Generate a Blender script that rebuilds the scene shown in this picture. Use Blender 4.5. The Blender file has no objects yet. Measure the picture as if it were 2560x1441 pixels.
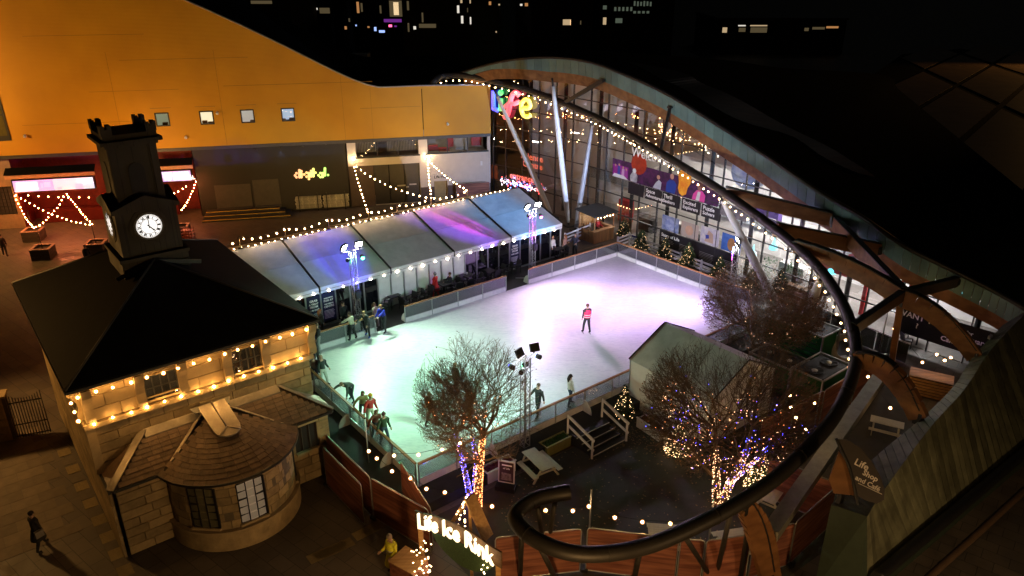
import bpy, bmesh, math, random
from mathutils import Vector, Matrix, Quaternion
random.seed(7)
R = math.radians
sc = bpy.context.scene
col = sc.collection

# ------------------------------------------------------------------ camera, sky, exposure
F, TH, H = 1894.0, R(23.3), 20.5          # focal length in photo pixels, pitch, camera height
cam = bpy.data.cameras.new('camera')
cam.sensor_width = 36; cam.lens = F / 2560 * 36; cam.clip_end = 3000; cam.clip_start = .2
camo = bpy.data.objects.new('camera', cam); col.objects.link(camo)
camo.location = (0, 0, H); camo.rotation_euler = (math.pi / 2 - TH, 0, 0)
sc.camera = camo
w = bpy.data.worlds.new('World'); sc.world = w; w.use_nodes = True
nt = w.node_tree; bg = nt.nodes['Background']
sky = nt.nodes.new('ShaderNodeTexSky'); sky.sky_type = 'NISHITA'; sky.sun_disc = False
sky.sun_elevation = R(2); sky.sun_rotation = R(150)
nt.links.new(sky.outputs['Color'], bg.inputs['Color']); bg.inputs['Strength'].default_value = .0011
sun = bpy.data.lights.new('moonlight', 'SUN'); sun.energy = .004; sun.angle = R(.5); sun.color = (1, .95, .88)
suno = bpy.data.objects.new('moonlight', sun); col.objects.link(suno); suno.rotation_euler = (R(50), 0, R(150))
vs = sc.view_settings
vs.view_transform = 'Standard'; vs.look = 'None'; vs.exposure = 0.3; vs.gamma = 1; vs.use_curve_mapping = False
sc.cycles.use_denoising = True
try: sc.cycles.denoiser = 'OPENIMAGEDENOISE'
except Exception: pass
sc.cycles.sample_clamp_indirect = 2.5
sc.cycles.sample_clamp_direct = 0
sc.cycles.max_bounces = 6; sc.cycles.diffuse_bounces = 3; sc.cycles.glossy_bounces = 3
sc.cycles.transparent_max_bounces = 12; sc.cycles.transmission_bounces = 4
sc.cycles.caustics_reflective = False; sc.cycles.caustics_refractive = False
sc.cycles.use_light_tree = True

# ------------------------------------------------------------------ survey helpers (photo pixel + known height -> place)
_c, _s = math.cos(TH), math.sin(TH)
def ray(x, y):
    a = (x - 1280) / F; b = -(y - 720.5) / F
    return Vector((a, _c + b * _s, -_s + b * _c))
def U(x, y, z=0.):
    r = ray(x, y); t = (z - H) / r.z
    return Vector((r.x * t, r.y * t, z))
def VPl(x, y, p, q):
    r = ray(x, y); nx, ny = -(q[1] - p[1]), q[0] - p[0]
    t = (nx * p[0] + ny * p[1]) / (nx * r.x + ny * r.y)
    return Vector((r.x * t, r.y * t, H + r.z * t))
AZ = R(51.5)
DA = Vector((math.sin(AZ), math.cos(AZ), 0)); DB = Vector((-math.cos(AZ), math.sin(AZ), 0))
RZ = math.pi / 2 - AZ                      # rotation that turns local x into the rink's long axis
UPV = Vector((0, 0, 1))
def AB(a, b, z=0.): return DA * a + DB * b + Vector((0, 0, z))
def toab(p): return (p[0] * DA.x + p[1] * DA.y, p[0] * DB.x + p[1] * DB.y)
def cr(P, n=10):
    P = [Vector(p) for p in P]; out = []
    for i in range(len(P) - 1):
        p0, p1, p2, p3 = P[max(i - 1, 0)], P[i], P[i + 1], P[min(i + 2, len(P) - 1)]
        for k in range(n):
            t = k / n
            out.append(.5 * (2 * p1 + (p2 - p0) * t + (2 * p0 - 5 * p1 + 4 * p2 - p3) * t * t + (3 * p1 - p0 - 3 * p2 + p3) * t ** 3))
    out.append(P[-1]); return out
def lerp(a, b, t): return a + (b - a) * t
def tab(T, x):
    if x <= T[0][0]: return T[0][1]
    for (x0, y0), (x1, y1) in zip(T, T[1:]):
        if x <= x1: return y0 + (y1 - y0) * (x - x0) / (x1 - x0)
    return T[-1][1]

# ------------------------------------------------------------------ materials
MT = {}
def mat(name, c=(.5, .5, .5), rough=.6, metal=0., var=.15, scale=3., bump=0., bscale=None, spec=.5, c2=None, coat=0.):
    if name in MT: return MT[name]
    m = bpy.data.materials.new(name); m.use_nodes = True; t = m.node_tree; b = t.nodes['Principled BSDF']
    b.inputs['Roughness'].default_value = rough; b.inputs['Metallic'].default_value = metal
    b.inputs['Specular IOR Level'].default_value = spec
    b.inputs['Coat Weight'].default_value = coat
    tc = t.nodes.new('ShaderNodeTexCoord'); n = t.nodes.new('ShaderNodeTexNoise')
    n.inputs['Scale'].default_value = scale; n.inputs['Detail'].default_value = 6; n.inputs['Roughness'].default_value = .65
    t.links.new(tc.outputs['Object'], n.inputs['Vector'])
    rp = t.nodes.new('ShaderNodeValToRGB')
    lo = c2 if c2 else tuple(v * (1 - var) for v in c); hi = c if c2 else tuple(min(1, v * (1 + var)) for v in c)
    rp.color_ramp.elements[0].position = .3; rp.color_ramp.elements[1].position = .7
    rp.color_ramp.elements[0].color = (*lo, 1); rp.color_ramp.elements[1].color = (*hi, 1)
    t.links.new(n.outputs['Fac'], rp.inputs['Fac'])
    # piece-to-piece variation
    oi = t.nodes.new('ShaderNodeObjectInfo'); hs = t.nodes.new('ShaderNodeHueSaturation')
    mr = t.nodes.new('ShaderNodeMapRange'); mr.inputs['To Min'].default_value = 1 - var * .8; mr.inputs['To Max'].default_value = 1 + var * .8
    t.links.new(oi.outputs['Random'], mr.inputs['Value']); t.links.new(mr.outputs['Result'], hs.inputs['Value'])
    t.links.new(rp.outputs['Color'], hs.inputs['Color']); t.links.new(hs.outputs['Color'], b.inputs['Base Color'])
    if bump:
        n2 = t.nodes.new('ShaderNodeTexNoise'); n2.inputs['Scale'].default_value = bscale or scale * 6; n2.inputs['Detail'].default_value = 4
        t.links.new(tc.outputs['Object'], n2.inputs['Vector'])
        bp = t.nodes.new('ShaderNodeBump'); bp.inputs['Strength'].default_value = bump; bp.inputs['Distance'].default_value = .02
        t.links.new(n2.outputs['Fac'], bp.inputs['Height']); t.links.new(bp.outputs['Normal'], b.inputs['Normal'])
    MT[name] = m; return m
def em(name, c, s, samp=True):
    if name in MT: return MT[name]
    m = bpy.data.materials.new(name); m.use_nodes = True; t = m.node_tree; b = t.nodes['Principled BSDF']
    b.inputs['Base Color'].default_value = (.8, .8, .8, 1)
    b.inputs['Emission Color'].default_value = (*c, 1); b.inputs['Emission Strength'].default_value = s
    if not samp: m.cycles.emission_sampling = 'NONE'
    MT[name] = m; return m
def glass(name, tint=(.9, .95, .95), refl=.12, rough=.03, opac=0., oc=(.5, .5, .5)):
    """thin pane: see-through, fresnel reflection, optional frosted film"""
    if name in MT: return MT[name]
    m = bpy.data.materials.new(name); m.use_nodes = True; t = m.node_tree; t.nodes.clear()
    out = t.nodes.new('ShaderNodeOutputMaterial'); tr = t.nodes.new('ShaderNodeBsdfTransparent'); gl = t.nodes.new('ShaderNodeBsdfGlossy')
    tr.inputs['Color'].default_value = (*tint, 1); gl.inputs['Roughness'].default_value = rough
    lw = t.nodes.new('ShaderNodeLayerWeight'); lw.inputs['Blend'].default_value = .35
    mr = t.nodes.new('ShaderNodeMapRange'); mr.inputs['To Min'].default_value = refl; mr.inputs['To Max'].default_value = .9
    t.links.new(lw.outputs['Facing'], mr.inputs['Value'])
    mx = t.nodes.new('ShaderNodeMixShader'); t.links.new(mr.outputs['Result'], mx.inputs['Fac'])
    t.links.new(tr.outputs[0], mx.inputs[1]); t.links.new(gl.outputs[0], mx.inputs[2])
    last = mx
    if opac:
        df = t.nodes.new('ShaderNodeBsdfDiffuse'); df.inputs['Color'].default_value = (*oc, 1)
        m2 = t.nodes.new('ShaderNodeMixShader'); m2.inputs['Fac'].default_value = opac
        t.links.new(mx.outputs[0], m2.inputs[1]); t.links.new(df.outputs[0], m2.inputs[2]); last = m2
    t.links.new(last.outputs[0], out.inputs['Surface'])
    MT[name] = m; return m
def wood(name, c1, c2, along='X', sc_=1., rough=.5, plank=.25, grain=1.):
    """streaky timber: noise stretched along one local axis"""
    if name in MT: return MT[name]
    m = bpy.data.materials.new(name); m.use_nodes = True; t = m.node_tree; b = t.nodes['Principled BSDF']
    b.inputs['Roughness'].default_value = rough
    tc = t.nodes.new('ShaderNodeTexCoord'); mp = t.nodes.new('ShaderNodeMapping')
    k = {'X': (.6, 9, 9), 'Y': (9, .6, 9), 'Z': (9, 9, .6)}[along]
    mp.inputs['Scale'].default_value = tuple(v * sc_ for v in k)
    n = t.nodes.new('ShaderNodeTexNoise'); n.inputs['Scale'].default_value = 1; n.inputs['Detail'].default_value = 6
    t.links.new(tc.outputs['Object'], mp.inputs['Vector']); t.links.new(mp.outputs['Vector'], n.inputs['Vector'])
    rp = t.nodes.new('ShaderNodeValToRGB'); rp.color_ramp.elements[0].position = .35; rp.color_ramp.elements[1].position = .68
    rp.color_ramp.elements[0].color = (*c1, 1); rp.color_ramp.elements[1].color = (*c2, 1)
    t.links.new(n.outputs['Fac'], rp.inputs['Fac'])
    oi = t.nodes.new('ShaderNodeObjectInfo'); hs = t.nodes.new('ShaderNodeHueSaturation'); mr = t.nodes.new('ShaderNodeMapRange')
    mr.inputs['To Min'].default_value = 1 - plank; mr.inputs['To Max'].default_value = 1 + plank
    t.links.new(oi.outputs['Random'], mr.inputs['Value']); t.links.new(mr.outputs['Result'], hs.inputs['Value'])
    t.links.new(rp.outputs['Color'], hs.inputs['Color']); t.links.new(hs.outputs['Color'], b.inputs['Base Color'])
    bp = t.nodes.new('ShaderNodeBump'); bp.inputs['Strength'].default_value = .25 * grain; bp.inputs['Distance'].default_value = .01
    t.links.new(n.outputs['Fac'], bp.inputs['Height']); t.links.new(bp.outputs['Normal'], b.inputs['Normal'])
    MT[name] = m; return m

# ------------------------------------------------------------------ mesh builder
class MB:
    def __init__(s): s.v = []; s.f = []; s.sm = []
    def add(s, vs, fs, smooth=False):
        o = len(s.v); s.v += [Vector(v) for v in vs]
        for f in fs: s.f.append([i + o for i in f]); s.sm.append(smooth)
        return s
    def box(s, c, size, rz=0., M=None):
        c = Vector(c); hx, hy, hz = size[0] / 2, size[1] / 2, size[2] / 2
        A = M if M is not None else Matrix.Rotation(rz, 3, 'Z')
        vs = [c + A @ Vector((x, y, z)) for z in (-hz, hz) for x, y in ((-hx, -hy), (hx, -hy), (hx, hy), (-hx, hy))]
        return s.add(vs, [(3, 2, 1, 0), (4, 5, 6, 7), (0, 1, 5, 4), (1, 2, 6, 5), (2, 3, 7, 6), (3, 0, 4, 7)])
    def abox(s, a0, a1, b0, b1, z0, z1):      # box on the rink's own axes
        return s.box(AB((a0 + a1) / 2, (b0 + b1) / 2, (z0 + z1) / 2), (a1 - a0, b1 - b0, z1 - z0), RZ)
    def beam(s, p, q, wd, ht, up=UPV):
        p, q = Vector(p), Vector(q); d = (q - p)
        L = d.length
        if L < 1e-6: return s
        d.normalize(); x = d.cross(up)
        if x.length < 1e-4: x = d.cross(Vector((1, 0, 0)))
        x.normalize(); z = x.cross(d)
        M = Matrix((x, d, z)).transposed()
        return s.box((p + q) / 2, (wd, L, ht), M=M)
    def poly(s, pts): return s.add(pts, [list(range(len(pts)))])
    def prism(s, pts, vec):
        pts = [Vector(p) for p in pts]; vec = Vector(vec); n = len(pts)
        fs = [list(range(n))[::-1], list(range(n, 2 * n))] + [(i, (i + 1) % n, n + (i + 1) % n, n + i) for i in range(n)]
        return s.add(pts + [p + vec for p in pts], fs)
    def tube(s, pts, r, n=8, cap=True, smooth=True):
        pts = [Vector(p) for p in pts]; m = len(pts); rs = r if isinstance(r, (list, tuple)) else [r] * m
        vs = []; prev = None
        for i, p in enumerate(pts):
            d = (pts[min(i + 1, m - 1)] - pts[max(i - 1, 0)])
            d = d.normalized() if d.length > 1e-9 else UPV
            if prev is None:
                x = d.cross(UPV)
                if x.length < 1e-3: x = Vector((1, 0, 0))
                x.normalize()
            else:
                x = prev - d * prev.dot(d)
                if x.length < 1e-4: x = d.cross(Vector((1, .3, 0)))
                x.normalize()
            prev = x; y = d.cross(x)
            vs += [p + (x * math.cos(2 * math.pi * k / n) + y * math.sin(2 * math.pi * k / n)) * rs[i] for k in range(n)]
        fs = [(i * n + k, i * n + (k + 1) % n, (i + 1) * n + (k + 1) % n, (i + 1) * n + k) for i in range(m - 1) for k in range(n)]
        s.add(vs, fs, smooth)
        if cap:
            o = len(s.v) - len(vs)
            s.f += [[o + k for k in range(n)][::-1], [o + (m - 1) * n + k for k in range(n)]]; s.sm += [False, False]
        return s
    def sph(s, c, r, n=8, m=6, sc=(1, 1, 1)):
        c = Vector(c); vs = [c + Vector((0, 0, -r * sc[2]))]; fs = []
        for j in range(1, m):
            t = -math.pi / 2 + math.pi * j / m
            vs += [c + Vector((r * sc[0] * math.cos(t) * math.cos(2 * math.pi * k / n), r * sc[1] * math.cos(t) * math.sin(2 * math.pi * k / n), r * sc[2] * math.sin(t))) for k in range(n)]
        vs.append(c + Vector((0, 0, r * sc[2])))
        for k in range(n):
            fs.append((0, 1 + (k + 1) % n, 1 + k))
            for j in range(m - 2): fs.append((1 + j * n + k, 1 + j * n + (k + 1) % n, 1 + (j + 1) * n + (k + 1) % n, 1 + (j + 1) * n + k))
            fs.append((1 + (m - 2) * n + k, 1 + (m - 2) * n + (k + 1) % n, len(vs) - 1))
        return s.add(vs, fs, True)
    def lathe(s, prof, c=(0, 0, 0), n=16, smooth=True):
        c = Vector(c); m = len(prof)
        vs = [c + Vector((r * math.cos(2 * math.pi * k / n), r * math.sin(2 * math.pi * k / n), z)) for r, z in prof for k in range(n)]
        fs = [(i * n + k, i * n + (k + 1) % n, (i + 1) * n + (k + 1) % n, (i + 1) * n + k) for i in range(m - 1) for k in range(n)]
        return s.add(vs, fs, smooth)
    def mesh(s, name, org=Vector((0, 0, 0))):
        me = bpy.data.meshes.new(name)
        me.from_pydata([tuple(v - org) for v in s.v], [], s.f)
        me.polygons.foreach_set('use_smooth', s.sm); me.update(); return me
OR = {}
def org(o): return OR.get(o.name, Vector((0, 0, 0))) if o else Vector((0, 0, 0))
def setp(o, label=None, cat=None, group=None, kind=None):
    if label: o['label'] = label
    if cat: o['category'] = cat
    if group: o['group'] = group
    if kind: o['kind'] = kind
    return o
def thing(name, label, cat, loc=(0, 0, 0), group=None):
    o = bpy.data.objects.new(name, None); col.objects.link(o); o.location = loc; o.empty_display_size = .2
    OR[o.name] = Vector(loc); return setp(o, label, cat, group)
def part(name, mb, m, parent, kind=None, label=None, world=None):
    o = bpy.data.objects.new(name, mb.mesh(name, org(parent))); col.objects.link(o); o.parent = parent
    OR[o.name] = org(parent)
    if isinstance(m, (list, tuple)):
        for k in m: o.data.materials.append(k)
    else: o.data.materials.append(m)
    return setp(o, label, None, None, kind)
def inst(name, me, loc, parent=None, rz=0., scale=None, rot=None):
    o = bpy.data.objects.new(name, me); col.objects.link(o); o.parent = parent
    po = org(parent)
    o.location = Vector(loc) - po
    if rot is not None: o.rotation_euler = rot
    elif rz: o.rotation_euler = (0, 0, rz)
    if scale: o.scale = scale if isinstance(scale, tuple) else (scale,) * 3
    OR[o.name] = Vector(loc); return o
def solo(name, mb, m, label, cat, group=None, kind=None, loc=None):
    """a top-level thing of one mesh"""
    if loc is None:
        xs = [v.x for v in mb.v]; ys = [v.y for v in mb.v]; loc = Vector(((min(xs) + max(xs)) / 2, (min(ys) + max(ys)) / 2, min(v.z for v in mb.v)))
    loc = Vector(loc)
    o = bpy.data.objects.new(name, mb.mesh(name, loc)); col.objects.link(o); o.location = loc; OR[o.name] = loc
    for k in (m if isinstance(m, (list, tuple)) else [m]): o.data.materials.append(k)
    return setp(o, label, cat, group, kind)
def struct(name, mb, m): return solo(name, mb, m, None, None, None, 'structure', loc=(0, 0, 0))
def copy_tree(o, loc=None, rz=None, label=None, group=None, scale=None, parent=None):
    c = o.copy(); col.objects.link(c); c.parent = parent
    if parent is None:
        if loc is not None: c.location = loc; OR[c.name] = Vector(loc)
        if rz is not None: c.rotation_euler = (0, 0, rz)
        if scale: c.scale = scale if isinstance(scale, tuple) else (scale,) * 3
        setp(c, label, None, group)
    for ch in o.children: copy_tree(ch, parent=c)
    return c
def text_mb(txt, size, bold=0., depth=.01, spacing=1., shear=0., align='LEFT', res=2):
    cu = bpy.data.curves.new('lettering', 'FONT'); cu.body = txt; cu.size = size; cu.extrude = depth; cu.offset = bold
    cu.space_character = spacing; cu.shear = shear; cu.align_x = align; cu.resolution_u = res
    o = bpy.data.objects.new('lettering', cu); col.objects.link(o)
    bpy.context.view_layer.update()
    me = bpy.data.meshes.new_from_object(o.evaluated_get(bpy.context.evaluated_depsgraph_get()))
    mb = MB(); mb.add([v.co for v in me.vertices], [list(p.vertices) for p in me.polygons])
    bpy.data.objects.remove(o); bpy.data.curves.remove(cu); bpy.data.meshes.remove(me); return mb
def place_text(mb, origin, xd, yd, nrm):
    """lay lettering on a plane: x along xd, y along yd"""
    o = Vector(origin); xd, yd, nrm = Vector(xd), Vector(yd), Vector(nrm)
    r = MB(); r.add([o + xd * v.x + yd * v.y + nrm * v.z for v in mb.v], mb.f); return r
# ================================================================== GROUND, DECK, ICE
def paving(name, c1, c2, mortar, bw, bh, rz, rough=.7, off=.5, ms=.012):
    m = bpy.data.materials.new(name); m.use_nodes = True; t = m.node_tree; b = t.nodes['Principled BSDF']
    b.inputs['Roughness'].default_value = rough
    tc = t.nodes.new('ShaderNodeTexCoord'); mp = t.nodes.new('ShaderNodeMapping'); mp.inputs['Rotation'].default_value = (0, 0, rz)
    br = t.nodes.new('ShaderNodeTexBrick'); br.inputs['Scale'].default_value = 1
    br.inputs['Brick Width'].default_value = bw; br.inputs['Row Height'].default_value = bh; br.inputs['Mortar Size'].default_value = ms
    br.offset = off
    br.inputs['Color1'].default_value = (*c1, 1); br.inputs['Color2'].default_value = (*c2, 1); br.inputs['Mortar'].default_value = (*mortar, 1)
    t.links.new(tc.outputs['Object'], mp.inputs['Vector']); t.links.new(mp.outputs['Vector'], br.inputs['Vector'])
    n = t.nodes.new('ShaderNodeTexNoise'); n.inputs['Scale'].default_value = .8; n.inputs['Detail'].default_value = 8; n.inputs['Roughness'].default_value = .7
    t.links.new(tc.outputs['Object'], n.inputs['Vector'])
    mx = t.nodes.new('ShaderNodeMix'); mx.data_type = 'RGBA'; mx.blend_type = 'MULTIPLY'; mx.inputs[0].default_value = .8
    rp = t.nodes.new('ShaderNodeValToRGB'); rp.color_ramp.elements[0].position = .3; rp.color_ramp.elements[1].position = .65
    rp.color_ramp.elements[0].color = (.45, .45, .45, 1); rp.color_ramp.elements[1].color = (1, 1, 1, 1)
    t.links.new(n.outputs['Fac'], rp.inputs['Fac']); t.links.new(br.outputs['Color'], mx.inputs[6]); t.links.new(rp.outputs['Color'], mx.inputs[7])
    t.links.new(mx.outputs[2], b.inputs['Base Color'])
    # damp patches
    r2 = t.nodes.new('ShaderNodeMapRange'); r2.inputs['From Min'].default_value = .35; r2.inputs['From Max'].default_value = .7
    r2.inputs['To Min'].default_value = rough - .28; r2.inputs['To Max'].default_value = rough + .12
    t.links.new(n.outputs['Fac'], r2.inputs['Value']); t.links.new(r2.outputs['Result'], b.inputs['Roughness'])
    bp = t.nodes.new('ShaderNodeBump'); bp.inputs['Strength'].default_value = .5; bp.inputs['Distance'].default_value = .01
    t.links.new(br.outputs['Fac'], bp.inputs['Height']); bp.invert = True
    t.links.new(bp.outputs['Normal'], b.inputs['Normal'])
    MT[name] = m; return m
M_pave = paving('paving_stone', (.16, .13, .105), (.125, .105, .09), (.05, .045, .04), .9, .6, RZ)
M_tarmac = mat('dark_tarmac', (.04, .037, .03), rough=.75, var=.3, scale=1.2, bump=.4, bscale=60)
M_deck = mat('dark_decking', (.022, .022, .022), rough=.55, var=.4, scale=2, bump=.3, bscale=30)

g = MB(); g.poly([(-900, -200, 0), (900, -200, 0), (900, 1500, 0), (-900, 1500, 0)])
struct('ground', g, M_pave)
# dark courtyard surface in front of the rink
cy = [AB(12, 21), U(1180, 1450), U(1960, 1450), U(2230, 1260), U(2300, 1000), U(2130, 830), AB(40, 21)]
cc_ = sum((Vector((v.x, v.y, 0)) for v in cy), Vector()) / len(cy)
g = MB()
for p_, q_ in zip(cy, cy[1:] + cy[:1]): g.poly([cc_ + UPV * .004, Vector((p_.x, p_.y, .004)), Vector((q_.x, q_.y, .004))])
struct('courtyard', g, M_tarmac)
g = MB(); g.abox(11.6, 39.6, 21.3, 38.7, .004, .5); g.abox(11.2, 36.2, 38.7, 48.7, .004, .5)
struct('deck', g, M_deck)

def ice_mat():
    m = bpy.data.materials.new('ice'); m.use_nodes = True; t = m.node_tree; b = t.nodes['Principled BSDF']
    tc = t.nodes.new('ShaderNodeTexCoord'); n = t.nodes.new('ShaderNodeTexNoise'); n.inputs['Scale'].default_value = .7; n.inputs['Detail'].default_value = 10; n.inputs['Roughness'].default_value = .75
    t.links.new(tc.outputs['Object'], n.inputs['Vector'])
    rp = t.nodes.new('ShaderNodeValToRGB'); rp.color_ramp.elements[0].position = .3; rp.color_ramp.elements[1].position = .7
    rp.color_ramp.elements[0].color = (.74, .76, .78, 1); rp.color_ramp.elements[1].color = (.86, .87, .88, 1)
    t.links.new(n.outputs['Fac'], rp.inputs['Fac'])
    # skate scratches: stretched waves
    mp = t.nodes.new('ShaderNodeMapping'); mp.inputs['Rotation'].default_value = (0, 0, .5); mp.inputs['Scale'].default_value = (.9, 7, 1)
    n2 = t.nodes.new('ShaderNodeTexNoise'); n2.inputs['Scale'].default_value = 1.3; n2.inputs['Detail'].default_value = 8; n2.inputs['Distortion'].default_value = 2.6
    t.links.new(tc.outputs['Object'], mp.inputs['Vector']); t.links.new(mp.outputs['Vector'], n2.inputs['Vector'])
    mx = t.nodes.new('ShaderNodeMix'); mx.data_type = 'RGBA'; mx.blend_type = 'MULTIPLY'; mx.inputs[0].default_value = .4
    r3 = t.nodes.new('ShaderNodeValToRGB'); r3.color_ramp.elements[0].position = .38; r3.color_ramp.elements[1].position = .5
    r3.color_ramp.elements[0].color = (.6, .64, .7, 1)
    t.links.new(n2.outputs['Fac'], r3.inputs['Fac']); t.links.new(rp.outputs['Color'], mx.inputs[6]); t.links.new(r3.outputs['Color'], mx.inputs[7])
    t.links.new(mx.outputs[2], b.inputs['Base Color'])
    b.inputs['Roughness'].default_value = .42; b.inputs['Specular IOR Level'].default_value = .4
    bp = t.nodes.new('ShaderNodeBump'); bp.inputs['Strength'].default_value = .25; bp.inputs['Distance'].default_value = .01
    t.links.new(n2.outputs['Fac'], bp.inputs['Height']); t.links.new(bp.outputs['Normal'], b.inputs['Normal'])
    return m
RA0, RA1, RB0, RB1 = 12.87, 38.6, 22.45, 36.1
ICE_Z = .55
g = MB(); g.prism([AB(a, b, .5) for a, b in ((RA0, RB0), (35.75, RB0), (RA1, 24.7), (RA1, RB1), (RA0, RB1))], (0, 0, .05))
struct('ice', g, ice_mat())

# ================================================================== RINK BARRIERS
M_alu = mat('aluminium', (.55, .56, .58), rough=.35, metal=.9, var=.08)
M_white = mat('white_paint', (.72, .72, .7), rough=.5, var=.06, scale=5)
M_kick = mat('white_kickboard', (.74, .74, .74), rough=.45, var=.1, scale=4)
M_rail = wood('orange_handrail', (.34, .15, .05), (.5, .24, .08), 'X', .6, .4)
M_bglass = glass('barrier_glass', (.8, .83, .84), .07, .08, .06, (.6, .62, .62))
M_fglass = glass('barrier_film', (.42, .45, .48), .2, .09, .14, (.2, .21, .23))
gus = MB()
gp = [(0, 0)] + [(.55 * math.cos(t), .62 * math.sin(t)) for t in [math.pi / 2 * k / 7 for k in range(8)]]
gus.prism([Vector((x, -.02, z)) for x, z in gp], (0, .04, 0)); GUS = gus.mesh('gusset'); GUS.materials.append(M_white)
def barrier(label, path, film, outsign, n_override=None, gpos=()):
    """path: (a,b) points; panels about 1.9 m with posts, kickboard, glass, timber rail"""
    base = AB(*path[0], .5)
    t = thing('rink_barrier', label, 'barrier', base)
    for (p, q) in zip(path, path[1:]):
        P, Q = AB(*p, 0), AB(*q, 0); d = Q - P; L = d.length; dn = d.normalized(); nrm = Vector((dn.y, -dn.x, 0)) * outsign
        n = max(1, round(L / 1.95)); st = L / n
        part('handrail', MB().beam(P + UPV * 1.63, Q + UPV * 1.63, .11, .06), M_rail, t)
        part('top_channel', MB().beam(P + UPV * 1.585, Q + UPV * 1.585, .05, .03), M_alu, t)
        for k in range(n + 1):
            part('post', MB().beam(P + dn * k * st + UPV * .5, P + dn * k * st + UPV * 1.57, .06, .06), M_alu, t)
        for k in range(n):
            p0, p1 = P + dn * (k * st + .04), P + dn * ((k + 1) * st - .04)
            part('kickboard', MB().beam(p0 + UPV * .7, p1 + UPV * .7, .035, .3), M_kick, t)
            part('bottom_channel', MB().beam(p0 + UPV * .868, p1 + UPV * .868, .05, .03), M_alu, t)
            part('glass_panel', MB().beam(p0 + UPV * 1.225, p1 + UPV * 1.225, .012, .66), film, t)
        for s in gpos:
            if s < L:
                k = round(s / st) * st
                o = inst('gusset', GUS, P + dn * (k + .09) + UPV * .503 + nrm * .04, t, math.atan2(nrm.y, nrm.x))
        gpos = [s - L for s in gpos if s >= L]
    return t
def a_of(x, y, b): return toab(VPl(x, y, AB(0, b), AB(10, b)))[0]
xa = lambda x, y: toab(U(x, y, 1.63))[0]
barrier('glazed rink barrier at the back left, by the skater in white', [(RA0, RB1), (xa(940, 793), RB1)], M_fglass, -1, gpos=(1.9, 5))
barrier('middle glazed barrier of the rear side, in front of the chairs', [(xa(1012, 767), RB1), (xa(1265, 690), RB1)], M_fglass, -1, gpos=(0, 4, 8))
barrier('glazed barrier round the far corner, below the small lit trees', [(xa(1320, 673), RB1), (RA1, RB1), (RA1, 24.7), (35.75, RB0)], M_fglass, -1, gpos=(0, 6, 12, 17, 21))
barrier('front glazed barrier beside the wooden steps with a view of the ice', [(35.5, RB0), (RA0 + .08, RB0)], M_bglass, -1, gpos=(14, 18))
barrier('glazed barrier next to the stone house, skaters hold its rail', [(RA0, RB0 + .08), (RA0, RB1 - .1)], M_bglass, -1, gpos=(2, 6, 10))

# ================================================================== LONG MARQUEE
M_pvc = mat('grey_pvc', (.82, .81, .8), rough=.45, var=.14, scale=1.2, bump=.7, bscale=1.6)
M_pvcw = mat('white_pvc', (.8, .8, .8), rough=.4, var=.05)
M_dark = mat('dark_frame', (.012, .012, .013), rough=.5, var=.2)
M_dglass = glass('dark_door_glass', (.1, .1, .12), .1, .03, .35, (.012, .012, .02))
TB0, TRB, TB1, TZ, TRZ = 38.85, 43.7, 48.55, 3.05, 4.6
TA = [11.7 + 4.76 * k for k in range(6)]
tent = thing('marquee', 'long white marquee with grey bays beside the ice rink', 'marquee', AB(TA[0], TB0, .5))
TM = (TB0 + TRB) / 2; TMZ = (TZ + TRZ) / 2
def slab(pts, th=.03): return MB().prism(pts, (0, 0, th))
def sagpanel(a0, a1, b0, z0, b1, z1, sag=.05, n=8):
    mb = MB(); vs = []; fs = []
    for j in range(n + 1):
        for i in range(n + 1):
            u, v = i / n, j / n
            z = lerp(z0, z1, v) - sag * (1 - (2 * u - 1) ** 2) * (1 - (2 * v - 1) ** 2) * (1 + .25 * math.sin(9 * u + 5 * v + a0))
            vs.append(AB(lerp(a0, a1, u), lerp(b0, b1, v), z))
    for j in range(n):
        for i in range(n): fs.append((j * (n + 1) + i, j * (n + 1) + i + 1, (j + 1) * (n + 1) + i + 1, (j + 1) * (n + 1) + i))
    return mb.add(vs, fs, True)
for k in range(5):
    a0, a1 = TA[k] + .05, TA[k + 1] - .05
    part('roof_panel', sagpanel(a0, a1, TB0 - .1, TZ, TM - .012, TMZ), M_pvc, tent)
    part('roof_panel', sagpanel(a0, a1, TM + .012, TMZ, TRB, TRZ), M_pvc, tent)
    part('roof_panel', sagpanel(a0, a1, TB1 + .1, TZ, TRB, TRZ), M_pvc, tent)
    part('valance', MB().abox(a0, a1, TB0 - .13, TB0 - .1, TZ - .38, TZ + .01), M_pvcw, tent)
    part('valance', MB().abox(a0, a1, TB1 + .1, TB1 + .13, TZ - .38, TZ + .01), M_pvcw, tent)
for k in range(6):
    a = TA[k]; fr = MB()
    fr.beam(AB(a, TB0 - .1, TZ + .02), AB(a, TRB, TRZ + .02), .1, .07); fr.beam(AB(a, TRB, TRZ + .02), AB(a, TB1 + .1, TZ + .02), .1, .07)
    part('roof_frame', fr, M_dark, tent)
    part('leg', MB().abox(a - .06, a + .06, TB0 + .05, TB0 + .17, .5, TZ - .06), M_alu, tent); part('leg', MB().abox(a - .06, a + .06, TB1 - .17, TB1 - .05, .5, TZ - .06), M_alu, tent)
for a, s in ((TA[0], 1), (TA[-1], -1)):
    part('gable', MB().prism([AB(a, TB0, TZ - .4), AB(a, TB1, TZ - .4), AB(a, TB1, TZ - .05), AB(a, TRB, TRZ - .05), AB(a, TB0, TZ - .05)], DA * .04 * s), M_pvcw, tent)
    for k in range(5): part('wall_panel', MB().abox(a, a + .04 * s, lerp(TB0, TB1, k / 5) + .02, lerp(TB0, TB1, (k + 1) / 5) - .02, .5, TZ - .42), M_pvcw, tent)
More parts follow.
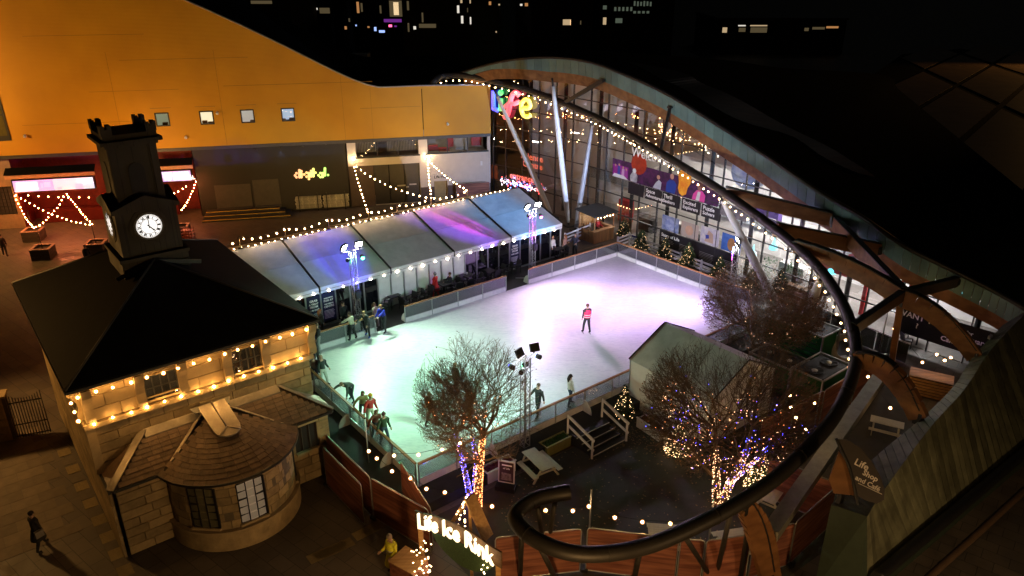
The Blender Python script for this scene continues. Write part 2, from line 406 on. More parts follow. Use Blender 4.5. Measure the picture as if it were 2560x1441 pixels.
part('rear_wall', MB().abox(TA[0], TA[-1], TB1 - .04, TB1, .5, TZ - .2), M_pvcw, tent)
M_navy = mat('navy_poster', (.012, .016, .06), rough=.35, var=.1)
M_print = mat('white_print', (.92, .92, .95), rough=.5, var=.02)
# front wall modules
nm = 25; mw = (TA[-1] - TA[0] - .2) / nm
M_inner = mat('marquee_inside', (.05, .045, .06), rough=.8, var=.3)
part('inner_lining', MB().abox(TA[0] + .2, TA[-1] - .2, TB0 + 1.6, TB0 + 1.64, .5, TZ - .2), M_inner, tent)
ap1, ap2, ap3 = a_of(785, 800, TB0), a_of(822, 790, TB0), a_of(1293, 630, TB0)
aw0, aw1 = a_of(951, 720, TB0), a_of(1163, 670, TB0)
for k in range(nm):
    a0 = TA[0] + .1 + mw * k; a1 = a0 + mw; ac = (a0 + a1) / 2
    part('mullion', MB().abox(a0 - .045, a0 + .045, TB0 - .02, TB0 + .06, .5, TZ - .39), M_alu, tent)
    if aw0 < ac < aw1:
        mb = MB(); vs = []; fs = []; n = 14
        for j in range(n + 1):
            for i in range(5):
                u = i / 4; z = lerp(.52, TZ - .4, j / n)
                vs.append(AB(lerp(a0 + .05, a1 - .05, u), TB0 + .03 - .022 * abs(math.sin(j * math.pi / 3.5 + .5 * math.sin(u * 4))), z))
        for j in range(n):
            for i in range(4): fs.append((j * 5 + i, j * 5 + i + 1, (j + 1) * 5 + i + 1, (j + 1) * 5 + i))
        part('wall_panel', mb.add(vs, fs, True), M_pvcw, tent)
    else:
        dr = part('glass_door', MB().abox(a0 + .05, a1 - .05, TB0 + .02, TB0 + .035, .55, TZ - .42), M_dglass, tent)
        part('door_rail', MB().abox(a0 + .05, a1 - .05, TB0, TB0 + .05, .5, .62), M_alu, dr)
        lines = None
        if abs(ac - ap1) <= mw * .5: lines = ['GRAB', 'A TREAT', 'FROM', 'OUR CAFÉ']
        elif abs(ac - ap2) <= mw * .5: lines = ['MORE FESTIVE', 'FUN AT', 'THE SCIENCE', 'CENTRE']
        elif abs(ac - ap3) <= mw * .5: lines = ['GRAB', 'A TREAT', 'FROM', 'OUR CAFÉ']
        if lines:
            po = part('poster', MB().abox(a0 + .06, a1 - .06, TB0 - .005, TB0 + .01, .75, TZ - .5), M_navy, dr)
            for i, ln in enumerate(lines):
                tm = text_mb(ln, .62 * .9 / max(5.5, len(ln)) * 1.9, .006, .003, align='CENTER')
                part('lettering', place_text(tm, AB(ac, TB0 - .012, 2.2 - .19 * i), DA, UPV, -DB), M_print, dr)
            sm = MB()
            for i in range(7): sm.abox(a0 + .14, a1 - .14 - .12 * random.random(), TB0 - .009, TB0 - .006, 1.42 - .08 * i, 1.445 - .08 * i)
            part('small_print', sm, M_print, dr)

# ================================================================== SMALL MARQUEE
st = thing('small_marquee', 'small grey gabled marquee behind the lit bare tree', 'marquee', AB(25.1, 17.2))
sa0, sa1, sb0, sb1, sz, srz = 25.1, 29.9, 17.2, 22.1, 2.5, 3.75; sam = (sa0 + sa1) / 2
M_pvc2 = mat('worn_grey_pvc', (.75, .75, .73), rough=.45, var=.22, scale=.9, bump=.15, bscale=3)
for s, aa in ((-1, sa0 - .1), (1, sa1 + .1)):
    mb = MB(); vs = []; fs = []; n = 8
    for j in range(n + 1):
        for i in range(n + 1):
            u, v = i / n, j / n
            vs.append(AB(lerp(aa, sam, v), lerp(sb0 - .05, sb1 + .05, u), lerp(sz, srz, v) - .05 * (1 - (2 * u - 1) ** 2) * (1 - (2 * v - 1) ** 2)))
    for j in range(n):
        for i in range(n): fs.append((j * (n + 1) + i, j * (n + 1) + i + 1, (j + 1) * (n + 1) + i + 1, (j + 1) * (n + 1) + i))
    part('roof_panel', mb.add(vs, fs, True), M_pvc2, st)
    part('wall_panel', MB().abox(min(aa - s * .1, aa - s * .06), max(aa - s * .1, aa - s * .06), sb0, sb1, .02, sz - .05), M_pvcw, st)
for b in (sb0, sb1 - .04):
    part('gable', MB().prism([AB(sa0, b, .02), AB(sa1, b, .02), AB(sa1, b, sz - .04), AB(sam, b, srz - .06), AB(sa0, b, sz - .04)], DB * .04), M_pvcw, st)
for b in (sb0 - .07, sb1 + .07):
    part('edge_trim', MB().beam(AB(sa0 - .1, b, sz + .03), AB(sam, b, srz + .03), .05, .05).beam(AB(sam, b, srz + .03), AB(sa1 + .1, b, sz + .03), .05, .05), M_dark, st)
for a in (sa0 - .005, sa1 - .05):
    for k in range(4): part('leg', MB().abox(a - .05, a, lerp(sb0, sb1, k / 3) - .03, lerp(sb0, sb1, k / 3) + .03, 0, sz - .05), M_alu, st)
# ================================================================== LIGHTING TOWERS (they light the ice)
M_truss = mat('truss_aluminium', (.6, .61, .63), rough=.35, metal=.8, var=.08)
M_black = mat('black_metal', (.012, .012, .013), rough=.45, var=.2)
E_flood = em('floodlight_lens', (1, .97, .9), 60)
def spot(name, loc, target, watts, colr, size, blend, parent, radius=.15):
    L = bpy.data.lights.new(name, 'SPOT'); L.energy = watts; L.color = colr; L.spot_size = R(size); L.spot_blend = blend; L.shadow_soft_size = radius
    o = bpy.data.objects.new(name, L); col.objects.link(o); o.parent = parent; o.location = Vector(loc) - org(parent)
    o.rotation_euler = (Vector(target) - Vector(loc)).to_track_quat('-Z', 'Y').to_euler(); return o
def frame_to(d):
    d = Vector(d).normalized(); x = d.cross(UPV).normalized(); z = x.cross(d); return Matrix((x, d, z)).transposed()
def light_tower(label, base, zt, face, heads, cans, box_at=None):
    """square lattice mast on a base plate; heads: (offset along bar, target, watts, colour); cans: (offset, colour, target, watts)"""
    b = Vector(base); t = thing('lighting_tower', label, 'light tower', b)
    z0 = b.z; h = .15; fx = Vector(face).normalized(); sx = Vector((fx.y, -fx.x, 0))
    cs = [b + sx * i * h + fx * j * h for i, j in ((-1, -1), (1, -1), (1, 1), (-1, 1))]
    m = MB()
    for c in cs: m.tube([c + UPV * .05, c + UPV * (zt - z0)], .028, 6)
    n = int((zt - z0) / .36)
    for k in range(n):
        za, zb = .08 + k * (zt - z0 - .1) / n, .08 + (k + 1) * (zt - z0 - .1) / n
        for i in range(4):
            p, q = cs[i], cs[(i + 1) % 4]
            if k % 2: p, q = q, p
            m.tube([p + UPV * za, q + UPV * zb], .014, 4, False)
            m.tube([p + UPV * za, cs[(i + 1) % 4 if not k % 2 else i] + UPV * za], .012, 4, False)
    part('mast', m, M_truss, t)
    bs = MB(); bs.box(b + UPV * .03, (.7, .7, .05), math.atan2(fx.y, fx.x)); part('base_plate', bs, M_black, t)
    for i, j in ((-1, -1), (1, -1), (1, 1), (-1, 1)):
        part('foot', MB().beam(b + sx * .3 * i + fx * .3 * j + UPV * .06, b + sx * .8 * i + fx * .8 * j + UPV * .02, .06, .05), M_truss, t)
    top = b + UPV * (zt - z0 + .05)
    part('crossbar', MB().tube([top - sx * .75, top + sx * .75], .03, 8), M_truss, t)
    if box_at: part('control_box', MB().box(b + UPV * box_at + fx * .25, (.25, .3, .45), math.atan2(fx.y, fx.x)), M_black, t)
    for off, tg, wt, cl in heads:
        p = top + sx * off + UPV * .28; d = (Vector(tg) - p).normalized(); A = frame_to(d)
        hd = part('floodlight', MB().box(p - d * .07, (.42, .12, .36), M=A), M_black, t)
        part('lens', MB().box(p, (.36, .016, .3), M=A), E_flood, hd)
        part('bracket', MB().beam(top + sx * off, p - d * .1, .04, .04), M_black, hd)
        spot('floodlight_beam', p + d * .06, tg, wt, cl, 120, .6, t, .2)
    for off, cl, tg, wt, zz, lens, *sz in cans:
        p = top + sx * off + UPV * zz + fx * .18; d = (Vector(tg) - p).normalized()
        cn = part('par_can', MB().tube([p - d * .25, p - d * .02], .11, 10), M_black, t)
        part('lens', MB().tube([p - d * .02, p], .1, 10), em('lens_' + lens, cl, 22), cn)
        if wt: spot('coloured_beam', p + d * .08, tg, wt, cl, sz[0] if sz else 60, .9, t, .1)
    return t
mid = AB(25, 28, .5)
light_tower('lattice tower with two bright floods and a green lamp, left of the chairs', U(897, 818, .5), 5.3, DB * -1,
    [(-.45, AB(17, 26, .5), 1700, (.56, 1, .62)), (.45, AB(23, 27, .5), 1900, (.68, 1, .8))],
    [(-.55, (.05, 1, .35), AB(16, 25, .5), 1100, -.55, 'green'), (.35, (.03, .9, .4), AB(22, 42, 4), 100, -.4, 'green2')], 2.2)
light_tower('lattice tower with two bright floods and a magenta lamp, by the open barrier end', U(1330, 698, .5), 5.4, DB * -1,
    [(-.45, AB(27, 27, .5), 1950, (.98, .66, 1)), (.45, AB(33, 28, .5), 1900, (.70, .48, 1))],
    [(-.6, (1, .1, .65), AB(30, 31, .5), 1000, -.6, 'magenta'), (.35, (.55, .08, 1), AB(34, 27, .5), 1200, -.4, 'violet')], 2.4)
light_tower('lattice tower behind the bare tree with floods seen from the back', U(1312, 1135, .05), 5.0, DB,
    [(-.4, AB(15, 31, .5), 1250, (.45, 1, .6)), (.45, AB(21, 32, .5), 1250, (.55, 1, .78))],
    [(.0, (.1, 1, .45), AB(15, 30, .5), 420, -.5, 'green3'), (-.7, (.06, .04, 1), AB(a_of(835, 606, 41.5), 41.5, 3.9), 26000, -.3, 'blue', 12), (.75, (.2, .35, 1), AB(a_of(740, 640, 41.5), 42.6, 3.9), 7000, -.3, 'skyblue', 14), (.0, (.92, .9, 1), U(1660, 430, 6), 15000, -.75, 'wash', 50)])  # the last can is an added lamp that brightens the hall front and posters
light_tower('lattice tower at the right rink corner with dark flood heads', U(1822, 775, .5), 4.6, DB * .9 - DA * .6,
    [(-.4, AB(33, 31, .5), 1400, (.66, .45, 1)), (.45, AB(28, 32, .5), 1400, (.72, .5, 1))],
    [(.0, (.6, .15, 1), AB(32, 30, .5), 800, -.5, 'violet2'), (-.6, (.25, .06, 1), AB(a_of(1115, 545, 41.8), 41.8, 4), 26000, -.3, 'blue2', 12), (-.75, (1, .06, .5), AB(a_of(1140, 540, 41.8), 41.6, 4), 22000, -.45, 'pink2', 7), (.7, (.12, .45, 1), AB(a_of(1255, 515, 41.5), 41.5, 3.9), 16000, -.3, 'azure', 20), (.55, (.5, .65, 1), U(1370, 400, 6), 16000, -.45, 'pale', 40)])

# ================================================================== FESTOON STRINGS
def halo_shell(m):
    """bulb globe; its halo glow is put in as see-through emission"""
    k = 'halo_globe_' + m.name
    if k in MT: return MT[k]
    c = m.node_tree.nodes['Principled BSDF'].inputs['Emission Color'].default_value
    g_ = bpy.data.materials.new(k); g_.use_nodes = True; t = g_.node_tree; t.nodes.clear(); g_.cycles.emission_sampling = 'NONE'
    o = t.nodes.new('ShaderNodeOutputMaterial'); tr = t.nodes.new('ShaderNodeBsdfTransparent'); e = t.nodes.new('ShaderNodeEmission'); ad_ = t.nodes.new('ShaderNodeAddShader')
    e.inputs['Color'].default_value = (c[0], c[1] * .72, c[2] * .5, 1); e.inputs['Strength'].default_value = .5
    t.links.new(tr.outputs[0], ad_.inputs[0]); t.links.new(e.outputs[0], ad_.inputs[1]); t.links.new(ad_.outputs[0], o.inputs['Surface']); MT[k] = g_; return g_
def bulbmesh(name, r, m):
    b = MB(); b.sph((0, 0, -r), r * .62, 8, 6); nc = len(b.f); b.sph((0, 0, -r), r * 1.25, 10, 8); me = b.mesh(name)
    me.materials.append(m); me.materials.append(halo_shell(m))
    me.polygons.foreach_set('material_index', [0] * nc + [1] * (len(b.f) - nc)); me.update()
    return me
E_warm = em('warm_bulb_glow', (1, .50, .13), 120); E_wht = em('festoon_bulb_glow', (1, .62, .30), 75); E_red = em('amber_bulb_glow', (1, .22, .06), 260)
E_tube = em('tube_bulb_glow', (1, .66, .32), 45)
B_house = bulbmesh('bulb', .068, E_warm); B_fest = bulbmesh('bulb', .065, E_wht); B_red = bulbmesh('bulb', .06, E_red); B_tube = bulbmesh('bulb', .06, E_tube)
B_yard = bulbmesh('bulb', .07, em('yard_bulb_glow', (1, .58, .24), 110))
M_cable = mat('black_cable', (.01, .01, .01), rough=.6)
sock = MB(); sock.lathe([(.028, 0), (.03, .06), (.015, .075), (0, .075)], n=6); SOCK = sock.mesh('bulb_socket'); SOCK.materials.append(M_cable)
def catenary(p, q, sag, n=12):
    p, q = Vector(p), Vector(q)
    return [p.lerp(q, k / n) - UPV * sag * 4 * (k / n) * (1 - k / n) for k in range(n + 1)]
def along(path, spacing, start=.5):
    out = []; acc = spacing * start
    for p, q in zip(path, path[1:]):
        L = (q - p).length
        while acc <= L and L > 0: out.append(p.lerp(q, acc / L)); acc += spacing
        acc -= L
    return out
def festoon(label, paths, spacing, bulb, group=None, cable=True, drop=.06):
    """paths: list of polylines that hang as one string"""
    t = thing('string_lights', label, 'string lights', paths[0][0], group)
    if cable:
        mb = MB()
        for p in paths: mb.tube(p, .009, 4, False)
        part('cable', mb, M_cable, t)
    for p in paths:
        for q in along([Vector(v) for v in p], spacing):
            o = inst('bulb', bulb, q - UPV * (drop + random.uniform(-.015, .03)) + Vector((random.uniform(-.03, .03), random.uniform(-.03, .03), 0)), t, scale=random.uniform(.8, 1.12))
    return t
def pole(label, base, h, m=None, r=.03, group='poles that carry the festoon lights'):
    b = Vector(base); t = thing('light_pole', label, 'pole', b, group)
    part('shaft', MB().tube([b, b + UPV * h], r, 8), m or M_truss, t); part('foot', MB().box(b + UPV * .02, (.25, .25, .04), .3), M_black, t)
    part('cap', MB().sph(b + UPV * h, r * 1.4, 6, 4), M_black, t); return b + UPV * h
# ridge of the long marquee
rp_px = [(600, 612), (714, 590), (822, 565), (922, 551), (993, 534), (1078, 513), (1168, 492)]
tops = []
for k, (x, y) in enumerate(rp_px):
    a = a_of(x, y, TRB)
    tops.append(pole('thin pole on the ridge of the long marquee, %s' % ['nearest the clock tower', 'second from the clock tower', 'third from the clock tower', 'the middle one', 'fifth from the clock tower', 'second from the glass hall', 'nearest the glass hall'][k], AB(a, TRB, TRZ + .03), .75, mat('brass_pole', (.5, .35, .15), .4, .6), .022))
aL = TA[0] - .2
festoon('festoon swags between the poles above the long marquee roof', [catenary(p, q, .22) for p, q in zip([AB(11.2, TRB, TRZ + .1)] + tops, tops)], .52, B_fest)
festoon('straight row of small bulbs along the marquee ridge', [[AB(TA[0], TRB + .25, TRZ + .03), AB(TA[-1] - .5, TRB + .25, TRZ + .03)]], .42, bulbmesh('bulb', .045, E_wht), drop=.0)
festoon('row of bulbs under the front eave of the long marquee', [[AB(TA[0] + .2, TB0 - .17, TZ - .2), AB(TA[-1], TB0 - .17, TZ - .2)]], .93, bulbmesh('bulb', .06, em('eave_bulb_glow', (1, .82, .62), 75)), drop=.06)
# ---- courtyard strings: pixel + height
def px(L): return [U(x, y, z) for x, y, z in L]
y1 = px([(922, 1128, 2.7), (942, 1146, 2.6), (985, 1137, 2.6), (980, 1178, 2.5), (1026, 1196, 2.45), (1066, 1222, 2.4), (1112, 1231, 2.4), (1167, 1245, 2.4), (1230, 1266, 2.4)])
def beads(label, pts, bulb=None, cable=True):
    t = thing('string_lights', label, 'string lights', pts[0])
    part('cable', MB().tube([p + UPV * .07 for p in pts], .009, 4, False), M_cable, t)
    for p in pts: inst('bulb', bulb or B_yard, p + UPV * .06, t)
    return t
beads('yard bulbs strung past the rink corner towards the sign arch', y1[:1] + y1[1:2] + y1[3:])
beads('bulb string from the rink corner pole across the ice to the tree', px([(985, 1139, 2.65), (1046, 1137, 2.9), (1105, 1124, 3.2), (1150, 1108, 3.5)]))
beads('yard bulbs over the lower hoarding in front of the dark yard', px([(1364, 1276, 2.5), (1432, 1277, 2.5), (1472, 1266, 2.75), (1537, 1294, 2.5), (1606, 1305, 2.4), (1676, 1309, 2.45), (1748, 1300, 2.55), (1778, 1297, 2.6), (1824, 1284, 2.7)]))
beads('yard bulbs along the upper run of wooden hoarding', px([(1975, 989, 2.3), (1977, 1018, 2.3), (2037, 1008, 2.75), (1990, 1044, 2.5), (2015, 1074, 2.5), (2060, 1122, 2.5)]))
beads('yard bulbs beyond the steel ring, above the far hoarding', px([(2146, 906, 2.6), (2170, 942, 2.5), (2188, 972, 2.5), (2226, 1020, 2.5)]))
beads('terrace bulbs near the timber bench below the roof beams', px([(2235, 822, 3), (2306, 906, 2.4), (2342, 886, 2.4), (2362, 901, 2.4), (2377, 894, 2.5)]))
for lab, (x, y), h in (('slim pole with a bulb by the rink corner and red hoarding', (924, 1180), 2.75), ('slim pole standing in the lower hoarding gap', (1471, 1372), 2.8), ('short dark pole against the upper hoarding', (2034, 1075), 2.75), ('slim pole behind the hoarding below the steel ring', (1767, 1388), 2.7), ('tall thin pole on the cafe terrace', (2196, 890), 3.2)):
    pole(lab, U(x, y), h, group='slim poles around the yard')
# ---- bar front with amber lights
BW0, BW1 = U(504, 542), U(880, 518)
def onw(x, y, out=0.):
    p = VPl(x, y, BW0, BW1); d = (BW1 - BW0).normalized(); return p + Vector((d.y, -d.x, 0)) * out
WN = Vector(((BW1 - BW0).normalized().y, -(BW1 - BW0).normalized().x, 0)); WD = (BW1 - BW0).normalized()
pl1, pl2 = U(85, 567, 2.2), U(233, 560, 2.2)
W1, W2, W3 = onw(38, 478, .4), onw(167, 476, .4), onw(492, 445, .3)
festoon('amber bulb swag from the bar corner down to the planter pole', [catenary(W1, pl1, .55), catenary(pl1, W2, .35)], .6, B_red)
festoon('amber bulb swags crossing in front of the bar', [catenary(W1, pl2, .5), catenary(W2, pl2, .12)], .6, B_red)
festoon('level row of amber bulbs along the bar front', [catenary(onw(60, 482, .3), onw(250, 487, .3), .1)], .75, B_red)
festoon('amber bulbs climbing beside the right end of the bar', [catenary(W3, U(452, 525, 2), .2), catenary(onw(470, 457, .3), onw(430, 480, .3), .1)], .4, B_red)
# ---- strings from the white wall to the marquee
wa, wb = onw(884, 408, .25), onw(1069, 396, .25)
festoon('festoon falling steeply from the white wall lamp to the marquee', [catenary(wa, tops[3], .3)], 1.5, B_fest)
festoon('festoon running sideways across the big dark doors', [catenary(wa, tops[5], .5)], 1.2, B_fest)
festoon('short festoon dropping from the second wall lamp to the marquee', [catenary(wb, tops[5], .15)], 1.4, B_fest)
festoon('festoon sloping right past the hub doorway', [catenary(wb, tops[6], .2)], 1.1, B_fest)
# ================================================================== YELLOW BUILDING
def W(s, z, out=0.): return BW0 + WD * s + UPV * z + WN * out
def s_of(x, y): return (onw(x, y) - BW0).dot(WD)
def z_of(x, y): return onw(x, y).z
def wall_holes(s0, s1, z0, z1, holes, out=0., depth=.25):
    """flat wall on the street plane with real openings and reveals"""
    ss = sorted({s0, s1, *[min(max(h[i], s0), s1) for h in holes for i in (0, 1)]}); zz = sorted({z0, z1, *[h[i] for h in holes for i in (2, 3)]})
    mb = MB()
    for a, b in zip(ss, ss[1:]):
        for c, d in zip(zz, zz[1:]):
            m = ((a + b) / 2, (c + d) / 2)
            if any(h[0] < m[0] < h[1] and h[2] < m[1] < h[3] for h in holes): continue
            mb.poly([W(a, c, out), W(b, c, out), W(b, d, out), W(a, d, out)])
    for h0, h1, k0, k1 in holes:
        P = [(h0, k0), (h1, k0), (h1, k1), (h0, k1)]
        for i in range(4):
            a, b = P[i], P[(i + 1) % 4]
            mb.poly([W(*a, out), W(*a, out - depth), W(*b, out - depth), W(*b, out)])
    return mb
def rib_mat(name, c, c2, rough=.55):
    """painted corrugated cladding: fine horizontal ribs"""
    m = bpy.data.materials.new(name); m.use_nodes = True; t = m.node_tree; b = t.nodes['Principled BSDF']; b.inputs['Roughness'].default_value = rough
    tc = t.nodes.new('ShaderNodeTexCoord'); n = t.nodes.new('ShaderNodeTexNoise'); n.inputs['Scale'].default_value = .35; n.inputs['Detail'].default_value = 8
    t.links.new(tc.outputs['Object'], n.inputs['Vector']); rp = t.nodes.new('ShaderNodeValToRGB')
    rp.color_ramp.elements[0].position = .3; rp.color_ramp.elements[1].position = .7
    rp.color_ramp.elements[0].color = (*c2, 1); rp.color_ramp.elements[1].color = (*c, 1); t.links.new(n.outputs['Fac'], rp.inputs['Fac'])
    t.links.new(rp.outputs['Color'], b.inputs['Base Color'])
    wv = t.nodes.new('ShaderNodeTexWave'); wv.bands_direction = 'Z'; wv.inputs['Scale'].default_value = 3.2; wv.inputs['Distortion'].default_value = .15
    t.links.new(tc.outputs['Object'], wv.inputs['Vector'])
    bp = t.nodes.new('ShaderNodeBump'); bp.inputs['Strength'].default_value = .35; bp.inputs['Distance'].default_value = .02
    t.links.new(wv.outputs['Fac'], bp.inputs['Height']); t.links.new(bp.outputs['Normal'], b.inputs['Normal'])
    MT[name] = m; return m
M_yel = rib_mat('yellow_cladding', (.62, .315, .006), (.52, .255, .005))
M_roofd = mat('dark_roofing', (.008, .008, .0085), rough=.9, var=.3, spec=.1)
M_cap = mat('grey_capping', (.35, .35, .37), rough=.4, metal=.6)
M_slot = mat('dark_grey_trim', (.05, .048, .048), rough=.5)
M_club = rib_mat('charcoal_cladding', (.022, .021, .02), (.018, .017, .016), .6)
M_render = mat('cream_render', (.62, .57, .5), rough=.75, var=.06, scale=2, bump=.1, bscale=30)
M_redw = mat('dark_red_wall', (.13, .008, .006), rough=.6, var=.25)
M_brown = mat('brown_cladding', (.075, .05, .04), rough=.6, var=.15)
yb = thing('yellow_building', 'yellow clad building with a sweeping roofline and dark ground floor', 'building', BW0)
sL, sR = s_of(-170, 400), s_of(1225, 330)
ZB, ZT = 6.2, 10.5
jx = s_of(1055, 270)
wins = []
for x in (408, 519, 621, 722): sc_ = s_of(x, 297); wins.append((sc_ - .55, sc_ + .55, 8.02, 9.14))
lw = (sL + .2, s_of(14, 300), 7.2, 10.3)
top_px = [(1225, 212), (1140, 213), (1050, 214), (985, 217), (945, 218), (915, 211), (880, 198), (840, 180), (800, 160), (700, 110), (600, 62), (520, 26), (455, -3), (330, -58), (150, -140), (-170, -285)]
tops_sz = [(s_of(x, y), z_of(x, y)) for x, y in top_px]
YO = .35
part('wall', wall_holes(sL, jx - .03, ZB, ZT - .15, wins, YO, .3), M_yel, yb)
part('wall', wall_holes(jx + .03, sR, ZB, ZT - .15, [], YO, .3), M_yel, yb)
up = [(s, max(z, ZT - .15)) for s, z in tops_sz]
mb = MB()
for (a, za), (b, zb) in zip(up, up[1:]): mb.poly([W(b, ZT - .15, YO), W(a, ZT - .15, YO), W(a, za, YO), W(b, zb, YO)])
part('upper_wall', mb, M_yel, yb)
part('parapet_capping', MB().tube([W(s, z + .03, YO - .06) for s, z in up], .09, 6), M_cap, yb)
mb = MB()
mb.prism([W(sL, .02, -3.4), W(sR - .4, .02, -3.4)] + [W(s, z - .25, -3.4) for s, z in up], -WN * 22)
part('rear_block', mb, M_roofd, yb)
mb = MB(); mb.poly([W(s, z - .1, YO - .02) for s, z in up][:1] + [W(s, z - .1, YO - .02) for s, z in up][1:] + [W(s, z - .1, -3.5) for s, z in up[::-1]]) if False else None
rf = MB()
for (a, za), (b, zb) in zip(up, up[1:]): rf.poly([W(a, za - .05, YO), W(b, zb - .05, YO), W(b, zb - .05, -3.5), W(a, za - .05, -3.5)])
part('roof_edge', rf, M_roofd, yb)
part('end_wall', MB().poly([W(sR, ZB, YO), W(sR, ZB, -3.5), W(sR, ZT + .1, -3.5), W(sR, ZT - .0, YO)]), M_yel, yb)
part('soffit_trim', MB().prism([W(sL, 5.92, .05), W(sR, 5.92, .05), W(sR, 5.92, YO + .03), W(sL, 5.92, YO + .03)], UPV * .27), M_slot, yb)
for xs, ys in (((225, 229), (448, 220)), ((300, 150), (620, 141)), ((560, 214), (930, 208)), ((60, 312), (330, 305)), ((900, 270), (1050, 264)), ((60, 90), (360, 78))):
    p, q = onw(*xs) + WN * (YO + .004), onw(*ys) + WN * (YO + .004); q.z = p.z; part('cladding_joint', MB().beam(p, q, .012, .03), mat('joint_line', (.3, .15, .01), .7), yb)  # darker yellow strips mark the cladding joints
for x in (300, 560, 860, 930):
    s = s_of(x, 300); zt_ = tab([(a_, b_) for a_, b_ in sorted(tops_sz)], s); part('cladding_joint', MB().beam(W(s, ZB + .02, YO + .004), W(s, min(zt_ - .2, 14), YO + .004), .02, .012, up=WN), MT['joint_line'], yb)
M_lit = em('lit_room', (1, .86, .6), .9, False); M_lit2 = em('lit_room_dim', (.75, .8, .5), .25, False)
M_desk = mat('room_furniture', (.35, .2, .1)); M_clear = glass('window_glass', (.9, .93, .93), .08, .02)
for i, h in enumerate(wins):
    fr = MB()
    for a, b, c, d in ((h[0], h[0] + .09, h[2], h[3]), (h[1] - .09, h[1], h[2], h[3]), (h[0] + .09, h[1] - .09, h[2], h[2] + .09), (h[0] + .09, h[1] - .09, h[3] - .09, h[3])):
        fr.prism([W(a, c, YO - .1), W(b, c, YO - .1), W(b, d, YO - .1), W(a, d, YO - .1)], WN * .13)
    wn = part('window', fr, M_dark, yb)
    part('pane', MB().poly([W(h[0] + .08, h[2] + .08, YO - .04), W(h[1] - .08, h[2] + .08, YO - .04), W(h[1] - .08, h[3] - .08, YO - .04), W(h[0] + .08, h[3] - .08, YO - .04)]), M_clear, wn)
    rm = MB(); rm.poly([W(h[0] - .5, h[2] - .6, YO - 1.5), W(h[1] + .5, h[2] - .6, YO - 1.5), W(h[1] + .5, h[3] + .3, YO - 1.5), W(h[0] - .5, h[3] + .3, YO - 1.5)])
    part('lit_room', rm, M_lit2 if i == 0 else em('lit_room_%d' % i, [(1, 1, .6), (1, .85, .55), (.75, .68, .6), (.6, .75, 1)][i], [.3, .95, .5, .55][i], False), wn)
    fu = MB(); random.seed(40 + i)
    for k in range(5):
        s = lerp(h[0], h[1], random.random()); z = h[2] - .3 + random.random() * .5
        fu.prism([W(s - .2, z - .3, YO - 1.2), W(s + .2, z - .3, YO - 1.2), W(s + .2, z, YO - 1.2), W(s - .2, z, YO - 1.2)], WN * .3)
    part('furniture', fu, M_desk, wn)
    part('drip_line', MB().prism([W(h[0] - .25, 9.5, YO), W(h[1] + .25, 9.5, YO), W(h[1] + .25, 9.52, YO), W(h[0] - .25, 9.52, YO)], WN * .015), M_slot, yb)
wn = part('window', MB().prism([onw(-60, 215), onw(0, 228), onw(33, 349), onw(-60, 355)], WN * .06 + WN * YO), M_dark, yb)
part('pane', MB().prism([onw(-55, 225) + WN * (YO + .062), onw(-3, 240) + WN * (YO + .062), onw(10, 282) + WN * (YO + .062), onw(-55, 285) + WN * (YO + .062)], WN * .01), mat('old_green_glass', (.1, .09, .03), .2), wn)
part('pane', MB().prism([onw(-55, 290) + WN * (YO + .062), onw(11, 287) + WN * (YO + .062), onw(24, 337) + WN * (YO + .062), onw(-55, 341) + WN * (YO + .062)], WN * .01), MT['old_green_glass'], wn)
def cctv(p):
    c = part('security_camera', MB().sph(p, .13, 8, 6), M_white, yb); part('arm', MB().beam(p + UPV * .12, p + UPV * .12 - WN * .3, .05, .05), M_white, c)
for x, y in ((467, 341), (1117, 308), (68, 338), (545, 281)): cctv(onw(x, y) + WN * (YO + .2))
# ---- dark club front
cs0, cs1 = s_of(492, 450), s_of(868, 420)
part('club_wall', wall_holes(cs0, cs1, .02, 5.92, [], 0), M_club, yb)
for x, w_, zt in ((583, 1.5, 2.3), (667, 1.1, 2.6)):
    s = s_of(x, 480); part('club_door', MB().prism([W(s - w_, .1, .003), W(s + w_, .1, .003), W(s + w_, zt + .4, .003), W(s - w_, zt + .4, .003)], WN * .03), mat('club_door_grey', (.06, .055, .05), .55), yb)
    part('door_sill', MB().prism([W(s - w_, .62, .05), W(s + w_, .62, .05), W(s + w_, .68, .05), W(s - w_, .68, .05)], WN * .3), M_slot, yb)
for x, y in ((640, 372), (701, 368), (757, 366), (815, 362)):
    p = onw(x, y) + WN * .22; q = part('wall_washer', MB().box(p, (.18, .12, .1), math.atan2(WD.y, WD.x)), M_black, yb)
    spot('washer_beam', p - UPV * .08, p - UPV * 2 - WN * .35, 9 if x != 701 else 22, (.35, .5, 1), 60, .8, yb, .04)
# ---- lettering of round dots and bars on the club wall
def sgn(x, y): return onw(480 + x / 3.368, 330 + y / 3.368) + WN * .06
D_ = [('d', 905, [(868, 366), (880, 347), (880, 380)], [(905, 322, 380)], (1, .42, .2)), ('i', 922, [(922, 330)], [(922, 350, 380)], (1, .5, .2)),
      ('g', 965, [(945, 357), (965, 342), (965, 376), (985, 395)], [(985, 345, 376)], (1, .6, .2)), ('i', 1003, [(1003, 328)], [(1003, 346, 374)], (1, .75, .2)),
      ('t', 1022, [(1040, 342)], [(1022, 312, 372)], (.9, .9, .2)), ('a', 1082, [(1065, 364), (1082, 346), (1082, 379)], [(1100, 346, 378)], (.6, .95, .2)),
      ('l', 1118, [(1145, 362)], [(1119, 306, 364)], (.35, 1, .15))]
sg = thing('club_sign', 'glowing dotted club sign reading digital on the charcoal wall', 'sign', sgn(1000, 380))
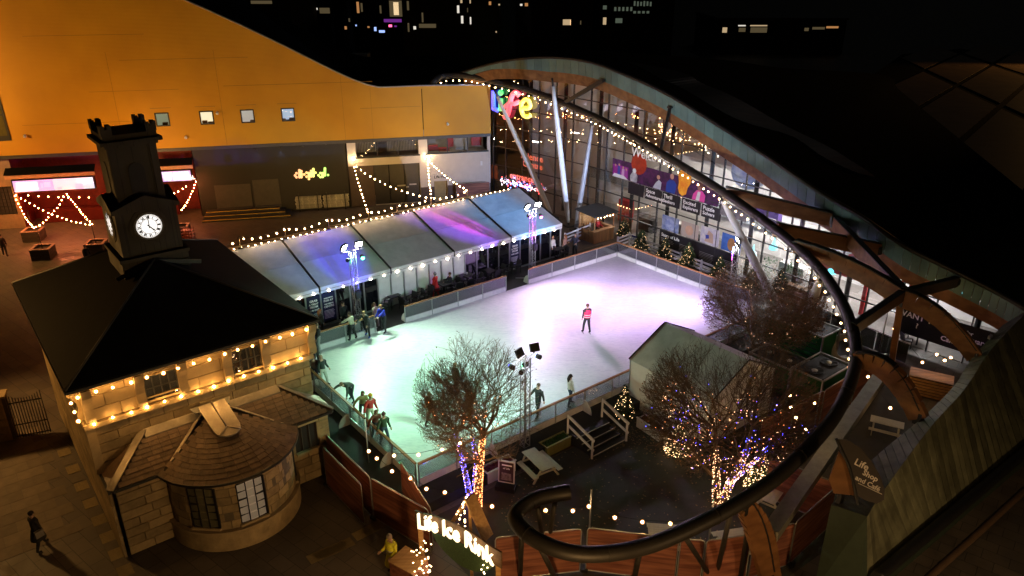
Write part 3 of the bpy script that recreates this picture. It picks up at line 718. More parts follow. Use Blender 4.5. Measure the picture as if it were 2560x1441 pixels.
for nm, _, dots, bars, cl in D_:
    mb = MB()
    for x, y in dots:
        p = sgn(x, y); mb.prism([p + (WD * math.cos(k * math.pi / 5) + UPV * math.sin(k * math.pi / 5)) * .11 for k in range(10)], WN * .05)
    for x, ya, yb_ in bars:
        p, q = sgn(x, ya), sgn(x, yb_)
        L = [p + (WD * math.cos(k * math.pi / 5) + UPV * math.sin(k * math.pi / 5)) * .11 for k in range(6)] + [q + (WD * math.cos(k * math.pi / 5) + UPV * math.sin(k * math.pi / 5)) * .11 for k in range(5, 11)]
        mb.prism(L, WN * .05)
    part('letter', mb, em('sign_glow_%s%d' % (nm, int(cl[0] * 100)), cl, 1.05), sg)
# ---- red bar at the left end
bs0 = s_of(40, 470); bs1 = s_of(490, 450)
part('bar_back_wall', MB().poly([W(bs0, .02, -2.5), W(bs1, .02, -2.5), W(bs1, 5.92, -2.5), W(bs0, 5.92, -2.5)]), M_redw, yb)
for s in (bs0, bs1): part('bar_side_wall', MB().poly([W(s, .02, 0), W(s, .02, -2.5), W(s, 5.92, -2.5), W(s, 5.92, 0)]), M_redw, yb)
part('bar_ceiling', MB().poly([W(bs0, 5.9, 0), W(bs1, 5.9, 0), W(bs1, 5.9, -2.5), W(bs0, 5.9, -2.5)]), M_redw, yb)
part('bar_counter', MB().prism([W(bs0 + 1, .02, -1.6), W(bs1 - 2, .02, -1.6), W(bs1 - 2, 1.1, -1.6), W(bs0 + 1, 1.1, -1.6)], WN * .6), mat('dark_red_counter', (.1, .01, .008), .3), yb)
part('stone_pier', wall_holes(sL, bs0, .02, 5.92, [(sL + .1, s_of(36, 500), 1.2, 3.6)], 0), mat('orange_stone', (.3, .2, .12), .8, bump=.3), yb)
part('grille', MB().poly([W(sL, 1.1, -.2), W(bs0 - .3, 1.1, -.2), W(bs0 - .3, 3.7, -.2), W(sL, 3.7, -.2)]), M_slot, yb)
gr = MB()
for k in range(12): gr.beam(W(s_of(36, 500) - .12 - .28 * k, 1.2, -.15), W(s_of(36, 500) - .12 - .28 * k, 3.6, -.15), .03, .03)
for k in range(8): gr.beam(W(sL, 1.3 + .3 * k, -.12), W(s_of(36, 500), 1.3 + .3 * k, -.12), .03, .03)
part('grille_bars', gr, M_black, yb)
M_inkblack = mat('ink_black', (.004, .004, .004), .8, spec=.1)
def screen(label, x0, y0, x1, y1, blocks, txt=None):
    """LED screen hung under a canopy box; blocks are (u0,u1,v0,v1,colour) picture areas"""
    p0 = onw(x0, y1); s0, z0 = s_of(x0, y1), z_of(x0, y1); s1 = s_of(x1, y1); z1 = z_of(x0 + 3, y0)
    t = thing('led_screen', label, 'screen', W(s0, z0, .3))
    part('casing', MB().prism([W(s0 - .08, z0 - .08, .1), W(s1 + .08, z0 - .08, .1), W(s1 + .08, z1 + .08, .1), W(s0 - .08, z1 + .08, .1)], WN * .3), M_black, t)
    part('display', MB().prism([W(s0, z0, .4), W(s1, z0, .4), W(s1, z1, .4), W(s0, z1, .4)], WN * .02), em('screen_base', (.12, .12, .75), .75), t)
    for i, (u0, u1, v0, v1, cl, st_) in enumerate(blocks):
        a, b, c, d = lerp(s0, s1, u0), lerp(s0, s1, u1), lerp(z0, z1, v0), lerp(z0, z1, v1)
        part('picture_area', MB().prism([W(a, c, .425 + .003 * i), W(b, c, .425 + .003 * i), W(b, d, .425 + .003 * i), W(a, d, .425 + .003 * i)], WN * .002), em('screen_%d_%d_%d' % (cl[0] * 99, cl[1] * 99, cl[2] * 99), cl, st_), t)
    if txt:
        for i, (ln, u, v, sz) in enumerate(txt):
            part('lettering', place_text(text_mb(ln, sz, .012, .002), W(lerp(s0, s1, u), lerp(z0, z1, v), .45), WD, UPV, WN), em('screen_text', (1, 1, 1), 1.3), t)
    cn = thing('screen_canopy', 'peach lit canopy box over the ' + ('long' if x0 < 200 else 'short') + ' LED screen', 'canopy', W(s0, z1, .3))
    part('canopy_roof', MB().prism([W(s0 - .4, z1 + .95, .02), W(s1 + .3, z1 + .95, .02), W(s1 + .3, z1 + .55, .7), W(s0 - .4, z1 + .55, .7)], UPV * .06), M_inkblack, cn)
    part('canopy_fascia', MB().prism([W(s0 - .4, z1 + .22, .55), W(s1 + .3, z1 + .22, .55), W(s1 + .3, z1 + .5, .55), W(s0 - .4, z1 + .5, .55)], WN * .12), mat('peach_fascia', (.55, .3, .18), .5), cn)
screen('long LED screen with white and pink pictures over the bar', 42, 450, 243, 478,
       [(.04, .3, .1, .85, (1, .9, 1), .85), (.34, .36, .3, .7, (.3, .4, 1), .8), (.38, .46, .35, .75, (.4, .4, 1), .7), (.5, .8, .0, 1, (.95, .6, .9), .7), (.53, .6, .05, .3, (.9, .1, .5), .8), (.8, 1, .45, 1, (1, .93, 1), .85), (.76, .86, 0, .5, (.45, .3, .8), .7), (.86, 1, 0, .4, (.1, .6, .8), .8)])
screen('short blue LED screen beside the clock tower', 408, 427, 482, 452, [], [('WELCOME', .06, .55, .42), ('TO DIGITAL', .06, .12, .46)])
# ---- cream section with windows
rs0, rs1 = cs1, sR
uw1 = (s_of(889, 370), s_of(1046, 365), 4.55, 5.85); uw2 = (s_of(1068, 360), s_of(1218, 355), 4.6, 5.88)
bd = (s_of(936, 460), s_of(1051, 455), .02, 3.75); hd = (s_of(1086, 475), s_of(1119, 475), .02, 1.95)
part('cream_wall', wall_holes(rs0, rs1, .02, 5.92, [uw1, uw2, bd, hd], .02, .35), M_render, yb)
part('brown_panel', MB().prism([W(rs0 + .1, .02, .024), W(bd[0], .02, .024), W(bd[0], 3.75, .024), W(rs0 + .1, 3.75, .024)], WN * .04), M_brown, yb)
part('dado', MB().prism([W(bd[1], .02, .024), W(hd[0], .02, .024), W(hd[0], 1.45, .024), W(bd[1], 1.45, .024)], WN * .03), M_brown, yb)
part('dado', MB().prism([W(hd[1], .02, .024), W(rs1, .02, .024), W(rs1, 1.5, .024), W(hd[1], 1.5, .024)], WN * .03), M_brown, yb)
dl = MB()
for k in range(3): dl.prism([W(lerp(bd[0], bd[1], k / 3) + .04, .05, -.3), W(lerp(bd[0], bd[1], (k + 1) / 3) - .04, .05, -.3), W(lerp(bd[0], bd[1], (k + 1) / 3) - .04, 3.7, -.3), W(lerp(bd[0], bd[1], k / 3) + .04, 3.7, -.3)], WN * .06)
part('loading_door', dl, mat('dark_door', (.03, .028, .027), .5), yb)
for u0_, u1_, v_ in ((2.1, 1.35, 1.6), (1.0, .35, 1.66), (1.3, 1.05, 1.45)): part('door_notice', MB().prism([W(bd[1] - u0_, v_, -.238), W(bd[1] - u1_, v_, -.238), W(bd[1] - u1_, v_ + .13, -.238), W(bd[1] - u0_, v_ + .13, -.238)], WN * .004), mat('grey_notice', (.35, .35, .35), .6), yb)
part('hub_door', MB().prism([W(hd[0] + .05, .05, -.25), W(hd[1] - .05, .05, -.25), W(hd[1] - .05, 1.9, -.25), W(hd[0] + .05, 1.9, -.25)], WN * .04), mat('brass_door', (.35, .27, .12), .35), yb)
hs_ = part('hub_sign', MB().prism([W(hd[0] - .1, 2.1, .025), W(hd[1] + .1, 2.1, .025), W(hd[1] + .1, 2.6, .025), W(hd[0] - .1, 2.6, .025)], WN * .05), M_render, yb)
part('lettering', place_text(text_mb('Life Hub', .36, .01, .003), W(hd[0] + .0, 2.24, .08), WD, UPV, WN), M_black, hs_)
part('vent_plate', MB().prism([W(s_of(1201, 415), 3.2, .022), W(s_of(1206, 415), 3.2, .022), W(s_of(1206, 415), 3.6, .022), W(s_of(1201, 415), 3.6, .022)], WN * .04), M_white, yb)
M_room = mat('pale_room', (.4, .36, .32), rough=.8); M_redf = mat('red_furniture', (.5, .03, .03), .5); M_blind = mat('pale_blind', (.45, .42, .38), .7)
for j, h in enumerate((uw1, uw2)):
    fr = MB()
    for k in range(4): fr.prism([W(lerp(h[0], h[1], k / 3) - .04, h[2], -.12), W(lerp(h[0], h[1], k / 3) + .04, h[2], -.12), W(lerp(h[0], h[1], k / 3) + .04, h[3], -.12), W(lerp(h[0], h[1], k / 3) - .04, h[3], -.12)], WN * .1)
    fr.prism([W(h[0] - .1, h[2] - .12, -.1), W(h[1] + .1, h[2] - .12, -.1), W(h[1] + .1, h[2], -.1), W(h[0] - .1, h[2], -.1)], WN * .22)
    wn = part('window', fr, M_dark, yb)
    for k in range(3):
        a, b = lerp(h[0], h[1], k / 3) + .05, lerp(h[0], h[1], (k + 1) / 3) - .05
        part('pane', MB().poly([W(a, h[2] + .03, -.07), W(b, h[2] + .03, -.07), W(b, h[3] - .03, -.07), W(a, h[3] - .03, -.07)]), M_clear, wn)
    rm = MB(); rm.poly([W(h[0] - .4, h[2] - .4, -3.2), W(h[1] + .2, h[2] - .4, -3.2), W(h[1] + .2, h[3] + .2, -3.2), W(h[0] - .4, h[3] + .2, -3.2)])
    rm.poly([W(h[0] - .4, h[2] - .4, -3.2), W(h[1] + .2, h[2] - .4, -3.2), W(h[1] + .2, h[2] - .4, -.1), W(h[0] - .4, h[2] - .4, -.1)])
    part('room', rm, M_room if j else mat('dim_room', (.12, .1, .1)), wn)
    bl = MB()
    if j == 0:
        for k in range(40):
            if 12 < k < 20: continue
            s = lerp(h[0], h[1], (k + .5) / 40); bl.prism([W(s - .02, h[2] + .3, -.5), W(s + .025, h[2] + .3, -.5), W(s + .025, h[3], -.5), W(s - .02, h[3], -.5)], WN * .01)
    else:
        for k in range(14): s = lerp(h[0], h[1], .48 + .2 * (k + .5) / 14); bl.prism([W(s - .03, h[2], -.6), W(s + .03, h[2], -.6), W(s + .03, h[3], -.6), W(s - .03, h[3], -.6)], WN * .01)
    part('blind', bl, M_blind, wn)
    if j:
        fu = MB()
        for u, z, w_, hh in ((.12, 4.6, .9, .35), (.42, 4.9, .5, .7), (.86, 4.9, .9, 1.1), (.3, 4.5, 1.0, .2)): s = lerp(h[0], h[1], u); fu.prism([W(s - w_ / 2, z - .1, -1.6), W(s + w_ / 2, z - .1, -1.6), W(s + w_ / 2, z + hh, -1.6), W(s - w_ / 2, z + hh, -1.6)], WN * .4)
        part('furniture', fu, M_redf, wn)
        part('ceiling_lamp', MB().prism([W(h[0] + .3, h[3] - .05, -1.6), W(h[1] - .3, h[3] - .05, -1.6), W(h[1] - .3, h[3] - .02, -1.6), W(h[0] + .3, h[3] - .02, -1.6)], WN * .5), em('room_lamp', (1, .85, .65), 3), wn)
for x, y in ((884, 396), (1069, 391)):
    p = onw(x, y) + WN * .16; lm = part('wall_lamp', MB().box(p - WN * .06, (.16, .1, .22), math.atan2(WD.y, WD.x)), M_black, yb)
    part('lamp_glass', MB().sph(p + WN * .06, .075, 10, 8), em('wall_lamp_glow', (1, .72, .4), 260), lm)
for s in (rs0 + .05, rs1 + .25): part('downpipe', MB().tube([W(s, .02, .15), W(s, 10.2 if s > rs0 + 1 else 5.9, .15 + (.3 if s > rs0 + 1 else 0))], .06, 8), M_black, yb)
# ---- stage steps, stacked barriers
M_ynose = mat('yellow_nosing', (.6, .4, .05), .5); M_step = mat('dark_step', (.035, .033, .03), .6)
t = thing('stage_steps', 'dark timber steps with yellow edges below the club wall', 'steps', U(620, 540))
e0, e1 = s_of(512, 530), s_of(735, 520)
for k in range(3):
    o_ = 1.9 - k * .55; a, b = e0 + .12 * k, e1 - .25 - .45 * k
    part('tread', MB().prism([W(a, .2 * k + .004, .02), W(b, .2 * k + .004, .02), W(b, .2 * k + .004, o_), W(a, .2 * k + .004, o_)], UPV * .19), M_step, t)
    part('nosing', MB().prism([W(a, .2 * k + .155, o_), W(b, .2 * k + .155, o_), W(b, .2 * k + .2, o_), W(a, .2 * k + .2, o_)], WN * .035), M_ynose, t)
M_galv = mat('galvanised_steel', (.42, .41, .38), rough=.4, metal=.7, var=.15)
for lab, x, y, wd in (('left stack of flat steel barriers on a pallet frame', 774, 524, 64), ('right stack of flat steel barriers near the cream wall', 842, 520, 60)):
    b = U(x, y); t = thing('barrier_stack', lab, 'barrier stack', b, 'stacks of folded barriers by the club wall')
    hw = 1.08
    for k in range(13):
        mb = MB(); z = .25 + .085 * k; j = random.uniform(-.07, .07); c = b + WD * j + UPV * z
        for dy in (-.45, -.15, .15, .45): mb.beam(c - WD * hw + WN * dy, c + WD * hw + WN * dy, .05, .045)
        for dx in (-1, -.5, 0, .5, 1): mb.beam(c + WD * hw * dx - WN * .45, c + WD * hw * dx + WN * .45, .05, .045)
        part('barrier', mb, M_galv, t)
    for dx in (-.8, .8):
        mb = MB()
        for dy in (-.52, .52): mb.beam(b + WD * dx + WN * dy, b + WD * dx + WN * dy + UPV * 1.65, .07, .07)
        mb.beam(b + WD * dx - WN * .52 + UPV * .12, b + WD * dx + WN * .52 + UPV * .12, .07, .1); part('stillage_frame', mb, M_black, t)
hp = thing('hoarding_panel', 'timber printed hoarding panel leaning at the cream wall corner', 'hoarding', W(s_of(1178, 480), 0, .5))
M_hoard = wood('timber_print', (.15, .045, .028), (.36, .14, .085), 'X', 1.0, .55, .12, .3)
# ================================================================== GLASS HALL
FP = [(-2.1, 69.3, 0), (1.6, 66.3, 0), (5.3, 62.6, 0), (8.3, 59.0, 0), (11.2, 55.1, 0), (14.9, 50.2, 0), (17.9, 46.0, 0), (20.6, 42.2, 0), (23.3, 38.8, 0), (26.3, 35.6, 0)]
FC = cr(FP, 12); FS = [0.]
for p, q in zip(FC, FC[1:]): FS.append(FS[-1] + (q - p).length)
FL = FS[-1]
def FW(s, z=0., out=0.):
    s = min(max(s, 0), FL - 1e-4); i = 0
    while FS[i + 1] < s: i += 1
    t = (s - FS[i]) / (FS[i + 1] - FS[i]); p = FC[i].lerp(FC[i + 1], t); d = (FC[i + 1] - FC[i]).normalized()
    return p + Vector((d.y, -d.x, 0)) * out + UPV * z
def FT(s): return (FW(s + .2) - FW(s - .2)).normalized()
def FN(s): d = FT(s); return Vector((d.y, -d.x, 0))
def fhit(x, y):
    r = ray(x, y)
    for i, (p, q) in enumerate(zip(FC, FC[1:])):
        d = q - p; L = d.length; nx, ny = -d.y, d.x; t = (nx * p.x + ny * p.y) / (nx * r.x + ny * r.y)
        u = ((r.x * t - p.x) * d.x + (r.y * t - p.y) * d.y) / L
        if -1e-6 <= u <= L + 1e-6: return FS[i] + u, H + r.z * t
    return None
ZTOP = [(0, 10.7), (5.8, 11.35), (12.4, 11.75), (16.7, 11.5), (20.8, 10.4), (24.5, 9.25), (27.9, 8.15), (31.1, 7.1), (35.3, 6.6), (37.9, 5.6), (40.2, 4.9), (42, 4.3), (44.3, 3.5)]
hall = thing('glass_hall', 'glazed science centre hall under a curved copper edged roof', 'building', FW(0))
M_mull = mat('grey_mullion', (.06, .06, .065), rough=.4, metal=.6, var=.1)
M_pane = glass('hall_glass', (.93, .95, .96), .07, .02)
NC = 23; ds = FL / NC; ROWS = [.05, 1.75, 3.3, 5.0, 6.85, 8.55, 10.3, 12.1]
for k in range(NC):
    s0, s1 = k * ds + .03, (k + 1) * ds - .03
    for z0, z1 in zip(ROWS, ROWS[1:]):
        t0, t1 = min(z1 - .03, tab(ZTOP, s0)), min(z1 - .03, tab(ZTOP, s1))
        if max(t0, t1) <= z0 + .1: continue
        t0, t1 = max(t0, z0 + .05), max(t1, z0 + .05)
        part('pane', MB().poly([FW(s0, z0 + .03), FW(s1, z0 + .03), FW(s1, t1), FW(s0, t0)]), M_pane, hall)
for k in range(NC + 1):
    s = min(k * ds, FL - .01); zt = tab(ZTOP, s)
    part('mullion', MB().beam(FW(s, .02, -.05), FW(s, zt, -.05), .06, .16, up=FN(s)), M_mull, hall)
for z in ROWS[1:-1]:
    pts = [FW(k * ds / 2, z, -.02) for k in range(2 * NC + 1) if tab(ZTOP, k * ds / 2) > z]
    if len(pts) > 1:
        mb = MB()
        for p, q in zip(pts, pts[1:]): mb.beam(p, q, .1, .07)
        part('transom', mb, M_mull, hall)
# ---- interior
M_wallin = mat('interior_wall', (.66, .64, .62), rough=.8, var=.1, scale=.6); M_floorin = mat('interior_floor', (.22, .2, .19), rough=.35, var=.2); M_col = mat('dark_column', (.02, .02, .022), .4)
M_slab = mat('pale_slab_edge', (.6, .58, .55), .6)
ss = [k * FL / 60 for k in range(61)]
mb = MB()
for a, b in zip(ss, ss[1:]): mb.poly([FW(a, .0, -6), FW(b, .0, -6), FW(b, tab(ZTOP, b) - .1, -6), FW(a, tab(ZTOP, a) - .1, -6)])
part('inner_wall', mb, M_wallin, hall)
def ring(s0, s1, z, o0, o1, th, n=40):
    mb = MB()
    for i in range(n):
        a, b = lerp(s0, s1, i / n), lerp(s0, s1, (i + 1) / n)
        mb.prism([FW(a, z, o0), FW(b, z, o0), FW(b, z, o1), FW(a, z, o1)], UPV * th)
    return mb
part('ground_floor', ring(0, FL, .01, -.1, -6, .03), M_floorin, hall)
part('gallery_floor', ring(9, FL, 3.05, -2.2, -6, .25), M_slab, hall)
part('upper_gallery', ring(12, 30, 6.6, -3, -6, .25), M_slab, hall)
part('balustrade', ring(9, FL, 3.3, -2.25, -2.3, .9), glass('balustrade_glass', (.8, .85, .88), .1), hall)
for k in range(2, NC, 2): part('column', MB().tube([FW(k * ds, .02, -1.2), FW(k * ds, tab(ZTOP, k * ds), -1.2)], .16, 10), M_col, hall)
sb = MB()
for a in (10.5, 13.2, 16, 19.5): part('ramp', MB().beam(FW(a - 6, 1.2, -3), FW(a - 1, 3.1 + (a - 10) * .3, -4.5), 1.2, .2), M_slab, hall) if a in (10.5, 16) else None
random.seed(3)
for s, z, o, st, w_ in [(3, 5.2, -3, 2.5, .6), (6.5, 6.4, -4, 2, .5), (11, 2.95, -3.5, 5, .8), (15, 2.95, -3.5, 6, .9), (18.5, 2.95, -3.4, 6, .9), (21.5, 2.95, -3.4, 6, .9), (24.5, 2.95, -3.6, 8, 1), (27.5, 2.95, -3.6, 9, 1), (30.5, 2.95, -3.6, 9, 1), (33.5, 2.95, -3.6, 9, 1), (36.5, 2.95, -3.2, 9, 1), (39.5, 2.95, -3, 9, .8),
                        (14, 6.5, -4.2, 5, .9), (18, 6.5, -4.2, 6, .9), (22, 6.5, -4.2, 8, 1), (26, 6.5, -4.2, 10, 1), (29, 6.4, -4.2, 10, 1), (33, 6.2, -4.0, 9, .8), (36, 5.5, -4, 9, .8), (39, 4.6, -4, 9, .8), (41.5, 3.8, -3.6, 8, .7)]:
    part('ceiling_light', MB().box(FW(s, z, o), (w_ * 1.6, .22, .05), math.atan2(FT(s).y, FT(s).x)), em('ceiling_light_%d' % (st * 10), (1, .9, .78) if s < 24 else (1, .95, .92), st * (3.5 if s < 13 else 7 if s < 23 else 13)), hall)
# furniture and displays that show through the glass
def inner_box(name, s, z, o, size, m): return part(name, MB().box(FW(s, z + size[2] / 2, o), size, math.atan2(FT(s).y, FT(s).x)), m, hall)
M_teal = em('teal_lamp', (.15, .75, .9), 1.6); M_orange = mat('orange_seat', (.6, .2, .05), .5); M_grn = mat('interior_plant', (.03, .1, .03), .7, var=.4, scale=8)
for s, z, o, sz, m in [(16, .05, -2.6, (1.6, .6, 1.1), M_col), (18.4, .05, -3.3, (2.2, .6, 1.3), M_wallin), (21.2, .05, -2.6, (1.5, .7, 1.0), M_col), (13.2, .05, -3, (1.2, .6, 1.9), M_redf), (29.2, .05, -3.5, (2, .8, 1), M_wallin), (31.8, .05, -3, (1.6, .7, .8), M_col), (26, 3.35, -4, (2.4, .5, 1.6), mat('purple_display', (.15, .08, .4), .4)),
                       (24.2, 6.9, -4.6, (1.6, .4, 1.6), mat('blue_display', (.03, .08, .5), .4)), (20, 6.9, -5, (2, .4, 1.4), M_wallin), (33, 3.35, -4.5, (1.6, .6, 1.2), M_orange), (38.5, .8, -2.2, (.5, .5, .8), M_orange), (40.2, .8, -2.4, (.5, .5, .8), M_orange), (37, .8, -2.8, (1.2, .7, .75), M_wallin), (35.5, .05, -1.8, (.25, .25, 2.6), M_redf), (34.6, 2.3, -1.5, (5, .3, .35), M_redf)]:
    inner_box('display', s, z, o, sz, m)
for s, z, o in ((26.9, 1.3, -1.8), (28.6, 2.4, -1.6), (33.2, 2.2, -1.5), (40.9, 2.6, -2)):
    part('pendant_lamp', MB().lathe([(.3, 0), (.26, .25), (.1, .42), (.02, .9)], FW(s, z, o), 12), M_teal, hall)
part('globe', MB().sph(FW(25.6, 7.2, -2.2), 1.35, 20, 12), mat('hanging_globe', (.08, .2, .6), .4, c2=(.75, .8, .85), scale=1.2), hall)
for s in (28.4, 30.3, 38.6):
    mb = MB()
    for i in range(160):
        c = FW(s, 0, -1.6) + Vector((random.gauss(0, .3), random.gauss(0, .3), 1.0 + random.random() * 1.1 if s > 30 else .3 + random.random() * 1.4)); d = Vector((random.uniform(-1, 1), random.uniform(-1, 1), random.uniform(-.3, 1))).normalized() * .2; e = d.cross(UPV).normalized() * .05
        mb.poly([c - e, c + e, c + d])
    part('potted_plant', mb, M_grn, hall)
glx = MB()
for i in range(70): glx.sph(FW(random.uniform(17, 22.5), random.uniform(8.4, 9.9), random.uniform(-2.5, -1.2)), .045, 5, 4)
part('hanging_lights', glx, em('hanging_spark', (1, .42, .16), 14, False), hall, 'stuff')
glx = MB()
for i in range(50): glx.sph(FW(random.gauss(22.5, .5), random.gauss(8.3, .3), random.uniform(-2.2, -1.5)), .04, 5, 4)
part('chandelier', glx, em('chandelier_spark', (1, .85, .65), 16, False), hall, 'stuff')
# ---- window graphics
def graphic(name, s0, s1, z0, z1, m, out=.03, parent=hall, n=None):
    n = n or max(1, int((s1 - s0) / .5)); mb = MB()
    for i in range(n):
        a, b = lerp(s0, s1, i / n), lerp(s0, s1, (i + 1) / n); mb.poly([FW(a, z0, out), FW(b, z0, out), FW(b, z1, out), FW(a, z1, out)])
    return part(name, mb, m, parent)
def blob(name, pts, m, out, parent=hall): return part(name, MB().poly([FW(s, z, out) for s, z in pts]), m, parent)
def disc(s, z, r, n=14, sx=1.): return [(s + r * sx * math.cos(2 * math.pi * k / n), z + r * math.sin(2 * math.pi * k / n)) for k in range(n)]
def vm(name, c, st=.0, c2=None):
    m = mat('vinyl_' + name, c, rough=.35, var=.12, scale=2.5, c2=c2)
    return m
def flabel(txt, s, z, size, m=None, bold=.008, out=.045, align='LEFT'):
    tm = text_mb(txt, size, bold, .002, align=align); d = FT(s + 1); nn = FN(s + 1)
    r = MB(); r.add([FW(s + v.x, z + v.y, out + v.z) for v in tm.v], tm.f); return part('lettering', r, m or M_print, hall)
pz = [graphic('poster', 14.25, 24.9, 4.75, 6.2, vm('purple_night', (.10, .02, .12), c2=(.015, .008, .03)), .03)]
P_ = pz[0]
blob('planet', disc(17.1, 6.25, .82), vm('red_planet', (.5, .05, .02), c2=(.25, .015, .01)), .036, P_)
graphic('crowd', 14.35, 16.0, 4.9, 5.75, vm('magenta_crowd', (.4, .02, .3), c2=(.12, .01, .18)), .034, P_)
for s, h, cl in ((14.6, .75, (.25, .02, .2)), (15.0, .85, (.04, .06, .3)), (15.45, .7, (.55, .3, .5)), (15.8, .6, (.35, .05, .3))):
    blob('figure', [(s - .16, 4.85), (s + .16, 4.85), (s + .14, 4.85 + h), (s - .14, 4.85 + h)], vm('fig%d' % (s * 10), cl), .038, P_); blob('figure', disc(s, 4.95 + h, .1, 8), vm('face', (.5, .28, .2)), .038, P_)
blob('astronaut', [(16.3, 4.78), (17.0, 4.78), (17.05, 5.3), (16.85, 5.55), (16.5, 5.55), (16.25, 5.2)], vm('astronaut', (.6, .6, .65), c2=(.2, .2, .25)), .04, P_); blob('helmet', disc(16.68, 5.65, .2, 10), vm('helmet', (.7, .7, .75)), .042, P_)
blob('white_shape', [(14.3, 4.76), (16.1, 4.76), (15.6, 5.0), (14.5, 5.05)], vm('white', (.7, .68, .72)), .041, P_)
blob('child', [(18.7, 4.78), (19.5, 4.78), (19.55, 5.35), (19.25, 5.5), (18.95, 5.2)], vm('child', (.5, .55, .7)), .04, P_); blob('head', disc(19.2, 5.68, .17, 10), MT['vinyl_face'], .04, P_)
blob('man', [(20.0, 4.78), (20.9, 4.78), (21.0, 5.5), (20.75, 5.75), (20.3, 5.75), (20.05, 5.5)], vm('blue_shirt', (.02, .06, .35)), .04, P_); blob('head', disc(20.52, 6.02, .22, 10, .85), MT['vinyl_face'], .04, P_)
blob('fire', [(21.3, 4.95), (21.6, 4.8), (21.95, 5.0), (22.05, 5.5), (22.3, 5.9), (22.3, 6.5), (21.95, 6.75), (21.6, 6.95), (21.3, 6.7), (21.1, 6.3), (21.2, 5.7), (21.15, 5.3)], vm('fire', (.95, .5, .04), c2=(.8, .18, .01)), .042, P_)
blob('woman', [(22.5, 4.78), (23.65, 4.78), (23.7, 5.3), (23.4, 5.55), (22.9, 5.55), (22.6, 5.2)], vm('pink_cardigan', (.75, .08, .4)), .043, P_); blob('blouse', [(22.85, 4.79), (23.2, 4.79), (23.25, 5.45), (23.0, 5.45)], MT['vinyl_white'], .045, P_)
blob('head', disc(23.12, 5.75, .22, 10, .85), vm('dark_face', (.25, .12, .08)), .045, P_); blob('hat', [(22.8, 5.85), (23.5, 5.82), (23.4, 6.1), (23.0, 6.12)], vm('hat', (.12, .05, .04)), .047, P_)
graphic('poster', 25.1, 27.3, 4.3, 5.2, vm('grey_machine', (.3, .28, .3), c2=(.08, .08, .09)), .03)
flabel('Welcome...', 16.25, 6.78, .98, out=.06, bold=.014)
M_pdark = vm('charcoal', (.02, .018, .026))
for s, t1, t2 in ((18.05, 'Space', 'Adventurers'), (19.85, 'Thrill', 'Seekers'), (21.75, 'Excited', 'Explorers'), (23.6, 'Puzzle', 'Solvers')):
    graphic('name_panel', s - .12, s + 1.6, 3.75, 4.68, M_pdark, .025); flabel(t1, s, 4.3, .4); flabel(t2, s, 3.95, .36)
graphic('name_panel', 16.1, 17.8, 3.75, 4.68, M_pdark, .025)
for i, (s, c, c2) in enumerate(((19.9, (.5, .55, .75), (.1, .15, .45)), (21.75, (.6, .45, .38), (.45, .4, .42)), (23.6, (.75, .72, .75), (.4, .38, .6)), (25.5, (.08, .2, .6), (.03, .1, .4)))):
    pp = graphic('photo_panel', s, s + 1.65, 1.85, 2.98 if i < 2 else 3.1, vm('photo%d' % i, c, c2=c2), .025)
    if i == 0: blob('brain', disc(s + .8, 2.35, .48), vm('brain', (.6, .65, .85), c2=(.05, .1, .5)), .03, pp)
    if i == 1: blob('baby_face', disc(s + .8, 2.4, .38, 14), vm('baby', (.65, .4, .3)), .03, pp)
    if i == 2: blob('playing_child', [(s + .4, 2.0), (s + 1.2, 2.0), (s + 1.1, 2.7), (s + .7, 2.9)], vm('child2', (.5, .35, .28)), .03, pp); blob('blocks', [(s + .5, 2.2), (s + .8, 2.3), (s + .75, 2.55), (s + .45, 2.5)], vm('blocks', (.03, .05, .35)), .033, pp)
    if i == 3: blob('egg_shape', disc(s + .85, 2.4, .48, 14, .7), vm('egg', (.5, .25, .1), c2=(.2, .1, .05)), .03, pp)
graphic('story_panel', 19.75, 27.1, .15, 1.72, M_pdark, .025); flabel('Story of Life', 19.95, 1.3, .36)
ln = MB()
for c0, w_ in ((19.95, 1.4), (21.75, 1.5), (23.65, 1.4), (25.5, 1.3)):
    for i in range(8 if c0 > 20 else 3): ln.poly([FW(c0, 1.1 - .11 * i, .03), FW(c0 + w_ * random.uniform(.75, 1), 1.1 - .11 * i, .03), FW(c0 + w_ * .9, 1.135 - .11 * i, .03), FW(c0, 1.135 - .11 * i, .03)])
part('small_print', ln, mat('grey_print', (.4, .4, .42), .5), hall)
M_redl = em('red_sign_glow', (1, .10, .03), .8)
flabel('Science', 3.2, 4.15, .85, M_redl, .02, -.6); flabel('Centre', 3.4, 3.45, .8, M_redl, .02, -.6); flabel('entrance', 2.5, 2.35, .8, M_redl, .02, .12)
flabel('Café', 34.3, 3.35, 1.05, mat('red_letters', (.6, .02, .015), .35), .03, -.9); flabel('Shop', 36.9, 3.3, 1.0, MT['red_letters'], .03, -.9)
graphic('banner', 38.4, 43.9, .7, 2.35, vm('black_banner', (.012, .012, .014)), .05)
for t_, s, z, sz in (('WANT TO', 38.5, 1.75, .48), ('?', 39.6, 1.25, .42), ('This way for', 41.0, 1.8, .3), ('Times Square', 41.0, 1.42, .42), ('Café Bar', 41.0, 1.02, .4)): flabel(t_, s, z, sz, M_print, .008, .065)
graphic('poster', .15, 1.0, 1.9, 3.2, vm('fire_poster', (.5, .12, .04), c2=(.08, .03, .02)), .03)
graphic('poster', 1.1, 1.75, 1.9, 2.9, M_pdark, .03)
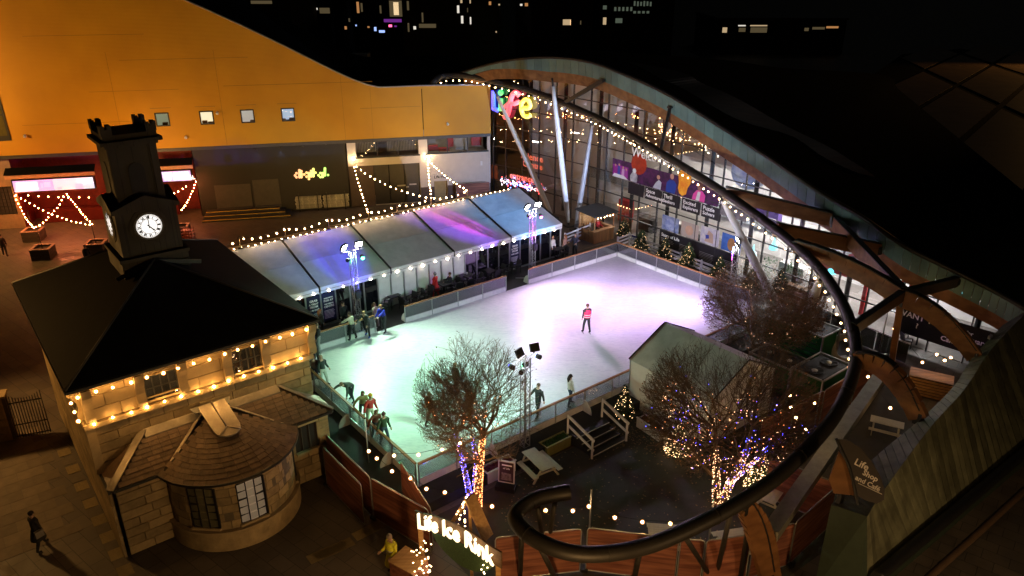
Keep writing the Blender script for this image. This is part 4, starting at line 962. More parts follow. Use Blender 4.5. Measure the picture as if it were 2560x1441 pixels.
# coloured garland over the entrance
glx = MB(); random.seed(5)
for i in range(60): glx.sph(FW(random.uniform(1.6, 6.4), 1.95 + random.gauss(0, .15), .25 + random.uniform(-.1, .15)), .05, 5, 4)
gl = thing('entrance_garland', 'green garland with coloured lights over the hall entrance', 'garland', FW(4, 1.8, .2))
fo = MB()
for i in range(700):
    c = FW(random.uniform(1.4, 6.6), 2.0 + random.gauss(0, .16), .2 + random.uniform(-.15, .15)); d = Vector((random.uniform(-1, 1), random.uniform(-1, 1), random.uniform(-1, 1))).normalized() * .2; e = d.cross(UPV).normalized() * .03
    fo.poly([c - e, c + e, c + d])
part('foliage', fo, mat('fir_green', (.035, .07, .025), .7, var=.4, scale=6), gl); part('bulbs', glx, em('garland_white', (1, .8, .9), 4), gl, 'stuff')
for cn, cl in (('blue', (.1, .2, 1)), ('red', (1, .05, .05))):
    g2 = MB()
    for i in range(30): g2.sph(FW(random.uniform(1.6, 6.4), 2.0 + random.gauss(0, .2), .3 + random.uniform(-.1, .15)), .06, 5, 4)
    part(cn + '_bulbs', g2, em('garland_' + cn, cl, 8), gl, 'stuff')
# ---- big coloured name sign
ls = thing('hall_sign', 'large glowing multicoloured Life sign at the hall corner', 'sign', FW(1, 8, .3))
def stroke(pxs, r=.21):
    pts = []
    for x, y in pxs:
        h_ = fhit(x, y); pts.append(FW(h_[0], h_[1], .35))
    return MB().tube(cr(pts, 6), r, 8)
part('letter_l', stroke([(1240, 226), (1240, 250), (1240, 273)]).tube([FW(.85, 8.45, .35), FW(1.35, 8.35, .35)], .21, 8), em('sign_blue', (.01, .04, 1), 1.5), ls)
part('letter_i', stroke([(1258, 246), (1258, 260), (1258, 276)]).sph(FW(*fhit(1258, 231), .35), .26, 10, 8), em('sign_green', (.0, .75, .18), 1.2), ls)
part('letter_f', stroke([(1304, 238), (1297, 231), (1288, 236), (1283, 252), (1279, 272), (1274, 288), (1267, 292)], .23).tube([FW(*fhit(1270, 266), .37), FW(*fhit(1281, 256), .37), FW(*fhit(1292, 259), .37), FW(*fhit(1305, 254), .37)], .2, 8), em('sign_red', (1, .03, .10), 1.4), ls)
part('letter_e', stroke([(1312, 270), (1331, 268), (1330, 254), (1321, 248), (1312, 256), (1310, 272), (1315, 287), (1325, 291), (1333, 287)], .19), em('sign_yellow', (1, .72, .01), 1.3), ls)

# ---- roof: copper fascia, timber edge beam, dark roof sheet
REP = [(1150, 185, 11.4), (1225, 163, 12.5), (1300, 150, 13.2), (1390, 147, 13.5), (1480, 160, 13.4), (1560, 190, 13), (1640, 225, 12.4), (1720, 270, 11.6), (1830, 340, 10.4), (1930, 405, 9.5), (2040, 480, 8.5), (2150, 545, 7.6), (2260, 620, 6.6), (2370, 675, 5.8), (2480, 730, 5.0), (2562, 778, 4.5)]
RE = cr([U(*p) for p in REP], 5)
def rnrm(i):
    d = (RE[min(i + 1, len(RE) - 1)] - RE[max(i - 1, 0)]); d.z = 0; d.normalize(); return Vector((d.y, -d.x, 0))
M_cop = mat('copper_patina', (.12, .22, .2), rough=.45, metal=.2, var=.22, scale=.6, c2=(.065, .14, .14))
M_glu = wood('glulam', (.14, .058, .02), (.24, .11, .04), 'X', .35, .4, .1, .3)
rt = thing('hall_roof', 'curved dark roof with patinated copper edge and timber beam', 'roof', RE[0])
for i in range(len(RE) - 1):
    n0, n1 = rnrm(i), rnrm(i + 1); a, b = RE[i], RE[i + 1]; d = (b - a).normalized() * .012
    hf0 = 1.05 * min(1, max(.35, i / 14)); hf1 = 1.05 * min(1, max(.35, (i + 1) / 14))
    part('fascia_panel', MB().prism([a + d, b - d, b - d - UPV * hf1 - n1 * .12, a + d - UPV * hf0 - n0 * .12], (n0 + n1) * -.03), M_cop, rt)
    part('edge_beam', MB().prism([a - UPV * (hf0 + .02) - n0 * .3, b - UPV * (hf1 + .02) - n1 * .3, b - UPV * (hf1 + .85) - n1 * .45, a - UPV * (hf0 + .85) - n0 * .45], (n0 + n1) * -.18), M_glu, rt)
part('gutter', MB().tube([p + UPV * .08 - rnrm(i) * .05 for i, p in enumerate(RE)], .13, 6), M_black, rt)
mb = MB(); vs = []; m_ = 8
BKP = [Vector((-2, 95, 9)), Vector((2, 97, 9.5)), Vector((6, 98, 9.8)), Vector((10, 98, 10)), Vector((15, 97, 10)), Vector((19, 96, 10)), Vector((23, 95, 9.8)), Vector((27, 94, 9.5)), Vector((32, 92, 9)), U(2202, 187, 8.6), U(2245, 223, 8.5), U(2300, 268, 8.4), U(2370, 325, 8.3), U(2440, 382, 8.2), U(2510, 439, 8.1), U(2590, 505, 8.0)]
BK_ = cr(BKP, 5)
for p, q in zip(RE, BK_):
    for j in range(m_ + 1):
        t = j / m_; r = p.lerp(q, t); vs.append(r + UPV * (.02 + .5 * math.sin(math.pi * t)))
fs = [(i * (m_ + 1) + j, (i + 1) * (m_ + 1) + j, (i + 1) * (m_ + 1) + j + 1, i * (m_ + 1) + j + 1) for i in range(len(RE) - 1) for j in range(m_)]
part('roof_sheet', mb.add(vs, fs, True), M_roofd, rt)
mb = MB()
for i in range(len(RE) - 1): mb.poly([RE[i] - UPV * .9 - rnrm(i) * .45, RE[i + 1] - UPV * .9 - rnrm(i + 1) * .45, RE[i + 1] - UPV * .7 - rnrm(i + 1) * 7, RE[i] - UPV * .7 - rnrm(i) * 7])
part('soffit', mb, M_glu, rt)
for x, y in ((1445, 205), (1585, 245), (1755, 343), (1935, 448)):
    p = U(x, y, tab([(q[0], q[2]) for q in REP], x) - 1.9) ; cl = part('roof_floodlight', MB().box(p, (.5, .3, .2), .7), M_white, rt); part('bracket', MB().beam(p, p + UPV * .35 + Vector((.2, .3, 0)), .06, .06), M_black, cl)
def roof_at(x): return U(x, tab([(q[0], q[1]) for q in REP], x), tab([(q[0], q[2]) for q in REP], x))

# ================================================================== STEEL RING WITH BULBS
TP = [(1078, 214, 10.5), (1086, 203, 10.9), (1110, 190, 11.2), (1170, 190, 11.3), (1240, 205, 11.0), (1340, 232, 10.3), (1483, 290, 9.3), (1600, 352, 8.8), (1700, 412, 8.4), (1800, 475, 8.0), (1900, 545, 7.6), (2000, 625, 7.1), (2070, 700, 6.7), (2120, 790, 6.2), (2140, 880, 5.7), (2125, 960, 5.3), (2080, 1050, 4.9), (2000, 1140, 4.6), (1900, 1225, 4.4), (1750, 1310, 4.25), (1600, 1370, 4.15), (1450, 1385, 4.1), (1340, 1350, 4.2), (1288, 1295, 4.3), (1325, 1255, 4.4), (1375, 1238, 4.45), (1425, 1230, 4.5)]
TU = cr([U(*p) for p in TP], 8)
M_ringm = mat('bronze_steel', (.04, .035, .03), rough=.52, metal=.5, var=.2, scale=2)
rg = thing('steel_ring', 'huge curved bronze tube sweeping round the yard in a hook', 'steel ring', TU[-1] - UPV * 4.5)
part('ring_tube', MB().tube(TU, .255, 18), M_ringm, rg)
for k in range(10, len(TU) - 6, 14): part('joint_collar', MB().tube([TU[k], TU[k].lerp(TU[k + 1], .12)], .272, 18), M_ringm, rg)
def tube_at(x, y):
    best = None
    for p in TU:
        d = p.y * _c - (p.z - H) * _s; v = p.y * _s + (p.z - H) * _c; e = (1280 + F * p.x / d - x) ** 2 + (720.5 - F * v / d - y) ** 2
        if best is None or e < best[0]: best = (e, p)
    return best[1]
for (x, y), (bx, by) in (((1350, 1268), (1363, 1392)), ((1388, 1248), (1366, 1390)), ((1295, 1330), (1300, 1441)), ((1345, 1372), (1395, 1460)), ((1610, 1385), (1585, 1452)), ((1725, 1335), (1775, 1440)), ((1840, 1280), (1790, 1441)), ((1890, 1262), (1850, 1450))):
    p = tube_at(x, y) - UPV * .2; q = U(bx, by, 0.02); st_ = part('strut', MB().tube([p, q], .09, 10), M_ringm, rg); part('strut_foot', MB().box(q + UPV * .03, (.4, .4, .06), .4), M_ringm, st_)
end_i = next(i for i, p in enumerate(TU) if (p - tube_at(2146, 905)).length < 1e-6)
ups = [p for p in TU[3:end_i + 1]]
tl = []
for i, p in enumerate(ups):
    d = (ups[min(i + 1, len(ups) - 1)] - ups[max(i - 1, 0)]).normalized(); side = Vector((d.y, -d.x, 0)).normalized()
    if side.dot(-p + Vector((0, 10, p.z))) < 0: side = -side
    tl.append(p - UPV * .27 + side * .2)
festoon('bulbs hanging all along the lower side of the big steel ring', [tl], .62, B_tube, drop=.1)

# ================================================================== RAKING COLUMNS AND TIMBER BEAMS
M_colw = mat('pale_column_paint', (.78, .8, .84), rough=.35, var=.06)
def prop(label, foot, head, r=.24, m=M_colw):
    f, h = Vector(foot), Vector(head); t = thing('raking_column', label, 'column', f)
    n = 12; pts = [f.lerp(h, .03 + .92 * k / n) for k in range(n + 1)]
    part('shaft', MB().tube(pts, [r * (.55 + .45 * math.sin(math.pi * min(1, .18 + .8 * k / n)) if k not in (0, n) else .5) for k in range(n + 1)], 16), m, t)
    part('foot_pin', MB().tube([f, pts[0]], .09, 8), M_mull, t); part('head_pin', MB().tube([pts[-1], h], .08, 8), M_mull, t); part('base_block', MB().box(f + UPV * .06, (.7, .7, .12), .5), M_slot, t)
fo_ = U(1422, 566)
prop('pale raking column that leans left to the yellow corner', U(1383, 545), TU[26] - UPV * .25 if False else U(1236, 226, 10.2))
prop('upright white column between the other two raking columns', fo_, U(1380, 196, 12.3))
prop('column with shade put into its grey tone, rising to the ring beside the white one', U(1438, 578), tube_at(1483, 300) - UPV * .3, .22, mat('column_paint_with_shade', (.3, .3, .34), .35))  # same column paint, with its shade put into the grey colour
prop('long white raking column in front of the posters', U(1958, 790), tube_at(1797, 478) - UPV * .3, .26)
prop('short cream column behind the green chillers', U(2008, 812), tube_at(2050, 680) - UPV * .3, .3)
def gl_beam(label, pts, wd=.28, ht=.75, cap=True, m=None, name='timber_beam', cat='beam'):
    """glued timber beam along a polyline, with a dark steel cap strip"""
    pts = [Vector(p) for p in pts]; t = thing(name, label, cat, pts[0]); mb = MB(); cp = MB(); n = len(pts)
    for i in range(n - 1):
        h0 = ht * (.75 + .25 * math.sin(math.pi * i / (n - 1))) if n > 3 else ht
        mb.beam(pts[i], pts[i + 1], wd, h0); cp.beam(pts[i] + UPV * (h0 / 2 + .03), pts[i + 1] + UPV * (h0 / 2 + .03), wd + .04, .05)
    part('timber', mb, m or M_glu, t)
    if cap: part('steel_cap', cp, M_black, t)
    for p in (pts[0], pts[-1]): part('end_plate', MB().box(p, (.3, .3, ht * .6), .6), M_black, t)
    return t
def arc(p, q, rise, n=8):
    p, q = Vector(p), Vector(q); return [p.lerp(q, k / n) + UPV * rise * 4 * (k / n) * (1 - k / n) for k in range(n + 1)]
ND = U(2255, 745, 6.3)
gl_beam('short steel strut from the ring to the highest roof edge', [tube_at(1420, 255), roof_at(1508) - UPV * .9], .2, .3, False, M_ringm)
gl_beam('steep dark strut from the ring up to the copper edge', [tube_at(1650, 378), roof_at(1677) - UPV * .6], .18, .22, False, M_black)
gl_beam('timber beam from the ring to the roof above the long raking column', [tube_at(1818, 480), roof_at(2085) - UPV * 1.0])
gl_beam('timber beam above the cafe letters crossing from ring to roof', [tube_at(1940, 570), roof_at(2205) - UPV * 1.0])
gl_beam('long curved timber rib from the ring down to the zinc wall', arc(tube_at(1995, 618) , ND, .25, 6)[:-1] + arc(ND, U(2437, 893, 4.2), .45, 6), .3, .85)
gl_beam('timber beam from the copper edge down to the dark node', [roof_at(2095) - UPV * 1.1, ND + UPV * .1])
gl_beam('dark crossing beam from ring over the node to the roof edge', [tube_at(2148, 815), ND + UPV * .12, roof_at(2395) - UPV * .4], .26, .5, True, wood('dark_glulam', (.06, .03, .015), (.12, .06, .03), 'X', .35, .4, .1, .3))
gl_beam('upright timber post below the beam crossing', [ND - UPV * .3, U(2224, 940, 0)], .28, .35, False)
gl_beam('arched timber rib from the ring to the zinc coping by the picnic table', arc(tube_at(2148, 905), U(2297, 1045, 4.1), .7), .3, .85)
gl_beam('timber fin under the hook of the ring at the lower right', arc(tube_at(1885, 1262) - UPV * .3, U(1925, 1445, .4), .4), .3, .9)
gl_beam('pale zinc covered beam running down the yard to the lower hoarding', [U(1925, 1335, 2.4), U(2205, 935, 2.4)], .55, .4, False, mat('zinc_strip', (.3, .28, .22), .4, .5, var=.2), 'zinc_beam')

# ================================================================== ZINC SHOP ROOF AT THE RIGHT
M_zn = mat('zinc_board', (.14, .14, .085), rough=.6, metal=.1, var=.45, scale=1.1)
zn = thing('zinc_wall', 'sloping zinc clad shop roof with standing seams at the right edge', 'roof', U(2300, 1250, 0))
inn = cr([U(2508, 812, 4.4), U(2432, 893, 4.2), U(2385, 965, 4.1), U(2305, 1045, 4.0), U(2180, 1150, 3.9), U(2078, 1262, 3.8)], 8)
rdg = cr([U(2575, 772, 4.6), U(2480, 872, 4.5), U(2410, 975, 4.45), U(2325, 1070, 4.4), U(2210, 1225, 4.3), U(2168, 1292, 4.2)], 8)
bot = cr([U(2680, 1010, 1.6), U(2560, 1108, 1.6), U(2460, 1190, 1.6), U(2370, 1265, 1.6), U(2260, 1355, 1.6), U(2168, 1432, 1.6)], 8)
for i in range(len(inn) - 1):
    e = .055
    for P, Q, nm in ((inn, rdg, 'coping_board'), (rdg, bot, 'seam_board')):
        a, b, c, d = P[i].lerp(P[i + 1], e), P[i].lerp(P[i + 1], 1 - e), Q[i].lerp(Q[i + 1], 1 - e), Q[i].lerp(Q[i + 1], e)
        part(nm, MB().prism([a, b, c, d], UPV * -.06 + Vector((0, 0, -.02 * random.random()))), M_zn, zn)
mb = MB()
for i in range(len(inn) - 1): mb.poly([inn[i], inn[i + 1], Vector((inn[i + 1].x, inn[i + 1].y, 0)), Vector((inn[i].x, inn[i].y, 0))]); mb.poly([bot[i], bot[i + 1], Vector((bot[i + 1].x, bot[i + 1].y, 0)), Vector((bot[i].x, bot[i].y, 0))]); mb.poly([p - UPV * .09 for p in (inn[i], inn[i + 1], rdg[i + 1], rdg[i])]); mb.poly([p - UPV * .09 for p in (rdg[i], rdg[i + 1], bot[i + 1], bot[i])])
mb.poly([inn[-1], rdg[-1], bot[-1], Vector((bot[-1].x, bot[-1].y, 0)), Vector((inn[-1].x, inn[-1].y, 0))])
part('backing', mb, mat('dark_green_wall', (.03, .045, .03), .6), zn)
part('gutter', MB().tube([p + UPV * .02 + Vector((.2, -.25, 0)) for p in bot], .22, 8), M_black, zn)
part('lower_ledge', MB().tube([p - UPV * .6 + Vector((.75, -.85, 0)) for p in bot], .14, 6), mat('brown_ledge', (.1, .06, .035), .6), zn)
part('hook_clip', MB().box(inn[4] + UPV * .1, (.3, .1, .15), .7), M_white, zn)
# leaf shaped shop sign on its timber fin
sn = thing('leaf_sign', 'dark leaf shaped sign reading Life Shop and Café on a timber fin', 'sign', U(2160, 1258, 2.2))
q0, q1 = U(2095, 1100, 4.6), U(2212, 1257, 2.9)
lp = [(2092, 1098), (2120, 1100), (2150, 1120), (2180, 1155), (2200, 1190), (2212, 1225), (2210, 1250), (2192, 1260), (2165, 1252), (2138, 1238), (2130, 1205), (2120, 1165), (2106, 1130)]
SY = U(2160, 1190, 5.1)
def onS(x, y, o=0.):   # plane of the sign: faces the viewer, tilted back
    r = ray(x, y); n = Vector((-.35, -.8, .5)).normalized(); t = n.dot(SY - Vector((0, 0, H))) / n.dot(r); return Vector((0, 0, H)) + r * t + n * o
part('board', MB().prism([onS(*p) for p in lp], Vector((.35, .8, -.5)).normalized() * .06), mat('dark_brown_board', (.035, .028, .025), .5), sn)
part('rim', MB().tube(cr([onS(x, y, .0) for x, y in ((2090, 1096), (2106, 1130), (2122, 1165), (2133, 1205), (2140, 1240), (2143, 1262))], 5), .05, 8), M_black, sn)
sxd = (onS(2200, 1222) - onS(2150, 1196)).normalized(); syd = Vector((-.35, -.8, .5)).normalized().cross(sxd)
for t_, x, y, sz in (('Life', 2134, 1160, .31), ('Shop', 2155, 1186, .24), ('and Café', 2141, 1190, .22)):
    o_ = onS(x, y, .02) - (syd * .12 if t_ == 'and Café' else syd * 0)
    part('lettering', place_text(text_mb(t_, sz, .006, .004), o_, sxd, syd, Vector((-.35, -.8, .5)).normalized()), mat('pale_lettering', (.65, .6, .55), .5), sn)
part('rule_line', MB().beam(onS(2145, 1208, .02), onS(2205, 1236, .02), .015, .015), MT['pale_lettering'], sn)
part('timber_fin', MB().prism([onS(x, y, -.08) for x, y in ((2098, 1130), (2112, 1150), (2126, 1190), (2136, 1240), (2085, 1235), (2072, 1200))], Vector((.35, .8, -.5)).normalized() * .25), M_glu, sn)
part('post', MB().beam(onS(2110, 1215, -.2), Vector((onS(2110, 1215).x, onS(2110, 1215).y + .3, 0)), .16, .16), M_black, sn)
# ================================================================== STONE HOUSE WITH CLOCK TOWER
M_stone = mat('sandstone_block', (.31, .225, .115), rough=.85, var=.3, scale=2.2, bump=.5, bscale=18)
M_mortar = mat('stone_core', (.16, .125, .08), rough=.9, var=.25, bump=.3)
M_trimst = mat('dressed_stone', (.38, .28, .15), rough=.8, var=.15, scale=2, bump=.25, bscale=20)
M_slateb = mat('dark_slate_roof', (.007, .007, .0075), rough=.85, var=.3, scale=2, bump=.3, bscale=9, spec=.12)
M_slate = mat('brown_slate', (.115, .075, .05), rough=.6, var=.35, scale=4, bump=.3, bscale=20)
M_lead = mat('lead_sheet', (.34, .3, .25), rough=.38, metal=.55, var=.2, scale=3, bump=.3, bscale=8)
HA0, HA1, HB0, HB1, EZ = 2.4, 10.85, 27.4, 38.7, 7.0
hs = thing('stone_house', 'old sandstone house with dark hipped roof and a round bay', 'house', AB(HA0, HB0))
part('core_walls', MB().abox(HA0 + .06, HA1 - .06, HB0 + .06, HB1, .02, EZ - .1), M_mortar, hs)
E0, E1, F0, F1 = HA0 - .42, HA1 + .42, HB0 - .45, HB1 + .4
AC = (HA0 + HA1) / 2; APZ = 9.35; AP0 = AB(AC - .1, 31.5, APZ); AP1 = AB(AC, 34.4, APZ)
c00, c10, c11, c01 = AB(E0, F0, EZ), AB(E1, F0, EZ), AB(E1, F1, EZ), AB(E0, F1, EZ)
for nm, pts in (('roof_slope', [c00, c10, AP0]), ('roof_slope', [c10, c11, AP1, AP0]), ('roof_slope', [c11, c01, AP1]), ('roof_slope', [c01, c00, AP0, AP1])):
    part(nm, MB().prism(pts, UPV * .06), M_slateb, hs)
for p, q in ((c00, AP0), (c10, AP0), (c11, AP1), (c01, AP1)): part('hip_flashing', MB().tube([p + UPV * .06, q + UPV * .08], .045, 6), mat('dull_lead', (.05, .045, .04), .6), hs)
ev = MB()
for p, q in ((c00, c10), (c10, c11), (c11, c01), (c01, c00)): ev.beam(p - UPV * .05, q - UPV * .05, .1, .1)
part('gutter', ev, M_black, hs)
part('eave_soffit', MB().abox(E0 + .05, E1 - .05, F0 + .05, HB0 + .02, EZ - .16, EZ - .1).abox(E0 + .05, HA0 + .02, HB0 + .02, F1 - .05, EZ - .16, EZ - .1), M_trimst, hs)
SCZ = 5.35
part('string_course', MB().abox(HA0 - .14, HA1 + .14, HB0 - .16, HB0 + .1, SCZ - .2, SCZ), M_trimst, hs)
part('string_course', MB().abox(HA0 - .16, HA0 + .1, HB0 + .1, HB1, SCZ - .2, SCZ), M_trimst, hs)
def blocks_flat(parent, f, a0, a1, z0, z1, ch, skip, proud=.0, jit=.012, lo=.55, hi=1.15, mm=None):
    """courses of separate stones; f(u, z, depth) -> world"""
    n = round((z1 - z0) / ch); ch = (z1 - z0) / n
    for j in range(n):
        u = a0 + (-random.random() * .4 if j % 2 else 0); za, zb = z0 + j * ch + .008, z0 + (j + 1) * ch - .008
        while u < a1 - .05:
            w_ = random.uniform(lo, hi); ua, ub = max(u, a0) + .008, min(u + w_, a1) - .008; u += w_
            if a1 - u < .25: ub = a1 - .008; u = a1
            if ub - ua < .12: continue
            segs = [(ua, ub)]
            for (k0, k1, l0, l1) in skip:
                if zb > l0 + .02 and za < l1 - .02:
                    ns = []
                    for x0, x1 in segs:
                        if x1 <= k0 or x0 >= k1: ns.append((x0, x1)); continue
                        if k0 - x0 > .1: ns.append((x0, k0))
                        if x1 - k1 > .1: ns.append((k1, x1))
                    segs = ns
            for x0, x1 in segs:
                d = random.uniform(0, jit); e = .012
                fr = [f(x0 + e, za + e, d + .02), f(x1 - e, za + e, d + .02), f(x1 - e, zb - e, d + .02), f(x0 + e, zb - e, d + .02)]
                bk = [f(x0, za, d), f(x1, za, d), f(x1, zb, d), f(x0, zb, d)]; bb = [f(x0, za, -.08), f(x1, za, -.08), f(x1, zb, -.08), f(x0, zb, -.08)]
                mb = MB(); mb.add(fr + bk + bb, [(0, 1, 2, 3)] + [(i, 4 + i, 4 + (i + 1) % 4, (i + 1) % 4) for i in range(4)] + [(4 + i, 8 + i, 8 + (i + 1) % 4, 4 + (i + 1) % 4) for i in range(4)])
                part('stone_block', mb, mm or M_stone, parent)
fa = lambda u, z, d: AB(u, HB0 - d, z)
wz0, wz1 = SCZ + .15, EZ - .55
wina = [(a_of(360, 960, HB0), a_of(441, 940, HB0)), (a_of(579, 895, HB0), a_of(652, 865, HB0))]
sk = [(a, b, wz0, wz1) for a, b in wina]
blocks_flat(hs, fa, HA0, HA1, 3.2, SCZ - .2, .36, [], lo=.7, hi=1.4)
blocks_flat(hs, fa, HA0, HA1, SCZ, EZ - .16, .5, sk, lo=1.0, hi=1.6, mm=M_trimst)
fl = lambda u, z, d: AB(HA0 - d, u, z)
blocks_flat(hs, fl, HB0, HB1, 3.0, SCZ - .2, .6, [], lo=1.2, hi=2.0); blocks_flat(hs, fl, HB0, HB1, SCZ, EZ - .2, .7, [], lo=1.3, hi=2.2); blocks_flat(hs, fl, HB0 - 1.2, HB1, .05, 3.0, .6, [], lo=1.6, hi=2.4)
cor = MB()
prof = [(0, 0), (.16, .0), (.2, .25), (.1, .55), (.14, .8), (.36, 1.1), (.38, 1.42), (0, 1.42)]
for x, y in ((215, 1000), (347, 965), (453, 930), (567, 905), (662, 870), (775, 830)):
    a = a_of(x, y, HB0 - .1)
    part('corbel', MB().prism([AB(a - .16, HB0 - .02 - d, SCZ + .02 + z) for d, z in prof], DA * .32), M_trimst, hs)
for b in (HB0 + .4, 30, 33, 36): part('corbel', MB().prism([AB(HA0 - .02 - d, b - .16, SCZ + .02 + z) for d, z in prof], DB * .32), M_trimst, hs)
M_inside = mat('dark_inside', (.01, .01, .012), .7); M_bar = mat('glazing_bar', (.05, .045, .04), .5)
for a0, a1 in wina:
    wn = part('window', MB().abox(a0, a1, HB0 - .05, HB0 + .05, wz0 - .08, wz0), M_trimst, hs); part('lintel', MB().abox(a0, a1, HB0 - .02, HB0 + .05, wz1, wz1 + .05), M_trimst, wn)
    part('dark_room', MB().abox(a0, a1, HB0 + .045, HB0 + .055, wz0, wz1), M_inside, wn)
    n = 4
    for i in range(n):
        for j in range(2): part('pane', MB().abox(lerp(a0, a1, i / n) + .02, lerp(a0, a1, (i + 1) / n) - .02, HB0 + .0, HB0 + .006, lerp(wz0, wz1, j / 2) + .02, lerp(wz0, wz1, (j + 1) / 2) - .02), M_clear, wn)
    br = MB()
    for i in range(n + 1): br.abox(lerp(a0, a1, i / n) - .02, lerp(a0, a1, i / n) + .02, HB0 - .03, HB0 + .02, wz0, wz1)
    for j in range(3): br.abox(a0, a1, HB0 - .028, HB0 + .018, lerp(wz0, wz1, j / 2) - .02, lerp(wz0, wz1, j / 2) + .02)
    part('glazing_bars', br, M_bar, wn)
part('lower_sash_rail', MB().abox(wina[0][0], wina[0][1], HB0 - .06, HB0 - .03, wz0 + .1, wz0 + .16), M_trimst, hs)
# eave and ledge bulbs
festoon('row of warm bulbs hung under the front eave of the stone house', [[AB(E0 + .05, F0 + .06, EZ - .2), AB(E1 - .1, F0 + .06, EZ - .2)]], .56, B_house, drop=.08)
festoon('row of warm bulbs along the ledge below the house windows', [[AB(HA0 - .1, HB0 - .24, SCZ + .12), AB(HA1 + .1, HB0 - .24, SCZ + .12)]], .6, B_house, drop=.02)
festoon('few warm bulbs down the left corner of the stone house', [[AB(E0 + .1, F0 + .1, EZ - .2), AB(HA0 - .24, HB0 - .2, SCZ + .2)]], .42, B_house, drop=.02)

# ---- front wing with round bay
WZ = 3.2; CA, CB, CR = 6.7, 26.45, 2.42
part('wing_core', MB().abox(2.66, 10.84, 26.3, HB0 + .05, .02, WZ - .05), M_mortar, hs)
fw = lambda u, z, d: AB(u, 26.24 - d, z)
wwin = (9.35, 10.35, 1.6, 2.85)
blocks_flat(hs, fw, 9.0, 10.9, .05, WZ - .06, .4, [wwin], lo=.6, hi=1.0); blocks_flat(hs, fw, 2.6, 4.4, .05, WZ - .06, .4, [], lo=.7, hi=1.2)
ww = part('window', MB().abox(wwin[0], wwin[1], 26.12, 26.27, wwin[2] - .12, wwin[2]), M_trimst, hs); part('lintel', MB().abox(wwin[0], wwin[1], 26.15, 26.27, wwin[3], wwin[3] + .2), M_trimst, ww)
part('dark_room', MB().abox(wwin[0], wwin[1], 26.285, 26.3, wwin[2], wwin[3]), M_inside, ww)
br = MB()
for i in range(4): br.abox(lerp(wwin[0], wwin[1], i / 3) - .02, lerp(wwin[0], wwin[1], i / 3) + .02, 26.24, 26.28, wwin[2], wwin[3])
part('glazing_bars', br, M_bar, ww)
cyl = MB(); cyl.lathe([(CR, .02), (CR, WZ - .05)], AB(CA, CB), 48); part('bay_core', cyl, M_mortar, hs)
def fcyl(u, z, d):   # u: arc length measured from straight ahead (-b), to the right
    t = u / CR; return AB(CA + (CR + d) * math.sin(t), CB - (CR + d) * math.cos(t), z)
def ang_of(x, y, z):
    p = toab(U(x, y, z)); return math.atan2(p[0] - CA, CB - p[1]) * CR
bw = []
for x0, y0, x1, y1, z0, z1 in ((487, 1275, 523, 1270, 1.1, 2.85), (612, 1262, 659, 1250, 1.1, 2.85), (716, 1150, 728, 1130, 1.1, 2.9)):
    bw.append((ang_of(x0, y0, 2.0), ang_of(x1, y1, 2.0), z0, z1))
bw = [(lambda c: (c - .48, c + .48, q[2], q[3]))((q[0] + q[1]) / 2) for q in bw]
PI_ = math.pi
blocks_flat(hs, fcyl, -CR * 1.62, CR * 1.62, .95, WZ - .06, .37, bw, lo=.55, hi=.95)
def arcband(r0, r1, z0, z1, t0=-1.7, t1=1.7, n=36):
    mb = MB()
    for i in range(n):
        a, b = lerp(t0, t1, i / n), lerp(t0, t1, (i + 1) / n); P = lambda t, r, z: AB(CA + r * math.sin(t), CB - r * math.cos(t), z)
        mb.add([P(a, r0, z0), P(b, r0, z0), P(b, r1, z0), P(a, r1, z0), P(a, r0, z1), P(b, r0, z1), P(b, r1, z1), P(a, r1, z1)], [(3, 2, 1, 0), (4, 5, 6, 7), (0, 1, 5, 4), (2, 3, 7, 6)], False)
    return mb
part('plinth', arcband(CR + .12, CR - .05, .02, .85), M_stone, hs); part('plinth_ledge', arcband(CR + .17, CR - .05, .855, .93), M_trimst, hs)
part('bay_gutter', arcband(CR + .34, CR + .2, WZ - .06, WZ + .04, -1.45, 1.45), M_black, hs)
M_blindw = mat('window_blind', (.42, .38, .40), .7, var=.1); E_blind = em('glowing_blind', (.8, .66, .62), .05, False)
for i, (u0, u1, z0, z1) in enumerate(bw):
    mb = MB()
    for k in range(6):
        a, b = lerp(u0, u1, k / 6), lerp(u0, u1, (k + 1) / 6); mb.poly([fcyl(a, z0, .004), fcyl(b, z0, .004), fcyl(b, z1, .004), fcyl(a, z1, .004)])
    wn = part('window', mb, E_blind if i == 1 else mat('dim_blind', (.2, .18, .1), .7), hs)
    for k in range(3):
        for j in range(5): a, b = lerp(u0, u1, k / 3) + .03, lerp(u0, u1, (k + 1) / 3) - .03; c, d = lerp(z0, z1, j / 5) + .03, lerp(z0, z1, (j + 1) / 5) - .03; part('pane', MB().poly([fcyl(a, c, .015), fcyl(b, c, .015), fcyl(b, d, .015), fcyl(a, d, .015)]), M_clear, wn)
    br = MB()
    for k in range(4): br.beam(fcyl(lerp(u0, u1, k / 3), z0, .03), fcyl(lerp(u0, u1, k / 3), z1, .03), .035, .035)
    for j in range(6): br.beam(fcyl(u0, lerp(z0, z1, j / 5), .03), fcyl(u1, lerp(z0, z1, j / 5), .03), .035, .035 if j != 3 else .07)
    br.beam(fcyl(u1 + .04, z0, .03), fcyl(u1 + .04, z1, .03), .1, .07)
    part('glazing_bars', br, M_black, wn); part('sill', MB().beam(fcyl(u0 - .06, z0 - .06, .06), fcyl(u1 + .06, z0 - .06, .06), .16, .1), M_trimst, wn)
